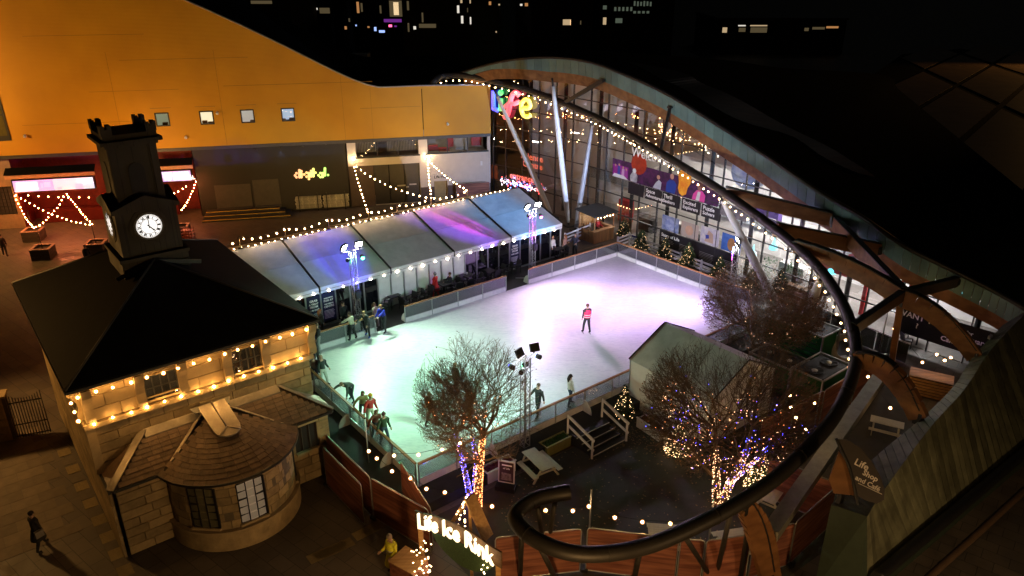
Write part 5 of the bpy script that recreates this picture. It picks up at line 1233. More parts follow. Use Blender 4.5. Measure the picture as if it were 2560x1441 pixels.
# wing roof (backing) + slates
RT = 4.32; RBk = HB0 - .0
e_l, e_r = AB(2.42, 25.98, WZ), AB(11.08, 25.98, WZ); t_l, t_r = AB(4.1, RBk, RT), AB(9.35, RBk, RT); b_l, b_r = AB(2.42, RBk, WZ), AB(11.08, RBk, WZ)
part('wing_roof', MB().prism([e_l, e_r, t_r, t_l], UPV * -.06), mat('roof_felt', (.03, .022, .018), .8), hs)
part('wing_roof', MB().prism([b_l, e_l, t_l], UPV * -.06), M_slate, hs); part('wing_roof', MB().prism([e_r, b_r, t_r], UPV * -.06), M_lead, hs)
apx = AB(CA - .05, 27.15, 4.42); CRo = CR + .3; ta = 1.38
def cone(t, k): # t angle, k 0 eave..1 apex
    return AB(CA + CRo * math.sin(t), CB - CRo * math.cos(t), WZ).lerp(apx, k)
mb = MB()
for i in range(40): mb.poly([cone(lerp(-ta, ta, i / 40), 0) - UPV * .03, cone(lerp(-ta, ta, (i + 1) / 40), 0) - UPV * .03, apx - UPV * .03])
part('bay_roof', mb, MT['roof_felt'], hs)
def slate(c):  # four corners, low edge lifted
    n = (c[1] - c[0]).cross(c[3] - c[0]).normalized()
    if n.z < 0: n = -n
    lift = .022 + random.random() * .012
    return part('slate', MB().prism([c[0] + n * lift, c[1] + n * (lift + random.uniform(-.006, .006)), c[2] + n * .006, c[3] + n * .006], n * .012), M_slate, hs)
nr = 13
for j in range(nr):
    k0, k1 = j / nr * .84, (j + 1) / nr * .84 + .012; rad = CRo * (1 - k0); cnt = max(5, int(2 * ta * rad / .42))
    for i in range(cnt):
        o_ = .5 if j % 2 else 0; a, b = lerp(-ta, ta, max(0, (i + o_ - .0) / (cnt + .5))), lerp(-ta, ta, min(1, (i + 1 + o_) / (cnt + .5))); g_ = .004 / max(rad, .3)
        slate([cone(a + g_, k0), cone(b - g_, k0), cone(b - g_, k1), cone(a + g_, k1)])
def lean(a, k): return AB(a, lerp(25.98, RBk, k), lerp(WZ, RT, k) + .005)
nr = 9
for j in range(nr):
    k0, k1 = j / nr * .93, (j + 1) / nr * .93 + .012; km = (k0 + k1) / 2
    l0, l1 = lerp(2.5, 4.15, km) + .12, lerp(4.35, 6.25, km) - .04; r0, r1 = lerp(9.05, 7.1, km) + .04, lerp(11.0, 9.3, km) - .12
    for s0, s1 in ((l0, l1), (r0, r1)):
        n = max(2, round((s1 - s0) / .4)); off = .5 if j % 2 else 0
        xs = [s0] + [s0 + (s1 - s0) * (i + (off if 0 < i else 0)) / n for i in range(1, n)] + [s1]
        for x0, x1 in zip(xs, xs[1:]): slate([lean(x0 + .004, k0), lean(x1 - .004, k0), lean(x1 - .004, k1), lean(x0 + .004, k1)])
def strip(p, q, wd): return MB().beam(p + UPV * .07, q + UPV * .07, wd, .03)
part('hip_lead', strip(e_l, t_l, .3), M_lead, hs); part('hip_lead', strip(e_r, t_r, .16), M_lead, hs)
part('valley_lead', strip(lean(4.35, 0), lean(6.3, .97), .12), M_lead, hs); part('valley_lead', strip(lean(9.05, 0), lean(7.1, .97), .1), M_lead, hs)
part('ridge_lead', MB().prism([AB(4.1, RBk - .28, RT - .17), AB(6.1, RBk - .28, RT - .17), AB(6.1, RBk - .02, RT + .06), AB(4.1, RBk - .02, RT + .06)], UPV * .04), M_lead, hs)
part('ridge_lead', MB().prism([AB(7.3, RBk - .28, RT - .17), AB(9.35, RBk - .28, RT - .17), AB(9.35, RBk - .02, RT + .06), AB(7.3, RBk - .02, RT + .06)], UPV * .04), M_lead, hs)
# lead hood on the bay roof with rounded end
ht_ = 1.0; hood = []
h0, h1 = AB(6.62, 27.2, 4.62), AB(6.72, 25.95, 4.12)
hood = [h0 - DA * .52, h0 + DA * .52, h1 + DA * .5] + [h1 + DA * (.5 * math.cos(t)) - DB * (.42 * math.sin(t)) - UPV * .14 * math.sin(t) for t in [PI_ * k / 8 for k in range(1, 8)]] + [h1 - DA * .5]
part('lead_hood', MB().prism(hood, UPV * .05), M_lead, hs)
part('hood_roll', MB().tube([h0 + UPV * .1, h1 + UPV * .07], .035, 6).tube([h1 + UPV * .07, h1 + DA * .42 - DB * .32 - UPV * .03], .03, 6).tube([h1 + UPV * .07, h1 - DA * .42 - DB * .32 - UPV * .03], .03, 6), M_lead, hs)
part('hood_back_flashing', MB().prism([h0 - DA * .8 + DB * .1, h0 + DA * .75 + DB * .1, h0 + DA * .6 - DB * .25 - UPV * .08, h0 - DA * .7 - DB * .25 - UPV * .08], UPV * .03), mat('grey_lead', (.25, .25, .25), .4, .4), hs)
for s_, a in ((-1, 2.5), (1, 11.0)): part('eave_gutter', MB().beam(AB(a, 25.95, WZ - .04), AB(4.35 if s_ < 0 else 9.05, 25.95, WZ - .04), .1, .1), M_black, hs)
part('eave_gutter', MB().beam(AB(2.4, 25.95, WZ - .04), AB(2.4, HB0, WZ - .04), .1, .1), M_black, hs)
part('corner_pilaster', MB().abox(HA0 - .1, HA0 + .2, HB0 - .1, HB0 + .1, 3.2, SCZ - .2), M_trimst, hs)
part('downpipe', MB().tube([AB(8.95, 26.05, .1), AB(8.95, 26.05, WZ - .1)], .05, 8), M_black, hs)

# ---- clock tower (stands on the house)
bt = 32.85; at = a_of(372, 565, bt - 1.15)
M_tst = paving('tower_stone', (.055, .045, .028), (.04, .033, .022), (.02, .017, .012), .75, .36, 0., .85)
M_tdark = mat('dark_stone_trim', (.06, .05, .034), .85, var=.25, bump=.4)  # even dark brown tone for the tower ledge and clock surrounds
tw = thing('clock_tower', 'dark stone clock tower with pale lit clock faces above the roof', 'clock tower', AB(at, bt, 8.2))
def tbox(name, w_, z0, z1, m=M_tst): return part(name, MB().abox(at - w_ / 2, at + w_ / 2, bt - w_ / 2, bt + w_ / 2, z0, z1), m, tw)
tbox('base_stage', 2.55, 8.0, 9.45); tbox('base_ledge', 2.68, 9.455, 9.6, M_tdark); tbox('clock_stage', 2.3, 9.605, 11.6)
tbox('belfry_stage', 1.8, 11.7, 13.95, M_tst); tbox('cornice', 1.95, 13.955, 14.08, M_tst); tbox('cornice', 2.25, 14.085, 14.22, M_tst); tbox('parapet_wall', 1.95, 14.225, 14.45)
for i in (-1, 1):
    for j in (-1, 1):
        cx, cy_ = at + i * .8, bt + j * .8
        mb = MB().abox(cx - .2, cx + .2, cy_ - .2, cy_ + .2, 14.455, 14.68)
        for k in (-1, 1):
            for l in (-1, 1): mb.prism([AB(cx + k * .2, cy_ + l * .2, 14.68), AB(cx + k * .05, cy_ + l * .2, 14.68), AB(cx + k * .2, cy_ + l * .05, 14.68)], UPV * .14)
        part('corner_crown', mb, M_tst, tw)
    part('belfry_pilaster', MB().abox(at + i * .75 - .13, at + i * .75 + .13, bt - .95, bt - .895, 11.75, 13.95), M_tst, tw)
pts = lambda s: [(-1.26, 11.45), (1.26, 11.45), (1.26, 11.6), (0, 12.05), (-1.26, 11.6)]
part('pediment', MB().prism([AB(at + x, bt - 1.28, z) for x, z in pts(0)], DB * 2.56), M_tst, tw)
part('pediment', MB().prism([AB(at - 1.28, bt + x, z - .01) for x, z in pts(0)], DA * 2.56), M_tst, tw)
ar = [(-.3, 12.0), (.3, 12.0), (.3, 13.0)] + [(.3 * math.cos(t), 13.0 + .3 * math.sin(t)) for t in [PI_ * k / 8 for k in range(1, 8)]] + [(-.3, 13.0)]
part('belfry_opening', MB().prism([AB(at + x, bt - .905, z) for x, z in ar], -DB * .02), M_inside, tw)
part('belfry_opening', MB().prism([AB(at - .905, bt + x, z) for x, z in ar], -DA * .02), M_inside, tw)
for i in range(3): part('skirt', MB().prism([AB(at - 1.28 + .02 * i, bt - 1.28, 8.3 + .3 * i), AB(at + 1.28, bt - 1.28, 8.3 + .3 * i), AB(at + 1.28, bt - 1.34, 8.3 + .3 * i), AB(at - 1.28, bt - 1.34, 8.3 + .3 * i)], UPV * .26), M_tst, tw)
part('saddle_flashing', MB().beam(AB(at - .1, bt - 1.38, 9.36), AB(at - 1.6, bt - 1.36, 8.9), .06, .16).beam(AB(at - .1, bt - 1.38, 9.36), AB(at + 1.7, bt - 1.36, 8.9), .06, .16), mat('dull_lead2', (.12, .11, .1), .5), tw)
E_clock = em('clock_face_glow', (1, .97, .93), .95)
def clock(o, xd, nrm):
    UPK = UPV * .74; xd = xd * .74
    ring_ = lambda r, n=40: [o + xd * r * math.cos(2 * PI_ * k / n) + UPK * r * math.sin(2 * PI_ * k / n) for k in range(n)]
    fc = part('clock_face', MB().prism(ring_(.66), nrm * .05), E_clock, tw)
    mb = MB()
    for r0, r1 in ((.66, .78), (.405, .425), (.6, .612)):
        n = 40; A, B = ring_(r0), ring_(r1)
        for k in range(n): mb.prism([A[k], A[(k + 1) % n], B[(k + 1) % n], B[k]], nrm * .058)
    for k in range(60):
        t = 2 * PI_ * k / 60; d = xd * math.sin(t) + UPK * math.cos(t); mb.beam(o + d * .61 + nrm * .055, o + d * .655 + nrm * .055, .012, .012, up=nrm)
    part('clock_rings', mb, M_black, fc)
    for k, rn in enumerate(('XII', 'I', 'II', 'III', 'IIII', 'V', 'VI', 'VII', 'VIII', 'IX', 'X', 'XI')):
        t = 2 * PI_ * k / 12; d = xd * math.sin(t) + UPK * math.cos(t); e = xd * math.cos(t) - UPK * math.sin(t)
        tm = text_mb(rn, .2, .008, .003, spacing=.8, align='CENTER'); part('numeral', place_text(tm, o + d * .44 + nrm * .054, e, d, nrm), M_black, fc)
    mh = MB(); d = UPK; mh.beam(o - d * .12 + nrm * .066, o + d * .58 + nrm * .066, .03, .012, up=nrm); part('minute_hand', mh, M_black, fc)
    t = R(140); d = xd * math.sin(t) + UPK * math.cos(t); e = xd * math.cos(t) - UPK * math.sin(t); hh = MB(); hh.beam(o - d * .12 + nrm * .062, o + d * .3 + nrm * .062, .045, .008, up=nrm)
    hh.prism([o + d * .28 + e * .06 + nrm * .058, o + d * .42 + nrm * .058, o + d * .28 - e * .06 + nrm * .058], nrm * .008); part('hour_hand', hh, M_black, fc)
    n = 40; A, B = ring_(.8), ring_(.98); mb = MB()
    for k in range(n): mb.prism([A[k], A[(k + 1) % n], B[(k + 1) % n], B[k]], nrm * .035)
    part('stone_surround', mb, M_tdark, tw)
cz = VPl(372, 565, AB(0, bt - 1.15), AB(5, bt - 1.15)).z
clock(AB(at, bt - 1.152, cz), DA, -DB); clock(AB(at - 1.152, bt, cz), -DB, -DA)
# ================================================================== HOARDINGS (timber print on steel frames)
def hoard(label, pxs, z=2.0, world=None, name='hoarding', group='timber printed hoardings round the yard'):
    pts = world or [U(x, y, z) for x, y in pxs]; pts = [Vector((p.x, p.y, 0)) for p in pts]
    t = thing(name, label, 'hoarding', pts[0], group)
    for p, q in zip(pts, pts[1:]):
        d = q - p; L = d.length; n = max(1, round(L / 2.6)); w_ = L / n; rz = math.atan2(d.y, d.x)
        for k in range(n):
            o = p + d.normalized() * (k * w_)
            mb = MB(); mb.box((w_ / 2, 0, z / 2 + .02), (w_ - .12, .03, z - .14))
            sh = bpy.data.objects.new('panel', mb.mesh('panel')); col.objects.link(sh); sh.data.materials.append(M_hoard); sh.parent = t; sh.location = o - pts[0]; sh.rotation_euler = (0, 0, rz); OR[sh.name] = o
            fr = MB(); c = .14; fr.tube([(.03, 0, .05), (.03, 0, z - c), (.03 + .04, 0, z - .04), (.03 + c, 0, z), (w_ - .03 - c, 0, z), (w_ - .07, 0, z - .04), (w_ - .03, 0, z - c), (w_ - .03, 0, .05), (.03, 0, .05)], .021, 6, False)
            fo = bpy.data.objects.new('frame', fr.mesh('frame')); col.objects.link(fo); fo.data.materials.append(M_galv); fo.parent = t; fo.location = o - pts[0]; fo.rotation_euler = (0, 0, rz)
            ft = MB().box((.03, 0, .06), (.6 if k % 2 else .3, .24, .12)); fb = bpy.data.objects.new('foot_block', ft.mesh('foot_block')); col.objects.link(fb); fb.data.materials.append(M_black); fb.parent = t; fb.location = o - pts[0]; fb.rotation_euler = (0, 0, rz + math.pi / 2)
    return t
bpy.data.objects.remove(hp)
hoard('timber printed panel leaning at the cream wall corner', None, 1.75, [W(s_of(1138, 480), 0, .55), W(s_of(1222, 476), 0, .5)])
hoard('hoarding run beside the stone house, nearest the round bay', [(812, 1084), (925, 1194)])
hoard('second hoarding run beside the stone house, towards the street', [(806, 1116), (903, 1212)])
hoard('hoarding run from the rink corner pole to the sign arch', [(926, 1194), (1072, 1276)])
hoard('short reddish hoarding touching the rink corner', [(1000, 1152), (1078, 1274)])
hoard('lower hoarding left of the gap pole, under the ring hook', [(1236, 1344), (1456, 1322)])
hoard('lower hoarding right of the gap pole with white tables behind', [(1467, 1319), (1700, 1347), (1765, 1352), (1882, 1336)])
hoard('long upper hoarding between the yard and the cafe terrace', [(1905, 1047), (2062, 976), (2219, 882)])
hoard('short hoarding below the leaf sign with a camera notice', [(1922, 1142), (2088, 1206)])
hoard('hoarding along the foot of the zinc roof', [(2092, 1216), (1990, 1306), (1885, 1340)])
nb = U(1957, 1168, 1.75); nt_ = thing('camera_notice', 'small black notice with a white camera symbol on the hoarding', 'notice', nb - Vector((.02, .08, .1)))
part('plate', MB().box(nb - Vector((.02, .08, 0)), (.4, .02, .26), -.35), M_black, nt_)
part('symbol', MB().box(nb - Vector((.026, .095, 0)), (.22, .01, .13), -.35).sph(nb - Vector((.026, .1, 0)), .045, 8, 6), M_print, nt_)

# ================================================================== SIGN ARCH
M_pine = wood('pine_boards', (.42, .22, .08), (.6, .36, .14), 'X', 1.2, .5, .15)
a0_, a1_ = U(1052, 1325, 2.3), U(1238, 1418, 2.3); ad = (a1_ - a0_).normalized(); an = Vector((ad.y, -ad.x, 0)); AL = (a1_ - a0_).length
arch = thing('sign_arch', 'timber entrance arch with glowing Life Ice Rink letters', 'sign', Vector((a0_.x, a0_.y, 0)))
def ap(u, z, o=0.): return a0_ + ad * u + UPV * (z - 2.3) + an * o
def rise(u): x = u / AL; return .28 * math.sin(PI_ * min(1, max(0, x)))
n = 10; us = [lerp(-.25, AL + .25, k / n) for k in range(n + 1)]
for k in range(n):
    part('sign_board', MB().prism([ap(us[k] + .006, 2.35 + rise(us[k]), 0), ap(us[k + 1] - .006, 2.35 + rise(us[k + 1]), 0), ap(us[k + 1] - .006, 3.02 + rise(us[k + 1]), 0), ap(us[k] + .006, 3.02 + rise(us[k]), 0)], an * -.06), wood('dark_pine', (.10, .05, .018), (.17, .09, .035), 'X', 1.2, .6, .15), arch)
mb = MB(); top_ = [(u, 2.24 + rise(u)) for u in [lerp(.5, AL - .1, k / 12) for k in range(13)]]; bt_ = [(lerp(AL - .1, .5, k / 12), 2.24 + rise(lerp(AL - .1, .5, k / 12)) - .95 * math.sin(PI_ * k / 12) ** .7) for k in range(1, 12)]
mb.prism([ap(u, z, -.02) for u, z in top_ + bt_], an * -.05); part('green_drape', mb, mat('green_turf', (.03, .06, .02), .8, var=.4, scale=20, bump=.5, bscale=60), arch)
E_let = em('sign_letter_glow', (1, .76, .44), 1.9)
tm = text_mb('Life Ice Rink', .8, .006, .04, spacing=1.0); wt = max(v.x for v in tm.v); kx = (AL + .05) / wt
r_ = MB(); r_.add([ap(v.x * kx, 2.5 + rise(v.x * kx) + v.y * 1.15, .16 + v.z) for v in tm.v], tm.f); part('letters', r_, E_let, arch)
def booth(u0, u1, o0, o1, h):
    bx = part('booth', MB().prism([ap(u0, .02, o0), ap(u1, .02, o0), ap(u1, .02, o1), ap(u0, .02, o1)], UPV * h), M_hoard, arch)
    for k in range(4): part('top_board', MB().prism([ap(lerp(u0, u1, k / 4) + .005 - (.03 if k == 0 else 0), h + .03, o0 - .04), ap(lerp(u0, u1, (k + 1) / 4) - .005 + (.03 if k == 3 else 0), h + .03, o0 - .04), ap(lerp(u0, u1, (k + 1) / 4) - .005 + (.03 if k == 3 else 0), h + .03, o1 + .04), ap(lerp(u0, u1, k / 4) + .005 - (.03 if k == 0 else 0), h + .03, o1 + .04)], UPV * .04), M_pine, bx)
booth(-.75, .3, .05, .9, 1.15); booth(AL - .45, AL + .65, .05, .95, 1.15)
for u in (-.1, AL + .05): part('post', MB().beam(ap(u, 0, -.1), ap(u, 2.4, -.1), .16, .16), M_pine, arch)
gp_ = [ap(AL * .52 - .75, 2.6, -.7), ap(AL * .52 + .75, 2.6, -.7), ap(AL * .52, 4.0, -.7)]
part('gable_ornament', MB().beam(gp_[0], gp_[2], .5, .07).beam(gp_[1], gp_[2], .5, .07), M_pine, arch)
part('gable_post', MB().beam(ap(AL * .52, .02, -.7), ap(AL * .52, 3.9, -.7), .1, .1), M_pine, arch)
fl_ = MB(); random.seed(11)
def oct_(mb, c, r): mb.add([c + Vector(v) * r for v in ((1, 0, 0), (-1, 0, 0), (0, 1, 0), (0, -1, 0), (0, 0, 1), (0, 0, -1))], [(0, 2, 4), (2, 1, 4), (1, 3, 4), (3, 0, 4), (2, 0, 5), (1, 2, 5), (3, 1, 5), (0, 3, 5)])
for i in range(46): oct_(fl_, ap(random.uniform(.31, .45), random.uniform(.1, 2.2), random.uniform(.0, .9)) , .035)
for i in range(46): oct_(fl_, ap(AL - .45 + random.uniform(-.1, .25), random.uniform(.1, 2.2), random.uniform(.0, .8)), .035)
for i in range(22): t_ = random.random(); oct_(fl_, gp_[0].lerp(gp_[2], t_).lerp(gp_[1].lerp(gp_[2], t_), random.choice((.03, .25, .5))) + an * .3, .035)
part('fairy_lights', fl_, em('fairy_warm', (1, .66, .32), 9), arch, 'stuff')

# ================================================================== BARE TREES
M_bark = mat('dark_bark', (.2, .135, .085), rough=.85, var=.35, scale=9, bump=.6, bscale=30)
M_leafb = mat('brown_leaf', (.26, .12, .05), .7, var=.5, scale=12)
def bare_tree(label, base, stems, crown_c, crown_r, seed, nleaf, lights, sparse=1., split=6, up=.06, spr=.12, ini=.85):
    """stems: polylines (offset points); twigs fill an ellipsoid crown"""
    rnd = random.Random(seed); b = Vector(base); t = thing('bare_tree', label, 'tree', b); tr = MB(); tw_ = MB(); ends = []; lit = []
    cc = b + Vector(crown_c); cr_ = Vector(crown_r)
    def inside(p): d = p - cc; return (d.x / cr_.x) ** 2 + (d.y / cr_.y) ** 2 + (d.z / cr_.z) ** 2
    for st_, r0 in stems:
        pts = cr([b + Vector(p) for p in st_], 4); rs = [r0 * (1 - .55 * i / (len(pts) - 1)) for i in range(len(pts))]
        tr.tube(pts, rs, 9); lit.append((pts, rs)); ends.append((pts[-1], (pts[-1] - pts[-3]).normalized(), rs[-1], 0))
        for q in (int(len(pts) * .6), int(len(pts) * .8)): ends.append((pts[q], ((pts[q] - pts[q - 1]).normalized() + Vector((rnd.uniform(-1, 1), rnd.uniform(-1, 1), .1))).normalized(), rs[q] * .6, 0))
    tips = []; cnt = [0]
    def grow(p, d, r, lev):
        if cnt[0] > 9000: return
        n = 3 if lev < 3 else 2; L = (1.25, 1.0, .75, .55, .42, .3)[lev] * rnd.uniform(.7, 1.2) * (cr_.x / 2.8); pts = [p]
        for k in range(n):
            out = (pts[-1] - cc); out.z *= .5
            d = (d + Vector((rnd.gauss(0, .22), rnd.gauss(0, .22), rnd.gauss(up, .16))) + out.normalized() * spr).normalized(); pts.append(pts[-1] + d * L / n)
        if inside(pts[-1]) > 1.0 and lev > 0:
            tips.append(pts[0]); return
        (tr if r > .045 else tw_).tube(pts, [max(.005, r * (1 - .4 * k / n)) for k in range(n + 1)], 5 if lev < 2 else 3, False); cnt[0] += 1
        if lev < 2: lit.append((pts, [r] * (n + 1)))
        if lev >= 5: tips.append(pts[-1]); return
        for k in range(rnd.choice((3, 3, 4)) if lev < 4 else 1 + (rnd.random() < .7 * sparse)):
            a = (d + Vector((rnd.gauss(0, .55), rnd.gauss(0, .55), rnd.gauss(.05 + up * 1.5, .4)))).normalized(); q = pts[rnd.choice((1, -1, -1)) if n > 1 else -1]
            grow(q, a, max(.0055, r * rnd.uniform(.5, .68)), lev + 1)
    for p, d, r, lv in ends:
        for k in range(split): grow(p, (d + Vector((rnd.gauss(0, ini), rnd.gauss(0, ini), rnd.gauss(0, .35)))).normalized(), r * rnd.uniform(.5, .75), 0)
    part('trunk', tr, M_bark, t); part('crown', tw_, M_bark, t)
    lf = MB()
    for i in range(nleaf):
        p = rnd.choice(tips) + Vector((rnd.gauss(0, .1), rnd.gauss(0, .1), rnd.gauss(0, .1))); d = Vector((rnd.uniform(-1, 1), rnd.uniform(-1, 1), rnd.uniform(-1, .4))).normalized() * rnd.uniform(.05, .09); e = d.cross(Vector((rnd.random(), rnd.random(), 1))).normalized() * .035
        lf.poly([p, p + d * .5 + e, p + d, p + d * .5 - e])
    part('leaves', lf, M_leafb, t, 'stuff')
    sets = {}
    for key, num, zmax, st_i in lights:
        mb = sets.setdefault(key, MB())
        src = [lit[i] for i in st_i] if st_i is not None else lit
        for i in range(num):
            pts, rs = rnd.choice(src); k = rnd.randrange(len(pts) - 1); f = rnd.random(); p = pts[k].lerp(pts[k + 1], f)
            if p.z - b.z > zmax: continue
            th = rnd.random() * 6.28; oct_(mb, p + Vector((math.cos(th), math.sin(th), 0)) * (rs[k] + .02), .018)
    for key, mb in sets.items():
        if mb.v: part('fairy_lights_' + key, mb, {'warm': em('led_warm', (1, .5, .24), 6), 'orange': em('led_orange', (1, .26, .07), 6), 'blue': em('led_blue', (.06, .06, 1), 9)}[key], t, 'stuff')
    return t, tips
T1, T1tips = bare_tree('bare tree with blue and orange lit twin stems before the ice', U(1193, 1268), [([(0, 0, 0), (.08, .1, 1.2), (.18, .2, 2.4), (.3, .3, 3.4)], .17), ([(-.25, .1, 0), (-.4, .2, 1.1), (-.62, .3, 2.3), (-.8, .35, 3.3)], .11), ([(-.08, .15, 0), (-.08, .25, 1.2), (-.02, .3, 2.2), (-.2, .5, 3.3)], .09)],
   (.25, .35, 4.95), (2.75, 2.7, 2.8), 4, 700, [('orange', 520, 3.2, (0,)), ('blue', 260, 4.6, (1,)), ('warm', 260, 3.2, (0, 1, 2)), ('blue', 120, 3, (2,)), ('orange', 120, 5, None)], split=7, up=.1, spr=.1, ini=.65)
T2, T2tips = bare_tree('bare tree with forked trunk wrapped in warm and blue lights', U(1797, 1272), [([(-.1, 0, 0), (-.2, .1, 1.2), (-.3, .2, 2.2), (-.45, .3, 3.6)], .16), ([(.1, .05, 0), (.35, .1, 1.2), (.8, .2, 2.4), (1.0, .3, 3.8)], .16), ([(.3, .1, 1.2), (.9, .0, 2.0), (1.7, -.1, 3.2)], .1), ([(-.25, .15, 1.4), (-.9, .2, 2.1), (-1.6, .3, 3.1)], .08)],
   (.0, .4, 4.7), (3.5, 3.0, 3.1), 9, 900, [('warm', 900, 2.6, (0, 1, 2)), ('blue', 150, 4.5, (1, 2)), ('warm', 260, 5.0, None), ('blue', 150, 5.8, None), ('orange', 160, 5.5, None)], split=7, up=.1, spr=.2)
T3, T3tips = bare_tree('shrubby tree with brown leaves overhanging the right rink corner', AB(33.6, 20.6), [([(0, 0, 0), (-.1, .3, 1.0), (-.4, .7, 1.9)], .12), ([(.15, 0, 0), (.5, -.1, 1.0), (.9, -.3, 1.9)], .1), ([(0, -.1, 0), (.1, -.5, 1.1), (.0, -1.0, 2.0)], .1)],
   (.1, .2, 3.4), (3.3, 3.2, 2.8), 17, 9000, [('warm', 70, 5, None)], .8)
# leaves on the yard floor: stuff
lf = MB(); random.seed(21)
for i in range(900):
    if i < 500: p = U(random.uniform(1250, 1950), random.uniform(1120, 1400), .006)
    else: c = U(1590, 1085, 0); p = c + Vector((random.gauss(0, 1.2), random.gauss(0, .7), .006))
    r = random.uniform(.03, .06); t_ = random.random() * 6; lf.poly([p + Vector((math.cos(t_ + k * 1.57) * r * (1 if k % 2 else .6), math.sin(t_ + k * 1.57) * r * (1 if k % 2 else .6), .004 * k)) for k in range(4)])
solo('fallen_leaves', lf, mat('pale_leaf', (.3, .2, .1), .7, var=.5, scale=15), 'pale fallen leaves scattered over the dark yard', 'leaves', None, 'stuff')

# ================================================================== FIR TREES WITH LIGHTS
M_fir = mat('fir_needles', (.03, .055, .018), .75, var=.5, scale=10)
def fir_mesh(seed):
    rnd = random.Random(seed); mb = MB()
    for i in range(1500):
        z = 1 - math.sqrt(rnd.random()) * .93; r = (1 - z) * .42 * rnd.uniform(.35, 1.08); th = rnd.random() * 6.283
        c = Vector((math.cos(th) * r, math.sin(th) * r, z * .95 + .05)); d = (Vector((math.cos(th), math.sin(th), -.25)) + Vector((rnd.gauss(0, .3), rnd.gauss(0, .3), rnd.gauss(0, .3)))).normalized() * rnd.uniform(.06, .13); e = d.cross(Vector((rnd.gauss(0, 1), rnd.gauss(0, 1), 1))).normalized() * .018
        mb.poly([c - e, c + e, c + d])
    return mb
def fir(label, base, h, ws, seed, nl, rad=.017, red=0):
    t = thing('fir_tree', label, 'fir tree', base, 'small fir trees with warm lights'); b = Vector(base); rnd = random.Random(seed)
    mb = fir_mesh(seed); mb.v = [b + Vector((v.x * h * ws, v.y * h * ws, v.z * h)) for v in mb.v]; part('crown', mb, M_fir, t)
    part('trunk', MB().tube([b, b + UPV * h * .9], [.05, .012], 6), M_bark, t); part('stand', MB().box(b + UPV * .04, (.35, .35, .08), rnd.random()), M_black, t)
    lt = MB()
    for i in range(nl):
        z = 1 - math.sqrt(rnd.random()) * .9; r = (1 - z) * .42 * 1.02; th = rnd.random() * 6.283; oct_(lt, b + Vector((math.cos(th) * r * h * ws, math.sin(th) * r * h * ws, (z * .95 + .04) * h)), rad)
    part('fairy_lights', lt, em('fir_light', (1, .6, .28), 6), t, 'stuff')
    if red:
        lt = MB()
        for i in range(red):
            th = rnd.random() * 6.283; z = rnd.uniform(.3, .8); oct_(lt, b + Vector((math.cos(th) * .4 * (1 - z) * h * ws, math.sin(th) * .4 * (1 - z) * h * ws, z * h)), .09)
        part('red_bows', lt, mat('red_bow', (.45, .01, .01), .5), t)
    return t
for i, (lab, x, y, h, ws, nl) in enumerate((('little lit fir beside the kiosk', 1560, 592, 1.7, .9, 40), ('lit fir at the far rink corner by the exit notice', 1602, 630, 1.9, .95, 70), ('lit fir second along the white fence', 1660, 652, 1.9, .9, 75), ('lit fir third along the white fence', 1718, 674, 2.1, .9, 85), ('lit fir fourth along the fence, beside the dark flood heads', 1795, 706, 2.0, .95, 85), ('lit fir behind the shrubby tree at the rink corner', 1874, 738, 2.0, .95, 85), ('lit fir at the foot of the long raking column', 1946, 742, 2.1, .85, 60), ('lit fir beside the white stair rail and small marquee', 1558, 1050, 2.0, .75, 110))):
    fir(lab, U(x, y), h, ws, 50 + i, nl)
fir('cone shaped tree smothered in lights with red bows, right of the forked tree', U(1890, 1232), 2.4, .62, 71, 330, .022, 5)
fir('bushy light covered shrub with red bows left of the forked tree', U(1692, 1135), 1.7, .95, 72, 300, .024, 5)
# ================================================================== WHITE FENCE, KIOSK, STAIRS
M_fence = mat('white_fence_paint', (.75, .75, .76), rough=.5, var=.05)
def rail_fence(label, pts, h=1.0):
    t = thing('rail_fence', label, 'fence', pts[0])
    for p, q in zip(pts, pts[1:]):
        d = q - p; n = max(1, round(d.length / 1.9)); dn = d.normalized()
        for k in range(n + 1):
            if k == 0 and p != pts[0]: continue
            o = p + d * k / n; pst = part('post', MB().box(o + UPV * (h / 2 + .05), (.11, .11, h + .1), math.atan2(d.y, d.x)), M_fence, t); part('foot_plate', MB().box(o + UPV * .02, (.4, .3, .04), .4), M_fence, pst)
        for k in range(n):
            for z in (.38, .66, .94): part('rail', MB().beam(p + d * k / n + dn * .058 + UPV * z, p + d * (k + 1) / n - dn * .058 + UPV * z, .04, .13), M_fence, t)
    return t
rail_fence('white post and rail fence left of the kiosk', [U(1412, 616), U(1474, 590)])
rail_fence('white post and rail fence behind the row of lit firs', [U(1543, 626), U(1572, 615), U(1700, 665), U(1862, 731)])
ex = thing('exit_notice', 'small blue exit notice on the white fence corner', 'notice', U(1598, 618, .8)); xo = U(1590, 596, .95)
part('plate', MB().box(xo, (.75, .03, .32), -.75), mat('blue_plate', (.01, .02, .2), .4), ex); part('lettering', place_text(text_mb('EXIT', .24, .006, .003), xo + Vector((-.3, .06, -.08)), Vector((math.cos(-.75), math.sin(-.75), 0)), UPV, Vector((math.sin(-.75), -math.cos(-.75), 0))), M_print, ex)
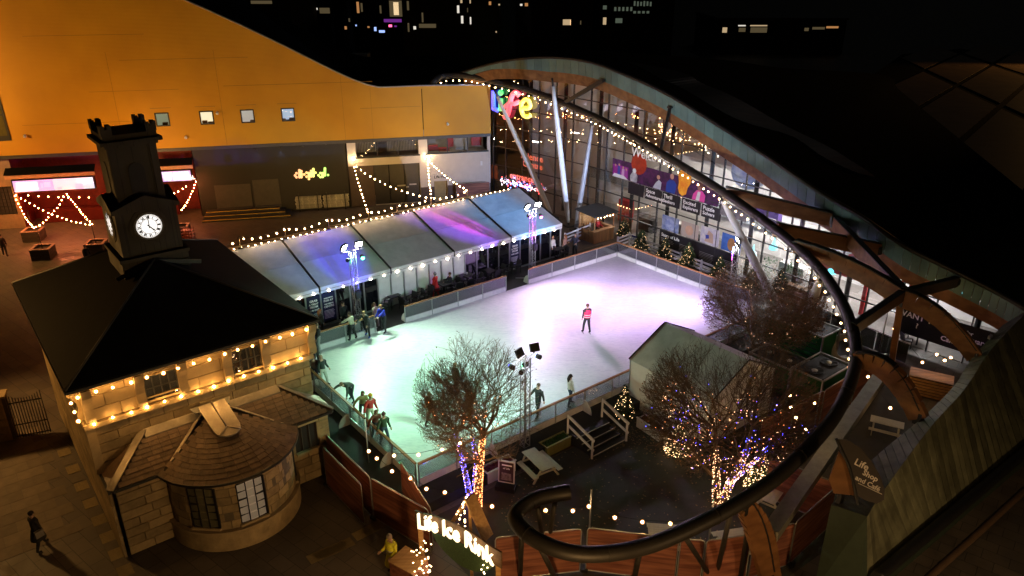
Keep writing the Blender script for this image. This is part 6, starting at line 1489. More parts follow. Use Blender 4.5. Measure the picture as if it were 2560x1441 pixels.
# kiosk
kb = U(1508, 604); kd = (U(1545, 588) - U(1518, 606)).normalized(); kd = DA; ke = -DB
kk = thing('kiosk', 'small timber drinks kiosk with bulbs under its roof', 'kiosk', kb); M_kwood = wood('kiosk_boards', (.2, .09, .03), (.34, .16, .06), 'Z', 1, .5)
def kp(u, v, z): return kb + DA * u + DB * v + UPV * z
KW, KD = 1.05, .95
for k in range(8): part('board', MB().prism([kp(lerp(-KW, KW, k / 8) + .006, -KD + .9, .03), kp(lerp(-KW, KW, (k + 1) / 8) - .006, -KD + .9, .03), kp(lerp(-KW, KW, (k + 1) / 8) - .006, -KD + .9, 1.0), kp(lerp(-KW, KW, k / 8) + .006, -KD + .9, 1.0)], -DB * .04), M_kwood, kk)
for s_ in (-1, 1):
    for k in range(7): v0, v1 = lerp(-.05, 1.8, k / 7) + .006, lerp(-.05, 1.8, (k + 1) / 7) - .006; part('board', MB().prism([kp(s_ * KW, v0, .03), kp(s_ * KW, v1, .03), kp(s_ * KW, v1, 1.0), kp(s_ * KW, v0, 1.0)], DA * .04 * s_), M_kwood, kk)
part('counter', MB().prism([kp(-KW - .1, -.15, 1.02), kp(KW + .1, -.15, 1.02), kp(KW + .1, .2, 1.02), kp(-KW - .1, .2, 1.02)], UPV * .05), mat('pale_counter', (.5, .3, .14), .4), kk)
part('counter', MB().prism([kp(KW - .2, .2, 1.02), kp(KW + .1, .2, 1.02), kp(KW + .1, 1.8, 1.02), kp(KW - .2, 1.8, 1.02)], UPV * .05), MT['pale_counter'], kk)
for u, v in ((-KW, 0), (KW, 0), (KW, 1.75), (-KW, 1.75)): part('corner_post', MB().beam(kp(u, v, .03), kp(u, v, 2.25), .09, .09), M_kwood, kk)
part('roof', MB().prism([kp(-KW - .25, -.3, 2.25), kp(KW + .25, -.3, 2.25), kp(KW + .25, 2.05, 2.4), kp(-KW - .25, 2.05, 2.4)], UPV * .09), mat('kiosk_felt', (.04, .037, .035), .8), kk)
part('back_wall', MB().prism([kp(-KW, 1.72, 1.0), kp(KW, 1.72, 1.0), kp(KW, 1.72, 2.3), kp(-KW, 1.72, 2.3)], DB * .05), M_pine, kk)
for i in range(6): part('bottle', MB().lathe([(.04, 0), (.04, .18), (.015, .24), (.015, .3)], kp(-.8 + .3 * i, 1.5, 1.05), 8), mat('amber_bottle', (.3, .1, .03), .2), kk)
festoon('bulbs under the roof edge of the little kiosk', [[kp(-KW, -.2, 2.22), kp(KW, -.2, 2.22)], [kp(KW + .15, -.1, 2.22), kp(KW + .15, 1.7, 2.24)]], .33, bulbmesh('bulb', .055, em('kiosk_bulb_glow', (1, .5, .22), 45)), drop=.03)
# stairs up to the rink
sA0, sA1 = toab(U(1418, 1080, .5))[0], toab(U(1500, 1042, .5))[0]
stt = thing('rink_stairs', 'black steps with pale edges and white handrails up to the ice', 'stairs', AB(sA0, 19.9))
M_nose = mat('pale_nosing', (.5, .5, .48), .5)
for k in range(4):
    z = .5 - .125 * k; b1 = 21.3 - .36 * k
    part('step', MB().abox(sA0, sA1, b1 - .36, b1 - .004, .006, z - .004), M_deck, stt); part('nosing', MB().abox(sA0, sA1, b1 - .385, b1 - .362, z - .035, z), M_nose, stt)
for a in (sA0 - .06, sA1 + .06):
    hr = part('handrail', MB().beam(AB(a, 21.5, 1.45), AB(a, 19.75, .98), .06, .14), M_fence, stt); part('lower_rail', MB().beam(AB(a, 21.5, .95), AB(a, 19.75, .48), .05, .12), M_fence, hr)
    for b, z0, z1 in ((21.48, .5, 1.42), (19.85, .006, 1.0)): part('newel', MB().beam(AB(a, b, z0), AB(a, b, z1), .09, .09), M_fence, hr)

# ================================================================== PICNIC TABLES, PLANTERS, BOARD
def picnic_proto():
    t = thing('picnic_table', 'x', 'picnic table')
    M_pt = mat('cream_painted_timber', (.62, .58, .44), .6, var=.08, scale=6, bump=.2)
    for k in range(5): part('top_plank', MB().box((0, -.3 + .15 * k, .74), (1.8, .142, .04)), M_pt, t)
    for s_ in (-1, 1):
        for k in range(2): part('seat_plank', MB().box((0, s_ * (.62 + .14 * k), .44), (1.8, .13, .04)), M_pt, t)
        fr = part('leg_frame', MB().beam((s_ * .65, -.72, .39), (s_ * .65, .72, .39), .05, .09).beam((s_ * .65, -.34, .69), (s_ * .65, .34, .69), .05, .08), M_pt, t)
        for q in (-1, 1): part('leg', MB().beam((s_ * .7, q * .25, .71), (s_ * .7, q * .72, 0), .05, .1), M_pt, fr)
    return t
pp = picnic_proto()
PT = [('cream picnic table in the open yard beside the olive planter', 1345, 1180, RZ + 1.45, .9), ('white picnic table on the terrace beside the zinc coping', 2212, 1082, -.5, .8), ('picnic table behind the lower hoarding, partly hidden', 1668, 1362, -.1, .85), ('picnic table behind the hoarding under the ring near the timber fin', 1842, 1375, .2, .85), ('picnic table below the zinc beam by the cone of lights', 1930, 1262, .9, .8)]
for i, (lab, x, y, rz, sc_) in enumerate(PT):
    o = pp if i == 0 else copy_tree(pp)
    o.location = U(x, y); o.rotation_euler = (0, 0, rz); o.scale = (sc_,) * 3; setp(o, lab, 'picnic table', 'picnic tables around the yard'); OR[o.name] = Vector(o.location)
def trough(label, c, L, w_, h, m, pc, rz, seed):
    c = Vector(c); t = thing('planter', label, 'planter', c); A = Matrix.Rotation(rz, 3, 'Z'); P = lambda x, y, z: c + A @ Vector((x, y, z))
    for s_ in (-1, 1):
        part('long_side', MB().box(P(0, s_ * (w_ / 2), h / 2 + .03), (L, .04, h), rz), m, t); part('end_side', MB().box(P(s_ * (L / 2 - .02), 0, h / 2 + .03), (.04, w_ - .04, h), rz), m, t)
        part('rim', MB().box(P(0, s_ * w_ / 2, h + .045), (L + .06, .09, .03), rz), m, t)
        part('caster', MB().sph(P(s_ * (L / 2 - .15), 0, .05), .05, 6, 4), M_black, t)
    part('soil', MB().box(P(0, 0, h - .05), (L - .08, w_ - .08, .06), rz), mat('soil', (.03, .02, .015), .9), t)
    rnd = random.Random(seed); fo = MB()
    for i in range(420):
        p = P(rnd.uniform(-L / 2 + .08, L / 2 - .08), rnd.uniform(-w_ / 2 + .06, w_ / 2 - .06), h - .03); d = Vector((rnd.gauss(0, .4), rnd.gauss(0, .4), rnd.uniform(.4, 1))).normalized() * rnd.uniform(.06, .16); e = d.cross(Vector((rnd.gauss(0, 1), rnd.gauss(0, 1), .2))).normalized() * .03; fo.poly([p - e, p + e, p + d + e * .5, p + d])
    part('plants', fo, pc, t); return t
M_olive = mat('olive_paint', (.30, .28, .08), .55)
trough('white trough planter of purple heather beside the notice board', U(1246, 1188), 1.5, .5, .55, M_white, mat('heather', (.16, .04, .08), .8, var=.5, scale=15), RZ, 1)
trough('olive green trough planter beside the stairs', U(1388, 1124), 1.45, .5, .5, M_olive, mat('planter_leaves', (.05, .12, .02), .7, var=.5, scale=12), RZ, 2)
trough('white trough planter against the small marquee', U(1628, 1082), 1.5, .5, .5, M_white, mat('dry_plants', (.12, .05, .03), .8, var=.5, scale=12), -RZ - .3, 3)
bx_ = U(1693, 1135); 
cb = thing('white_crate', 'small white box on the ground left of the forked tree', 'box', U(1678, 1118)); part('body', MB().box(U(1678, 1118) + UPV * .3, (.55, .5, .58), .6), M_white, cb); part('lid', MB().box(U(1678, 1118) + UPV * .61, (.6, .55, .04), .6), M_white, cb)
nbp = U(1265, 1222); nbd = thing('notice_board', 'freestanding framed notice on a black weighted base', 'notice board', nbp); fx_ = Vector((.96, -.28, 0)); fn_ = Vector((-.28, -.96, 0))
def nbq(u, z, o=0.): return nbp + fx_ * u + UPV * z + fn_ * o - fn_ * (z * .08)
part('frame', MB().prism([nbq(-.36, .28), nbq(.36, .28), nbq(.36, 1.32), nbq(-.36, 1.32)], -fn_ * .05), M_white, nbd)
part('poster', MB().prism([nbq(-.31, .33, .004), nbq(.31, .33, .004), nbq(.31, 1.27, .004), nbq(-.31, 1.27, .004)], fn_ * .004), mat('plum_poster', (.07, .025, .035), .4, c2=(.03, .015, .02), scale=4), nbd)
part('small_print', MB().prism([nbq(-.2, 1.1, .01), nbq(.24, 1.1, .01), nbq(.24, 1.16, .01), nbq(-.2, 1.16, .01)], fn_ * .003), M_print, nbd)
for i, ln_ in ((1, 'of Life'),): part('lettering', place_text(text_mb(ln_, .12, .003, .002, align='CENTER'), nbq(0, 1.08 - .14 * i, .012), fx_, UPV, fn_), M_print, nbd)
part('picture', MB().prism([nbq(-.24, .42, .01), nbq(.24, .42, .01), nbq(.2, .75, .01), nbq(-.2, .78, .01)], fn_ * .003), mat('photo_grey', (.4, .35, .33), .5, c2=(.1, .06, .05), scale=8), nbd)
part('base', MB().box(nbp + UPV * .1, (.85, .5, .2), math.atan2(fx_.y, fx_.x)), M_black, nbd)
# square timber planters by the bar
def square_planter(label, x, y, s_=1.3, h=.85, polez=1.6):
    c = U(x, y); t = thing('timber_planter', label, 'planter', c, 'square timber planters by the bar'); M_pl = wood('weathered_planter', (.25, .16, .11), (.38, .26, .19), 'X', 1, .6)
    rz = .18; A = Matrix.Rotation(rz, 3, 'Z'); P = lambda a, b, z: c + A @ Vector((a, b, z))
    for q in range(4):
        B = Matrix.Rotation(rz + q * math.pi / 2, 3, 'Z'); o = B @ Vector((0, -s_ / 2, 0))
        for k in range(3): part('side_board', MB().box(c + o + UPV * (.03 + (h - .06) * (k + .5) / 3), (s_ - .06 if q % 2 else s_, .05, (h - .06) / 3 - .015), rz + q * math.pi / 2), mat('dark_planter_board', (.05, .04, .032), .7), t)
        part('rim_board', MB().box(c + B @ Vector((0, -s_ / 2 + .05, 0)) + UPV * (h + .02), (s_ + .12 if q % 2 else s_ - .24, .18, .05), rz + q * math.pi / 2), M_pl, t)
        part('corner_post', MB().box(c + B @ Vector((s_ / 2 - .03, -s_ / 2 + .03, 0)) + UPV * h / 2, (.09, .09, h), rz), M_pl, t)
    part('soil', MB().box(c + UPV * (h - .12), (s_ - .1, s_ - .1, .05), rz), MT['soil'], t)
    if polez: part('pole', MB().tube([c + UPV * (h - .1), c + UPV * (h + polez)], .03, 6), M_black, t)
square_planter('square timber planter under the amber light swag, far left', 88, 600); square_planter('square timber planter with a pole, nearest the house roof', 112, 645); square_planter('square timber planter with someone sitting beside the clock tower', 245, 632); square_planter('square timber planter half hidden right of the clock tower', 455, 590, 1.2, .85, 0)
cr_t = thing('crate_stack', 'stack of reddish wire crates right of the clock tower', 'crates', U(472, 600))
for k in range(4):
    mb = MB(); z0 = .05 + .26 * k
    for u in (-.4, -.2, 0, .2, .4): mb.beam(U(472, 600) + Vector((u, -.3, z0)), U(472, 600) + Vector((u, -.3, z0 + .24)), .03, .03); mb.beam(U(472, 600) + Vector((u, .3, z0)), U(472, 600) + Vector((u, .3, z0 + .24)), .03, .03)
    mb.box(U(472, 600) + UPV * z0, (.9, .66, .03)); mb.beam(U(472, 600) + Vector((-.45, -.3, z0 + .24)), U(472, 600) + Vector((.45, -.3, z0 + .24)), .03, .03)
    part('crate', mb, mat('red_crate', (.4, .09, .06), .5), cr_t)

# ================================================================== CHILLERS, HOSE, BENCHES
M_green = mat('green_machine_paint', (.008, .11, .022), .4, var=.2); M_grille = mat('dark_grille', (.02, .022, .025), .5)
def chiller(label, a, b, la, lb, h):
    t = thing('chiller', label, 'chiller', AB(a, b)); part('body', MB().abox(a - la / 2 + .1, a + la / 2 - .1, b - lb / 2 + .1, b + lb / 2 - .1, .12, h - .08), M_green, t)
    fr = MB()
    for i in (-1, 1):
        for j in (-1, 1): part('frame_post', MB().beam(AB(a + i * la / 2, b + j * lb / 2, .01), AB(a + i * la / 2, b + j * lb / 2, h), .09, .09), M_galv, t)
        part('frame_bar', MB().beam(AB(a + i * la / 2, b - lb / 2 + .05, h - .04), AB(a + i * la / 2, b + lb / 2 - .05, h - .04), .08, .08), M_galv, t); part('frame_bar', MB().beam(AB(a - la / 2 + .05, b + i * lb / 2, h - .04), AB(a + la / 2 - .05, b + i * lb / 2, h - .04), .08, .08), M_galv, t)
    part('top_grille', MB().abox(a - la / 2 + .12, a + la / 2 - .12, b - lb / 2 + .12, b + lb / 2 - .12, h - .075, h - .05), M_grille, t)
    for k in (-1, 1):
        along_a = la > lb; c = AB(a + (k * la / 4 if along_a else 0), b + (0 if along_a else k * lb / 4), h - .045)
        fn = part('fan', MB().lathe([(.42, 0), (.45, .03), (.42, .05), (.38, .03)], c, 20), M_grille, t); part('fan_hub', MB().lathe([(.16, .0), (.14, .05), (0, .06)], c, 12), M_white, fn)
        for q in range(6): th = q * math.pi / 3; part('fan_blade', MB().beam(c + Vector((math.cos(th) * .15, math.sin(th) * .15, .02)), c + Vector((math.cos(th + .25) * .4, math.sin(th + .25) * .4, .03)), .14, .012), M_grille, fn)
    for k in range(5): part('louvre', MB().abox(a - la / 2 + .07, a - la / 2 + .095, b - lb / 2 + .3, b + lb / 2 - .3, .3 + .28 * k, .36 + .28 * k), M_grille, t)
    return t
p1, p2, p3 = toab(U(2010, 805, 2.0)), toab(U(2055, 915, 2.0)), toab(U(1960, 880, 1.9))
chiller('large green chiller unit with white frame behind the hoarding', p1[0] - .2, p1[1], 1.7, 3.6, 2.1)
chiller('green chiller unit nearest the steel ring', p2[0], p2[1], 2.6, 1.7, 2.0)
chiller('green chiller half hidden by the lit bare tree', p3[0] - .4, p3[1], 1.6, 2.4, 1.8)
hc = U(2105, 905); hz = thing('hose_coil', 'big pale coiled duct leaning beside the green chillers', 'hose', hc)
part('coil', MB().tube([hc + Vector((.1 * math.cos(t) + .55 * math.cos(t), .25 * math.sin(t), .85 + .62 * math.sin(t))) for t in [2 * PI_ * k / 24 for k in range(25)]], .17, 10, False), mat('pale_hose', (.5, .46, .4), .6), hz); part('drum_foot', MB().box(hc + UPV * .1, (.9, .6, .2), .3), M_galv, hz)
wb = U(2318, 985); bn = thing('slatted_bench', 'orange timber slatted block bench on the cafe terrace', 'bench', wb); M_sl = wood('orange_slats', (.36, .17, .06), (.52, .28, .1), 'X', .8, .5)
bd_ = (U(2372, 985) - U(2268, 985)).normalized(); bd_ = Vector((.85, -.5, 0)).normalized(); bn_ = Vector((-bd_.y, bd_.x, 0))
for k in range(6): part('front_slat', MB().beam(wb - bd_ * 1.0 + UPV * (.12 + .16 * k) - bn_ * .5, wb + bd_ * 1.0 + UPV * (.12 + .16 * k) - bn_ * .5, .05, .11), M_sl, bn)
for k in range(6): part('top_slat', MB().beam(wb - bd_ * 1.0 + UPV * 1.06 + bn_ * (-.42 + .17 * k), wb + bd_ * 1.0 + UPV * 1.06 + bn_ * (-.42 + .17 * k), .15, .05), M_sl, bn)
part('core', MB().box(wb + UPV * .5, (1.9, .9, 1.0), math.atan2(bd_.y, bd_.x)), M_black, bn)
# stepped timber seating by the raking column
ws_ = U(1975, 765); wst = thing('timber_steps', 'dark stepped timber seating with pale edges by the hall glass', 'steps', ws_)
for k in range(3):
    c = ws_ + FN(31) * (-.1 - .5 * k) + UPV * (.2 + .32 * k); part('tread', MB().box(c, (2.6, .5, .3), math.atan2(FT(31).y, FT(31).x)), M_kwood, wst); part('edge_strip', MB().box(c + FN(31) * .26 + UPV * .14, (2.6, .02, .035), math.atan2(FT(31).y, FT(31).x)), M_nose, wst)
# terrace screen wall (dark glass) and terrace floor edge
tg = thing('terrace_screen', 'low glazed terrace screen with pale top rail below the cafe', 'screen', U(2040, 760)); q0_, q1_ = U(2045, 770, 1.2), U(2275, 862, 1.2)
for k in range(6):
    a, b = q0_.lerp(q1_, k / 6 + .006), q0_.lerp(q1_, (k + 1) / 6 - .006); part('screen_panel', MB().prism([Vector((a.x, a.y, .03)), Vector((b.x, b.y, .03)), b, a], Vector((.02, .02, 0))), glass('terrace_glass', (.3, .3, .28), .12, .05, .35, (.05, .05, .04)), tg)
part('top_rail', MB().beam(q0_ + UPV * .03, q1_ + UPV * .03, .07, .05), mat('pale_rail', (.55, .5, .45), .5), tg)
# ================================================================== CHAIRS AND TABLES BY THE MARQUEE
M_chair = mat('black_rattan', (.018, .018, .02), .5, var=.2, scale=20, bump=.3)
def chair_proto():
    t = thing('cafe_chair', 'x', 'chair')
    part('seat', MB().box((0, 0, .44), (.5, .5, .05)), M_chair, t); part('backrest', MB().prism([(-.25, -.24, .48), (-.25, .24, .48), (-.33, .22, .92), (-.33, -.22, .92)], (.035, 0, 0)), M_chair, t)
    for i in (-1, 1):
        for j in (-1, 1): part('leg', MB().beam((i * .22, j * .22, 0), (i * .21, j * .21, .42), .04, .04), M_chair, t)
        part('armrest', MB().beam((-.28, i * .26, .66), (.2, i * .26, .66), .05, .04).beam((.2, i * .26, .44), (.2, i * .26, .66), .04, .04), M_chair, t)
    return t
def table_proto():
    t = thing('cafe_table', 'x', 'table'); part('tabletop', MB().box((0, 0, .73), (.8, .8, .04)), M_chair, t); part('apron', MB().box((0, 0, .68), (.7, .7, .06)), M_chair, t)
    for i in (-1, 1):
        for j in (-1, 1): part('leg', MB().beam((i * .35, j * .35, 0), (i * .35, j * .35, .66), .05, .05), M_chair, t)
    return t
cp, tp = chair_proto(), table_proto()
ord_ = ['first', 'second', 'third', 'fourth', 'fifth', 'sixth', 'seventh', 'eighth', 'ninth', 'tenth', 'eleventh', 'twelfth', 'thirteenth', 'fourteenth', 'fifteenth', 'sixteenth', 'seventeenth']
tabs = [(983, 752, .1), (1112, 722, .0), (1168, 700, .2), (1222, 690, .1), (1392, 632, .1)]
for i, (x, y, r) in enumerate(tabs):
    o = tp if i == 0 else copy_tree(tp); o.location = U(x, y + 12, .5); o.rotation_euler = (0, 0, RZ + r); OR[o.name] = Vector(o.location)
    setp(o, 'black square table by the marquee, ' + ['with nobody near, left of the white wall panels', 'between the person in red and the seated person', 'in front of the middle glass doors', 'right of the middle glass doors', 'beside the group near the magenta lamp'][i], 'table', 'black tables in front of the marquee')
chs = [(958, 770, 2.2), (1012, 768, .3), (1030, 762, 3.4), (1050, 755, 3.2), (1070, 748, 3.4), (1092, 738, 0), (1136, 722, 3.3), (1148, 730, 1.2), (1172, 722, 1.4), (1140, 705, -1.4), (1196, 712, 3.1), (1206, 694, 0.2), (1248, 688, 3.2), (1262, 680, 3.0), (1238, 698, 1.6), (1278, 672, 3.2), (1405, 640, 2.8)]
for i, (x, y, r) in enumerate(chs):
    o = cp if i == 0 else copy_tree(cp); p = U(x, y + 4, .5); ab = toab(p); o.location = AB(ab[0], min(ab[1], 38.3), .5); o.rotation_euler = (0, 0, RZ + r); OR[o.name] = Vector(o.location)
    setp(o, 'black armchair by the marquee front, %s from the left' % ord_[i], 'chair', 'black chairs in front of the marquee')
cupt = thing('paper_cup', 'white paper cup standing on the middle black table', 'cup', U(1168, 700, 1.26)); part('cup_body', MB().lathe([(.03, 0), (.045, .12), (.0, .12)], tp.location.copy() * 0 + (U(1168, 712, .5) + UPV * .751), 10), M_white, cupt); part('cup_lid', MB().lathe([(.05, .12), (.048, .14), (0, .14)], U(1168, 712, .5) + UPV * .751, 10), M_white, cupt)
# terrace tables
o = table_proto(); o.location = U(2288, 852, .02); o.rotation_euler = (0, 0, .4); o.scale = (1.3, 1.3, 1); setp(o, 'large pale cafe table on the terrace behind the timber post', 'table'); OR[o.name] = Vector(o.location)
M_pale = mat('pale_tabletop', (.5, .42, .35), .4)
o.children[0].data.materials[0] = M_pale
for lab, x, y, r in (('terrace chair left of the pale table', 2262, 868, 0), ('terrace chair behind the pale table', 2305, 838, 3.6)):
    c = copy_tree(cp); c.location = U(x, y, .02); c.rotation_euler = (0, 0, r); setp(c, lab, 'chair', 'terrace chairs'); OR[c.name] = Vector(c.location)

# ================================================================== PEOPLE
M_skin = mat('skin', (.5, .3, .22), .55, var=.05)
hm = MB()
hm.add([(0, -.04, -.012), (.085, -.042, -.011), (.085, .042, -.011), (0, .032, -.012), (0, -.04, .014), (.085, -.042, .012), (.085, .042, .012), (0, .032, .014)], [(3, 2, 1, 0), (4, 5, 6, 7), (0, 1, 5, 4), (1, 2, 6, 5), (2, 3, 7, 6), (3, 0, 4, 7)])
for y, L in ((-.033, .062), (-.011, .074), (.011, .08), (.033, .07)): hm.tube([(.08, y, 0), (.08 + L * .55, y, -.006), (.08 + L * .9, y, -.03)], [.0105, .0095, .008], 6)
hm.tube([(.02, .036, 0), (.05, .065, -.008), (.085, .07, -.02)], [.013, .011, .009], 6)
HAND = hm.mesh('hand'); HAND.materials.append(M_skin)
def person(label, loc, rz, h=1.74, jacket=(.02, .02, .02), trousers=(.015, .015, .02), hair=(.08, .04, .02), shoe=(.02, .02, .02), lean=0., arms=((.15, .1, .1), (.15, .1, .1)), stride=.1, knee=.05, seat=False, hat=None, long_hair=False, vest=None, skirt=None, skates=False, bag=False, look=0., spread=.1, scarf=None):
    """arms: (forward swing, sideways, elbow bend) in radians, right then left; body faces local +x"""
    k = h / 1.74; t = thing('person', label, 'person', Vector((0, 0, 0))); V_ = lambda x, y, z: Vector((x, y, z)) * k
    z0 = .06 if skates else 0; hip = V_(0, 0, .93 + z0) if not seat else V_(0, 0, .52)
    verts = []; edges = []; rad = []; tag = []
    def add(p, r, tg, par=None):
        verts.append(p); rad.append(r * k if isinstance(r, float) else (r[0] * k, r[1] * k)); tag.append(tg)
        if par is not None: edges.append((par, len(verts) - 1))
        return len(verts) - 1
    T = lambda d: Vector((math.sin(lean) * d, 0, math.cos(lean) * d)) * k
    pel = add(hip, (.165, .14), 1); wst_ = add(hip + T(.18), (.17, .14), 0, pel); cst = add(hip + T(.36), (.19, .15), 0, wst_); shd = add(hip + T(.48), (.145, .115), 0, cst); nk = add(hip + T(.555), .055, 2, shd)
    hd_dir = Vector((math.sin(lean * .6 + look), 0, math.cos(lean * .6 + look)))
    hb = add(hip + T(.57) + hd_dir * .07 * k, .07, 2, nk); hm_ = add(hip + T(.57) + hd_dir * .15 * k + Vector((.015, 0, 0)) * k, .095, 2, hb); htp = add(hip + T(.57) + hd_dir * .225 * k, .07, 2, hm_)
    nose = None
    hands = []
    for sgn_, (f, s_, e) in zip((-1, 1), arms):
        sh = hip + T(.475) + Vector((0, sgn_ * .185 * k, 0)); a = add(sh, .085, 0, shd)
        d = Vector((math.sin(f + 0), sgn_ * math.sin(s_), -math.cos(f) * math.cos(s_))).normalized(); el = add(sh + d * .29 * k, .066, 0, a)
        d2 = Vector((math.sin(f + e), sgn_ * math.sin(s_ * .6), -math.cos(f + e))).normalized(); wr = add(verts[el] + d2 * .25 * k, .05, 0, el); hands.append((verts[wr].copy(), d2, sgn_))
    feet = []
    for sgn_ in (-1, 1):
        hp_ = hip + Vector((0, sgn_ * .095 * k, -.04 * k)); a = add(hp_, .108, 1, pel)
        if seat:
            kn = add(hp_ + V_(.42, sgn_ * .05, .0), .07, 1, a); an_ = add(verts[kn] + V_(.02, 0, -.4), .05, 1, kn); fz = verts[an_]
        else:
            fw_ = sgn_ * stride; fz = Vector((fw_ * k, sgn_ * (.095 + spread) * k, (.09 + z0) * k)); kp_ = hp_.lerp(fz, .5) + Vector((knee * k, 0, 0)); kn = add(kp_, .08, 1, a); an_ = add(fz, .056, 1, kn)
        toe0 = add(verts[an_] + V_(.02, 0, -.05), .048, 3, an_); toe = add(verts[an_] + V_(.16, sgn_ * .02, -.06), .038, 3, toe0); feet.append(verts[an_].copy())
    me = bpy.data.meshes.new('body'); me.from_pydata([tuple(v) for v in verts], edges, []); ob = bpy.data.objects.new('body', me); col.objects.link(ob)
    md = ob.modifiers.new('skin', 'SKIN'); md.use_smooth_shade = True
    for i, sv in enumerate(me.skin_vertices[0].data):
        r = rad[i]; sv.radius = (r, r) if isinstance(r, float) else r; sv.use_root = (i == 0)
    sb_ = ob.modifiers.new('sub', 'SUBSURF'); sb_.levels = 1; sb_.render_levels = 1
    bpy.context.view_layer.update(); dg = bpy.context.evaluated_depsgraph_get(); nm = bpy.data.meshes.new_from_object(ob.evaluated_get(dg)); bpy.data.objects.remove(ob); nm.name = 'body'
    bo = bpy.data.objects.new('body', nm); col.objects.link(bo); bo.parent = t; nm.materials.clear()
    cname = lambda p, c: mat('%s_%d_%d_%d' % (p, c[0] * 999, c[1] * 999, c[2] * 999), c, .75, var=.2, scale=8, bump=.3, bscale=25)
    for m in (cname('cloth', jacket), cname('cloth', trousers), M_skin, cname('shoe', shoe)): nm.materials.append(m)
    samp = []
    for a, b in edges:
        for q in range(5): f = q / 4; samp.append((verts[a].lerp(verts[b], f), tag[b] if (tag[a] != 1 or tag[b] != 0 or f > .25) else 1))
    for a, b in edges:
        pass
    for pl in nm.polygons:
        c = pl.center; best = min(samp, key=lambda s: (s[0] - c).length_squared); pl.material_index = best[1]; pl.use_smooth = True
    hc_ = verts[hm_]; M3 = cname('hair', hair)
    hmb = MB(); hmb.sph(hc_ + Vector((-.02, 0, .025)) * k, .105 * k, 12, 8, (1.0, .92, .98))
    hmb.f = [f for f in hmb.f if not all((hmb.v[i] - hc_).x > .035 * k and (hmb.v[i] - hc_).z < .065 * k for i in f)]; hmb.sm = [True] * len(hmb.f)
    if long_hair: hmb.tube([hc_ + V_(-.07, 0, .02), hc_ + V_(-.12, 0, -.12), hc_ + V_(-.12, 0, -.3)], [.08 * k, .085 * k, .04 * k], 8)
    part('hair', hmb, M3, t)
    fm = MB(); f_ = Vector((math.cos(look + lean * .6), 0, -math.sin(look + lean * .6)))
    for s_ in (-1, 1): fm.sph(hc_ + f_ * .088 * k + Vector((0, s_ * .033, .0)) * k, .011 * k, 6, 4)
    fm.box(hc_ + f_ * .09 * k + Vector((0, 0, -.055)) * k, (.012 * k, .045 * k, .01 * k)); part('eyes_and_mouth', fm, M_black, t)
    part('nose', MB().sph(hc_ + f_ * .1 * k + Vector((0, 0, -.022)) * k, .016 * k, 6, 4, (1.2, .8, 1.3)), M_skin, t)
    for s_ in (-1, 1): part('ear', MB().sph(hc_ + Vector((0, s_ * .092, -.01)) * k, .025 * k, 6, 4, (.8, .35, 1.2)), M_skin, t)
    if hat:
        hb_ = MB(); hb_.sph(hc_ + Vector((-.01, 0, .05)) * k, .115 * k, 12, 8, (1, .95, .85)); hb_.f = [f for f in hb_.f if all((hb_.v[i] - hc_).z > .02 * k for i in f)]; hb_.sm = [True] * len(hb_.f); hb_.sph(hc_ + Vector((-.01, 0, .16)) * k, .035 * k, 6, 4); part('hat', hb_, cname('hat', hat), t)
    for p, d, s_ in hands:
        ho = bpy.data.objects.new('hand', HAND); col.objects.link(ho); ho.parent = t; ho.location = p
        ho.rotation_mode = 'QUATERNION'; ho.rotation_quaternion = d.to_track_quat('X', 'Z'); ho.scale = (k * .95, k * .95 * (1 if s_ > 0 else -1), k * .95)
    if vest:
        vb = MB(); rings = []
        for d, (rx, ry) in ((.02, (.2, .175)), (.18, (.205, .175)), (.36, (.225, .18)), (.5, (.165, .14))):
            c = hip + T(d); rings.append([c + Vector((math.cos(a) * ry * k, math.sin(a) * rx * k, 0)) for a in [2 * PI_ * q / 14 for q in range(14)]])
        vs_ = [p for r in rings for p in r]; vb.add(vs_, [(i * 14 + q, i * 14 + (q + 1) % 14, (i + 1) * 14 + (q + 1) % 14, (i + 1) * 14 + q) for i in range(3) for q in range(14)], True); part('vest', vb, cname('vest', vest), t)
        for d in (.08, .2):
            c = hip + T(d); ss_ = MB(); ss_.add([c + Vector((math.cos(2 * PI_ * q / 14) * .188 * k, math.sin(2 * PI_ * q / 14) * .216 * k, z * k)) for z in (-.02, .02) for q in range(14)], [(q, (q + 1) % 14, 14 + (q + 1) % 14, 14 + q) for q in range(14)], True); part('reflective_band', ss_, mat('reflective', (.6, .6, .55), .3), t)
    if skirt:
        sk_ = MB(); sk_.lathe([(.17 * k, .95 * k), (.22 * k, .75 * k), (.28 * k, .48 * k)], (0, 0, 0), 14); part('coat_skirt', sk_, cname('cloth', skirt), t)
    if skates:
        for f in feet: part('skate_blade', MB().box(f + V_(.06, 0, -.125), (.3 * k, .012, .06 * k)), M_alu, t)
    if bag: part('bag', MB().box(V_(-.05, -.28, .85), (.3, .12, .28)), cname('bag', (.25, .22, .2)), t)
    t.location = loc; t.rotation_euler = (0, 0, rz); OR[t.name] = Vector(loc); return t
ang = lambda x0, y0, x1, y1, z=.55: math.atan2((U(x1, y1, z) - U(x0, y0, z)).y, (U(x1, y1, z) - U(x0, y0, z)).x)
I = .55; BK = (.015, .015, .017)
toward = lambda v: math.atan2(v.y, v.x)
person('person in a pink vest and black clothes standing alone on the ice', U(1466, 834, I), toward(DB) - .3, 1.82, BK, BK, (.1, .04, .02), BK, vest=(.75, .02, .12), stride=.12, skates=True, spread=.06)
person('skater in a cream jacket and black trousers holding the back rail', U(884, 851, I), toward(DB) + .5, 1.7, (.65, .6, .48), BK, (.06, .04, .03), arms=((.2, .2, .4), (.9, .4, .2)), lean=.2, skates=True)
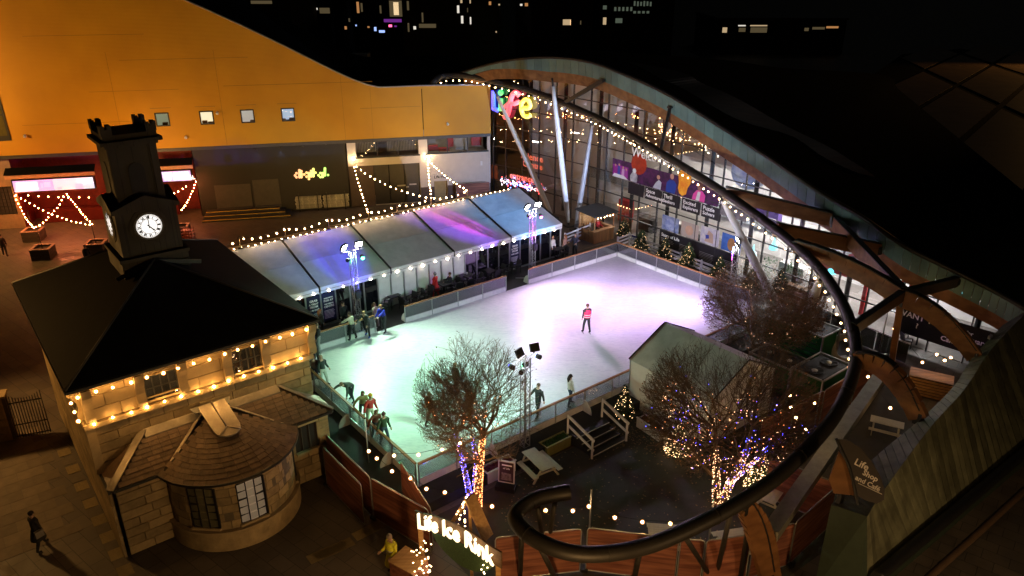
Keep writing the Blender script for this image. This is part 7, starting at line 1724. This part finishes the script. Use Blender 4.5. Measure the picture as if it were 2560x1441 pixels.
person('skater in dark coat and bright blue skates leaning at the rail', U(921, 842, I), toward(-DA) + .5, 1.75, (.025, .03, .028), (.012, .012, .012), (.35, .22, .1), (.02, .1, .6), lean=.45, arms=((.9, .2, .2), (.5, .3, .2)), skates=True, stride=.15)
person('skater in a bright blue jacket with black trousers at the barrier gap', U(962, 830, I), toward(-DA) + .2, 1.78, (.015, .03, .5), BK, (.3, .14, .05), lean=.3, arms=((.4, .15, .2), (1.1, .2, .2)), skates=True)
person('person in a pale coat with long hair behind the blue jacket', U(940, 822, .5), toward(-DB) + .6, 1.68, (.5, .4, .3), (.3, .28, .26), (.12, .06, .03), long_hair=True)
person('dark clothed person standing by the marquee poster', U(863, 822, .5), toward(-DB), 1.75, (.02, .02, .03), BK, (.03, .02, .02))
person('person with reddish hair near the house corner and poster', U(806, 838, .5), toward(DA), 1.65, (.03, .025, .03), BK, (.3, .1, .04), long_hair=True)
person('skater in a black coat at the left barrier corner', U(800, 882, I), toward(-DA), 1.72, BK, (.3, .3, .3), (.1, .06, .04), arms=((1.1, .2, .1), (.5, .3, .1)), skates=True)
person('bending dark skater half hidden by the house corner', U(793, 905, I), toward(-DA) + .8, 1.7, BK, (.02, .02, .02), (.06, .03, .02), lean=.75, arms=((.9, .2, .3), (.9, .2, .3)), stride=.25, skates=True)
person('skater with brown hair holding the near end of the rail', U(790, 962, I), toward(-DB) - .4, 1.68, (.06, .035, .02), (.02, .025, .05), (.2, .08, .03), long_hair=True, arms=((.9, .2, .3), (.6, .2, .4)), lean=.2, skates=True)
person('skater in pale trousers and dark jacket with white front', U(810, 966, I), toward(-DB) + .4, 1.72, (.015, .03, .025), (.5, .52, .45), (.4, .28, .2), arms=((.1, .4, .5), (.1, .3, .5)), skates=True, vest=None)
person('skater in grey bending far over beside the left rail', U(882, 1003, I), toward(-DA) + .3, 1.7, (.05, .06, .05), (.02, .025, .03), (.15, .08, .04), lean=1.25, arms=((1.5, .2, -.3), (.3, .3, .2)), stride=.1, knee=.12, skates=True)
person('skater in a mustard coat at the left rail', U(910, 1052, I), toward(-DB) - .2, 1.68, (.3, .22, .08), (.04, .04, .04), (.14, .1, .05), lean=.35, arms=((.3, 1.0, .1), (.3, .12, .4)), long_hair=True, skates=True)
person('skater in a red padded jacket and yellow hat', U(928, 1066, I), toward(-DB) + .2, 1.72, (.5, .03, .025), (.55, .5, .38), (.05, .03, .02), hat=(.7, .38, .03), lean=.2, arms=((.2, .8, .1), (.1, .2, .3)), skates=True)
person('skater in rust coloured coat in front of the red jacket', U(942, 1098, I), toward(-DB) - .1, 1.62, (.2, .05, .03), (.02, .03, .05), (.2, .1, .05), lean=.35, arms=((.4, .9, .1), (.3, .1, .5)), long_hair=True, skates=True)
person('skater in dark green jacket and jeans at the near rail', U(962, 1112, I), toward(-DB) + .1, 1.66, (.03, .07, .03), (.05, .09, .14), (.08, .04, .03), hat=(.1, .04, .05), arms=((.25, .8, .2), (.1, .15, .4)), lean=.15, skates=True)
person('skater in brown gliding left of the bare tree crown', U(1076, 1062, I), toward(DA) - .3, 1.7, (.07, .06, .035), BK, (.2, .1, .03), stride=.3, arms=((.3, .3, .3), (-.3, .3, .3)), skates=True)
person('skater seen through the upper twigs of the bare tree', U(1140, 985, I), toward(DA), 1.7, (.1, .06, .04), (.03, .03, .04), (.2, .1, .05), stride=.2, skates=True)
person('skater in dark clothes seen through the right of the bare tree', U(1345, 1040, I), toward(-DA), 1.7, BK, BK, (.06, .03, .02), stride=.2, skates=True, arms=((.5, .4, .2), (-.2, .4, .2)))
person('skater in light blue seen low through the bare tree', U(1170, 1060, I), toward(-DB), 1.65, (.1, .2, .28), (.03, .03, .04), (.06, .03, .02), stride=.15, skates=True)
person('skater in a white top and jeans with long dark hair', U(1424, 1016, I), toward(DA) - .3, 1.7, (.65, .65, .62), (.025, .04, .09), (.02, .012, .01), long_hair=True, skates=True, stride=.18)
person('person in a long red coat and grey hat by the chairs', U(1090, 742, .5), toward(DB) + .5, 1.66, (.6, .015, .015), (.5, .02, .02), (.1, .1, .1), hat=(.2, .2, .22), skirt=(.6, .015, .015))
person('seated person in dark clothes beside the red coat', U(1126, 728, .5), toward(-DA) - .4, 1.72, BK, BK, (.12, .05, .03), seat=True, arms=((.7, .1, .9), (.7, .1, .9)))
person('person in a cream jacket left of the pair by the magenta tower', U(1364, 644, .5), toward(-DB) - .3, 1.62, (.6, .55, .42), (.03, .03, .03), (.3, .15, .08), long_hair=True)
person('person in white right beside the cream jacket', U(1381, 645, .5), toward(-DB) + .3, 1.68, (.7, .68, .66), BK, (.35, .2, .1))
person('person with long reddish hair facing the marquee doors', U(1412, 640, .5), toward(DB) + .4, 1.65, (.35, .2, .16), BK, (.3, .12, .05), long_hair=True)
person('person in dark navy standing near the white fence', U(1437, 640, .5), toward(-DA) + .3, 1.76, (.02, .02, .045), BK, (.1, .07, .05), arms=((.6, .2, .8), (.6, .2, .8)))
person('kiosk seller in a red top behind the counter', kp(.2, .9, .02), toward(-DB), 1.66, (.45, .03, .04), BK, (.05, .03, .02), arms=((.6, .2, .7), (.3, .2, .9)))
person('steward in a yellow high visibility coat beside the sign booth', U(984, 1434), toward(Vector((-.6, -.8, 0))), 1.8, (.8, .74, .04), BK, (.3, .2, .15), hat=(.3, .22, .16), skirt=(.8, .74, .04), arms=((.15, .1, 1.3), (.15, .1, 1.2)), look=.4, vest=(.85, .8, .05))
person('dark walker with a bag on the lamp lit pavement', U(104, 1370), toward(Vector((.5, .85, 0))), 1.72, (.02, .016, .012), (.015, .013, .012), (.02, .012, .01), skirt=(.02, .017, .012), stride=.25, bag=True)
person('dark figure sitting by the square planter near the tower', U(224, 668), toward(Vector((.8, -.6, 0))), 1.7, (.02, .014, .014), BK, (.05, .02, .02))
person('faint person walking in the far plaza left of the house', U(14, 640), toward(Vector((-.2, .9, 0))), 1.7, (.03, .012, .01), BK, (.03, .02, .02), stride=.2)
# ================================================================== STREET AT THE LEFT: slabs, tactile strip, gate, piers
M_slabp = mat('street_slab', (.17, .135, .10), .75, var=.22, scale=2, bump=.35, bscale=25)
sd = (U(330, 1400) - U(100, 900)).normalized(); sn_ = Vector((sd.y, -sd.x, 0))   # along the house side, and away from it (left)
if sn_.x > 0: sn_ = -sn_
slabbed = bpy.data.objects['ground']; cnt = 0
o0 = U(170, 1090)
rows_ = []
for i in range(-9, 11):
    for j in range(1, 14):
        off = .5 * (i % 2); c = o0 + sd * (i * .72) + sn_ * (.35 + (j + off) * 1.0)
        d = c.y * _c - (c.z - H) * _s; X = 1280 + F * c.x / d; Y = 720.5 - F * (c.y * _s + (c.z - H) * _c) / d
        if -60 < X < 400 and 1080 < Y < 1500: rows_.append((Y, c))
rz_s = math.atan2(sd.y, sd.x)
SL = MB().box((0, 0, .003), (.708, .985, .006)).mesh('paving_slab'); SL.materials.append(M_slabp)
for Y, c in sorted(rows_, key=lambda q: -q[0])[:290]: inst('paving_slab', SL, c + UPV * (.003 + random.random() * .003), slabbed, rz_s)
M_tac = mat('buff_tactile', (.26, .2, .10), .8, var=.15, scale=6, bump=.6, bscale=40); M_tac2 = mat('grey_tactile', (.12, .10, .08), .8, var=.15)
TC = MB().box((0, 0, .006), (.66, .5, .012)); 
for k in range(6):
    for q in range(4): TC.box((-.275 + .11 * k, -.19 + .127 * q, .013), (.06, .05, .006))
TCm = TC.mesh('tactile_slab'); TCm.materials.append(M_tac)
TD = MB().box((0, 0, .005), (.66, .5, .01)).mesh('border_slab'); TD.materials.append(M_tac2)
for k in range(18):
    x, y = lerp(150, 335, k / 17), lerp(1110, 1470, k / 17); c = U(x, y)
    inst('tactile_slab' if k % 2 else 'border_slab', TCm if k % 2 else TD, c, slabbed, rz_s)
for k in range(5):
    inst('tactile_slab', TCm, U(lerp(792, 862, k / 4), lerp(1392, 1362, k / 4)), slabbed, RZ)
for k in range(3): inst('tactile_slab', TCm, U(lerp(905, 950, k / 2), lerp(1335, 1312, k / 2)), slabbed, RZ)
gt = thing('iron_gate', 'dark iron bar gate between stone piers left of the house', 'gate', U(35, 1130)); g0, g1 = U(46, 1098), U(128, 1082)
for k in range(13): p = g0.lerp(g1, k / 12); part('bar', MB().tube([p + UPV * .05, p + UPV * (2.1 + .25 * (k / 12 - .5) ** 2 * 4)], .022, 6), M_black, gt)
for z in (.15, .75, 1.9): part('rail', MB().beam(g0 + UPV * z, g1 + UPV * z, .04, .05), M_black, gt)
pr_ = thing('gate_pier', 'stone wall pier at the far left beside the iron gate', 'pier', U(20, 1120))
blocks_flat(pr_, lambda u, z, d: U(38, 1100) - (g1 - g0).normalized() * (2.2 - u) + UPV * z - Vector((.1, .99, 0)) * d, 0, 2.1, .02, 2.3, .38, [], lo=.6, hi=1.0)
cpv = U(38, 1100) - (g1 - g0).normalized() * 1.1; part('core', MB().box(cpv + UPV * 1.12 + Vector((0, .3, 0)), (2.1, .45, 2.2), rz_s * 0 + math.atan2((g1 - g0).y, (g1 - g0).x)), M_mortar, pr_); part('coping', MB().box(cpv + UPV * 2.36 + Vector((0, .22, 0)), (2.3, .75, .1), math.atan2((g1 - g0).y, (g1 - g0).x)), M_trimst, pr_)

# ================================================================== FAR BUILDINGS
def Dp(x, y, Y): r = ray(x, y); t = Y / r.y; return Vector((r.x * t, Y, H + r.z * t))
WC = {'warm': em('far_warm', (1, .72, .4), .4, False), 'white': em('far_white', (1, .93, .8), .65, False), 'dim': em('far_dim', (.8, .6, .3), .08, False), 'green': em('far_green', (.6, .75, .55), .09, False), 'blue': em('far_blue', (.35, .5, 1), 1.1, False), 'purple': em('far_purple', (.5, .08, .8), .22, False), 'red': em('far_red', (1, .12, .3), 2, False), 'orange': em('far_orange', (1, .45, .15), .35, False)}
def far_building(label, x0, x1, ytop, Y, wins, c=(.06, .05, .04), depth=25, name='apartment_block'):
    p, q = Dp(x0, 100, Y), Dp(x1, 100, Y); zt = Dp(x0, ytop, Y).z; t = thing(name, label, 'building', Vector(((p.x + q.x) / 2, Y, 0)))
    part('wall', MB().box(((p.x + q.x) / 2, Y + depth / 2, zt / 2), (q.x - p.x, depth, zt)), mat('far_wall_%d' % (c[0] * 1000), c, .8, var=.2, scale=.2), t)
    part('parapet', MB().box(((p.x + q.x) / 2, Y + depth / 2, zt + .2), (q.x - p.x + .6, depth + .6, .4)), M_slot, t)
    for wx0, wy0, wx1, wy1, k in wins:
        a, b = Dp(wx0, wy1, Y), Dp(wx1, wy0, Y); a.y = b.y = Y - .06
        w = part('window', MB().box(((a.x + b.x) / 2, Y - .05, (a.z + b.z) / 2), (b.x - a.x + .25, .1, b.z - a.z + .25)), M_dark, t)
        part('pane', MB().box(((a.x + b.x) / 2, Y - .1, (a.z + b.z) / 2), (b.x - a.x, .06, b.z - a.z)), WC[k], w)
    return t
far_building('dim brown block far behind the yellow roof', 625, 735, -60, 150, [(628, 2, 680, 10, 'dim')], (.12, .09, .05))
far_building('far dark building with a bright white forecourt lamp', 755, 860, -40, 170, [(774, 12, 779, 19, 'white'), (785, 20, 794, 25, 'white'), (800, 20, 824, 34, 'dim'), (716, 33, 719, 36, 'white')])
far_building('far building with a bright stair window and coloured ground floor lights', 862, 1008, -50, 160, [(893, 5, 897, 33, 'orange'), (903, 8, 906, 30, 'dim'), (975, 2, 1004, 42, 'dim'), (985, 6, 996, 38, 'warm'), (950, 14, 953, 34, 'dim'), (889, 62, 892, 66, 'blue'), (919, 66, 924, 70, 'orange'), (936, 68, 941, 78, 'blue'), (948, 76, 962, 82, 'blue'), (972, 62, 980, 68, 'red'), (986, 64, 992, 68, 'purple'), (960, 48, 1004, 56, 'purple'), (862, 66, 867, 74, 'orange'), (872, 46, 875, 55, 'dim')])
far_building('far brick block with tall narrow lit windows', 1010, 1248, -60, 140, [(1018, 3, 1022, 26, 'dim'), (1020, 58, 1023, 80, 'dim'), (1151, 0, 1156, 8, 'warm'), (1174, 0, 1177, 9, 'warm'), (1143, 14, 1148, 33, 'white'), (1168, 20, 1170, 31, 'dim'), (1153, 40, 1158, 59, 'white'), (1175, 43, 1178, 61, 'white'), (1222, 4, 1228, 13, 'orange'), (1246, 10, 1250, 14, 'warm'), (1034, 66, 1040, 74, 'white'), (1048, 60, 1090, 70, 'dim'), (1055, 32, 1058, 56, 'dim'), (1239, 78, 1242, 82, 'warm')], (.16, .13, .05))
far_building('far office with scattered square windows beyond the copper roof', 1290, 1480, -40, 165, [(1300, 10, 1306, 15, 'white'), (1312, 8, 1320, 16, 'orange'), (1407, 49, 1427, 63, 'warm'), (1425, 50, 1427, 63, 'orange'), (1450, 52, 1453, 62, 'dim')])
far_building('far glass office with rows of greenish lit windows', 1492, 1680, -40, 170, [(1507, 14, 1517, 24, 'green'), (1507, 44, 1516, 62, 'warm'), (1538, 46, 1556, 58, 'green')] + [(1584 + 8 * k, 3 + (k % 3), 1589 + 8 * k, 15 + (k % 2), 'green') for k in range(6)] + [(1535 + 10 * k, 18, 1541 + 10 * k, 28, 'green') for k in range(5)] + [(1583 + 11 * k, 28, 1590 + 11 * k, 34, 'green') for k in range(4)])
far_building('far low building with a strip of lit windows at the upper right', 1795, 2110, 50, 190, [(1805, 69, 1818, 82, 'warm'), (1845, 63, 1864, 66, 'white'), (1846, 70, 1864, 80, 'dim'), (1875, 63, 1918, 66, 'warm'), (1875, 69, 1918, 82, 'dim'), (2030, 68, 2062, 74, 'dim'), (2065, 66, 2096, 71, 'orange'), (2010, 70, 2022, 78, 'dim')], (.03, .03, .03))
rb = thing('roof_plant_box', 'pale louvred plant box on the roof behind the yellow wall', 'plant box', Dp(889, 182, 92)); a_, b_ = Dp(860, 182, 92), Dp(918, 137, 92)
part('housing', MB().box(((a_.x + b_.x) / 2, 93, (a_.z + b_.z) / 2), (b_.x - a_.x, 2, b_.z - a_.z)), em('faint_panel', (.55, .5, .5), .16, False) if False else M_white, rb)
for k in range(4): part('louvre', MB().box(((a_.x + b_.x) / 2, 91.95, lerp(a_.z, b_.z, (k + .5) / 4)), (b_.x - a_.x - .3, .1, .05)), M_cap, rb)
a_, b_ = Dp(972, 190, 95), Dp(1005, 177, 95); rw = thing('roof_hut', 'small white roof hut with two dark windows beyond the ring end', 'hut', Dp(988, 190, 95)); part('wall', MB().box(((a_.x + b_.x) / 2, 96, (a_.z + b_.z) / 2), (b_.x - a_.x, 2, b_.z - a_.z)), M_white, rw)
for u in (.3, .7): part('window', MB().box((lerp(a_.x, b_.x, u), 94.98, lerp(a_.z, b_.z, .4)), (.6, .06, .4)), M_inside, rw)

# ================================================================== NEIGHBOURING ROOF WITH DIAMOND PANELS (upper right)
zr_ = 7.6; P0 = U(2309.7, 176.4, zr_); u_ = U(2392, 215, zr_) - P0; v_ = U(2402, 135, zr_) - P0
nr_ = thing('panelled_roof', 'dark roof with large brown diamond panels at the upper right', 'roof', U(2400, 300, 0))
M_dia = mat('brown_roof_panel', (.3, .19, .11), .65, var=.25, scale=.6)
def pix(p): d = p.y * _c - (p.z - H) * _s; return 1280 + F * p.x / d, 720.5 - F * (p.y * _s + (p.z - H) * _c) / d
for i in range(-2, 6):
    for j in range(-4, 4):
        g_ = .05; C4 = [P0 + u_ * (i + g_) + v_ * (j + g_), P0 + u_ * (i + 1 - g_) + v_ * (j + g_), P0 + u_ * (i + 1 - g_) + v_ * (j + 1 - g_), P0 + u_ * (i + g_) + v_ * (j + 1 - g_)]
        m_ = sum((Vector(c) for c in C4), Vector()) / 4; X, Y = pix(m_)
        if X < 2235 or Y > 130 + (X - 2205) * .98 + 40 or Y < 125 or X > 2720: continue
        part('roof_panel', MB().prism(C4, UPV * .05), M_dia, nr_)
cpx = [(2190, 200), (2250, 140), (2400, 125), (2600, 160), (2800, 250), (2800, 760), (2200, 195)]
part('roof_base', MB().prism([U(x, y, zr_ - .15) for x, y in ((2188, 185), (2255, 138), (2400, 124), (2700, 160), (2700, 480), (2545, 490))], UPV * .1), M_roofd, nr_)
part('block', MB().prism([U(x, y, zr_ - .2) + Vector((0, 0, -7.3)) for x, y in ((2188, 185), (2255, 138), (2400, 124), (2700, 160), (2700, 480), (2545, 490))], UPV * 7.2), M_roofd, nr_)

# ================================================================== ASSUMED STREET LAMPS (unseen, for the sodium light) AND ADDED UPLIGHTERS (unseen)
def assumed_street_lamp(label, base, h, watts, tgt=None, colr=(1, .5, .13), size=150):  # unseen lamps, assumed from the orange light on walls and ground
    b = Vector(base); t = thing('assumed_street_lamp', label, 'street lamp', b); d = (Vector(tgt) - b); d.z = 0; d.normalize()
    part('column', MB().tube([b, b + UPV * h], [.09, .06], 10), M_slot, t); part('arm', MB().tube([b + UPV * h, b + UPV * (h + .3) + d * .9], .04, 8), M_slot, t)
    hd_ = part('lamp_head', MB().box(b + UPV * (h + .34) + d * 1.15, (.7, .3, .16), math.atan2(d.y, d.x)), M_slot, t); part('lamp_glass', MB().box(b + UPV * (h + .24) + d * 1.15, (.5, .22, .04), math.atan2(d.y, d.x)), em('assumed_sodium_glow', (1, .5, .13), 30), hd_)
    spot('assumed_lamp_beam', b + UPV * (h + .15) + d * 1.15, Vector(tgt), watts, colr, size, .5, t, .45); return t
assumed_street_lamp('assumed unseen tall sodium street lamp at the left end of the yellow wall', (-47, 50, 0), 10, 6500, (-33, 62, 7))  # assumed outside the view, for the orange light on the yellow wall
assumed_street_lamp('assumed unseen sodium street lamp across the street from the stone house', (-31, 31, 0), 8, 3200, (-20, 22, 0))  # assumed outside the view, for the orange light on the pavement
assumed_street_lamp('added unseen sodium street lamp behind the clock tower', (-29.5, 55.5, 0), 5.5, 1100, (-27, 62, 9), size=165)  # added lamp, hidden by the tower, that brightens the yellow wall
assumed_street_lamp('assumed unseen sodium street lamp beyond the panelled roof', tuple(U(2720, 300)), 13, 3000, tuple(U(2440, 250, 7.6)), size=100)  # lamp assumed beyond the view to brighten the diamond panels
assumed_street_lamp('assumed unseen sodium street lamp in the street below the viewpoint', (2, 8.5, 0), 3.8, 2000, (0, 22, 1), (1, .58, .22))  # lamp assumed out of view, for the light on the lower hoardings
assumed_street_lamp('assumed unseen sodium street lamp in the street below the zinc roof', (17, 8.5, 0), 5.0, 1500, (11, 23, 1), (1, .62, .28))  # unseen lamp, assumed for the light on the zinc boards
def added_uplighter(label, base, tgt, watts, colr):  # added floods, hidden from view, that brighten the yellow wall
    b = Vector(base); t = thing('added_floodlight', label, 'floodlight', b, 'added unseen floodlights that wash the yellow wall'); d = (Vector(tgt) - b).normalized(); A = frame_to(d)
    part('stand', MB().beam(b, b + UPV * .35, .1, .1), M_black, t); part('housing', MB().box(b + UPV * .45 - d * .06, (.5, .16, .36), M=A), M_black, t); part('lens', MB().box(b + UPV * .45 + d * .03, (.44, .02, .3), M=A), em('added_uplight_glow', (1, .62, .2), 12), t)
    spot('added_uplight_beam', b + UPV * .45 + d * .08, tgt, watts, colr, 100, .8, t, .2)
for lab, x, s_w in (('added unseen floodlight behind the marquee, nearest the tower', 640, 1200), ('added unseen floodlight behind the marquee, middle one', 860, 1300), ('added unseen floodlight behind the marquee, nearest the glass hall', 1080, 1300)):
    a = a_of(x, 600, 50.5); p = AB(a, 50.3); s0_ = (p - BW0).dot(WD); added_uplighter(lab, (p.x, p.y, 0), W(s0_, 8.6, .4), s_w, (1, .56, .14))
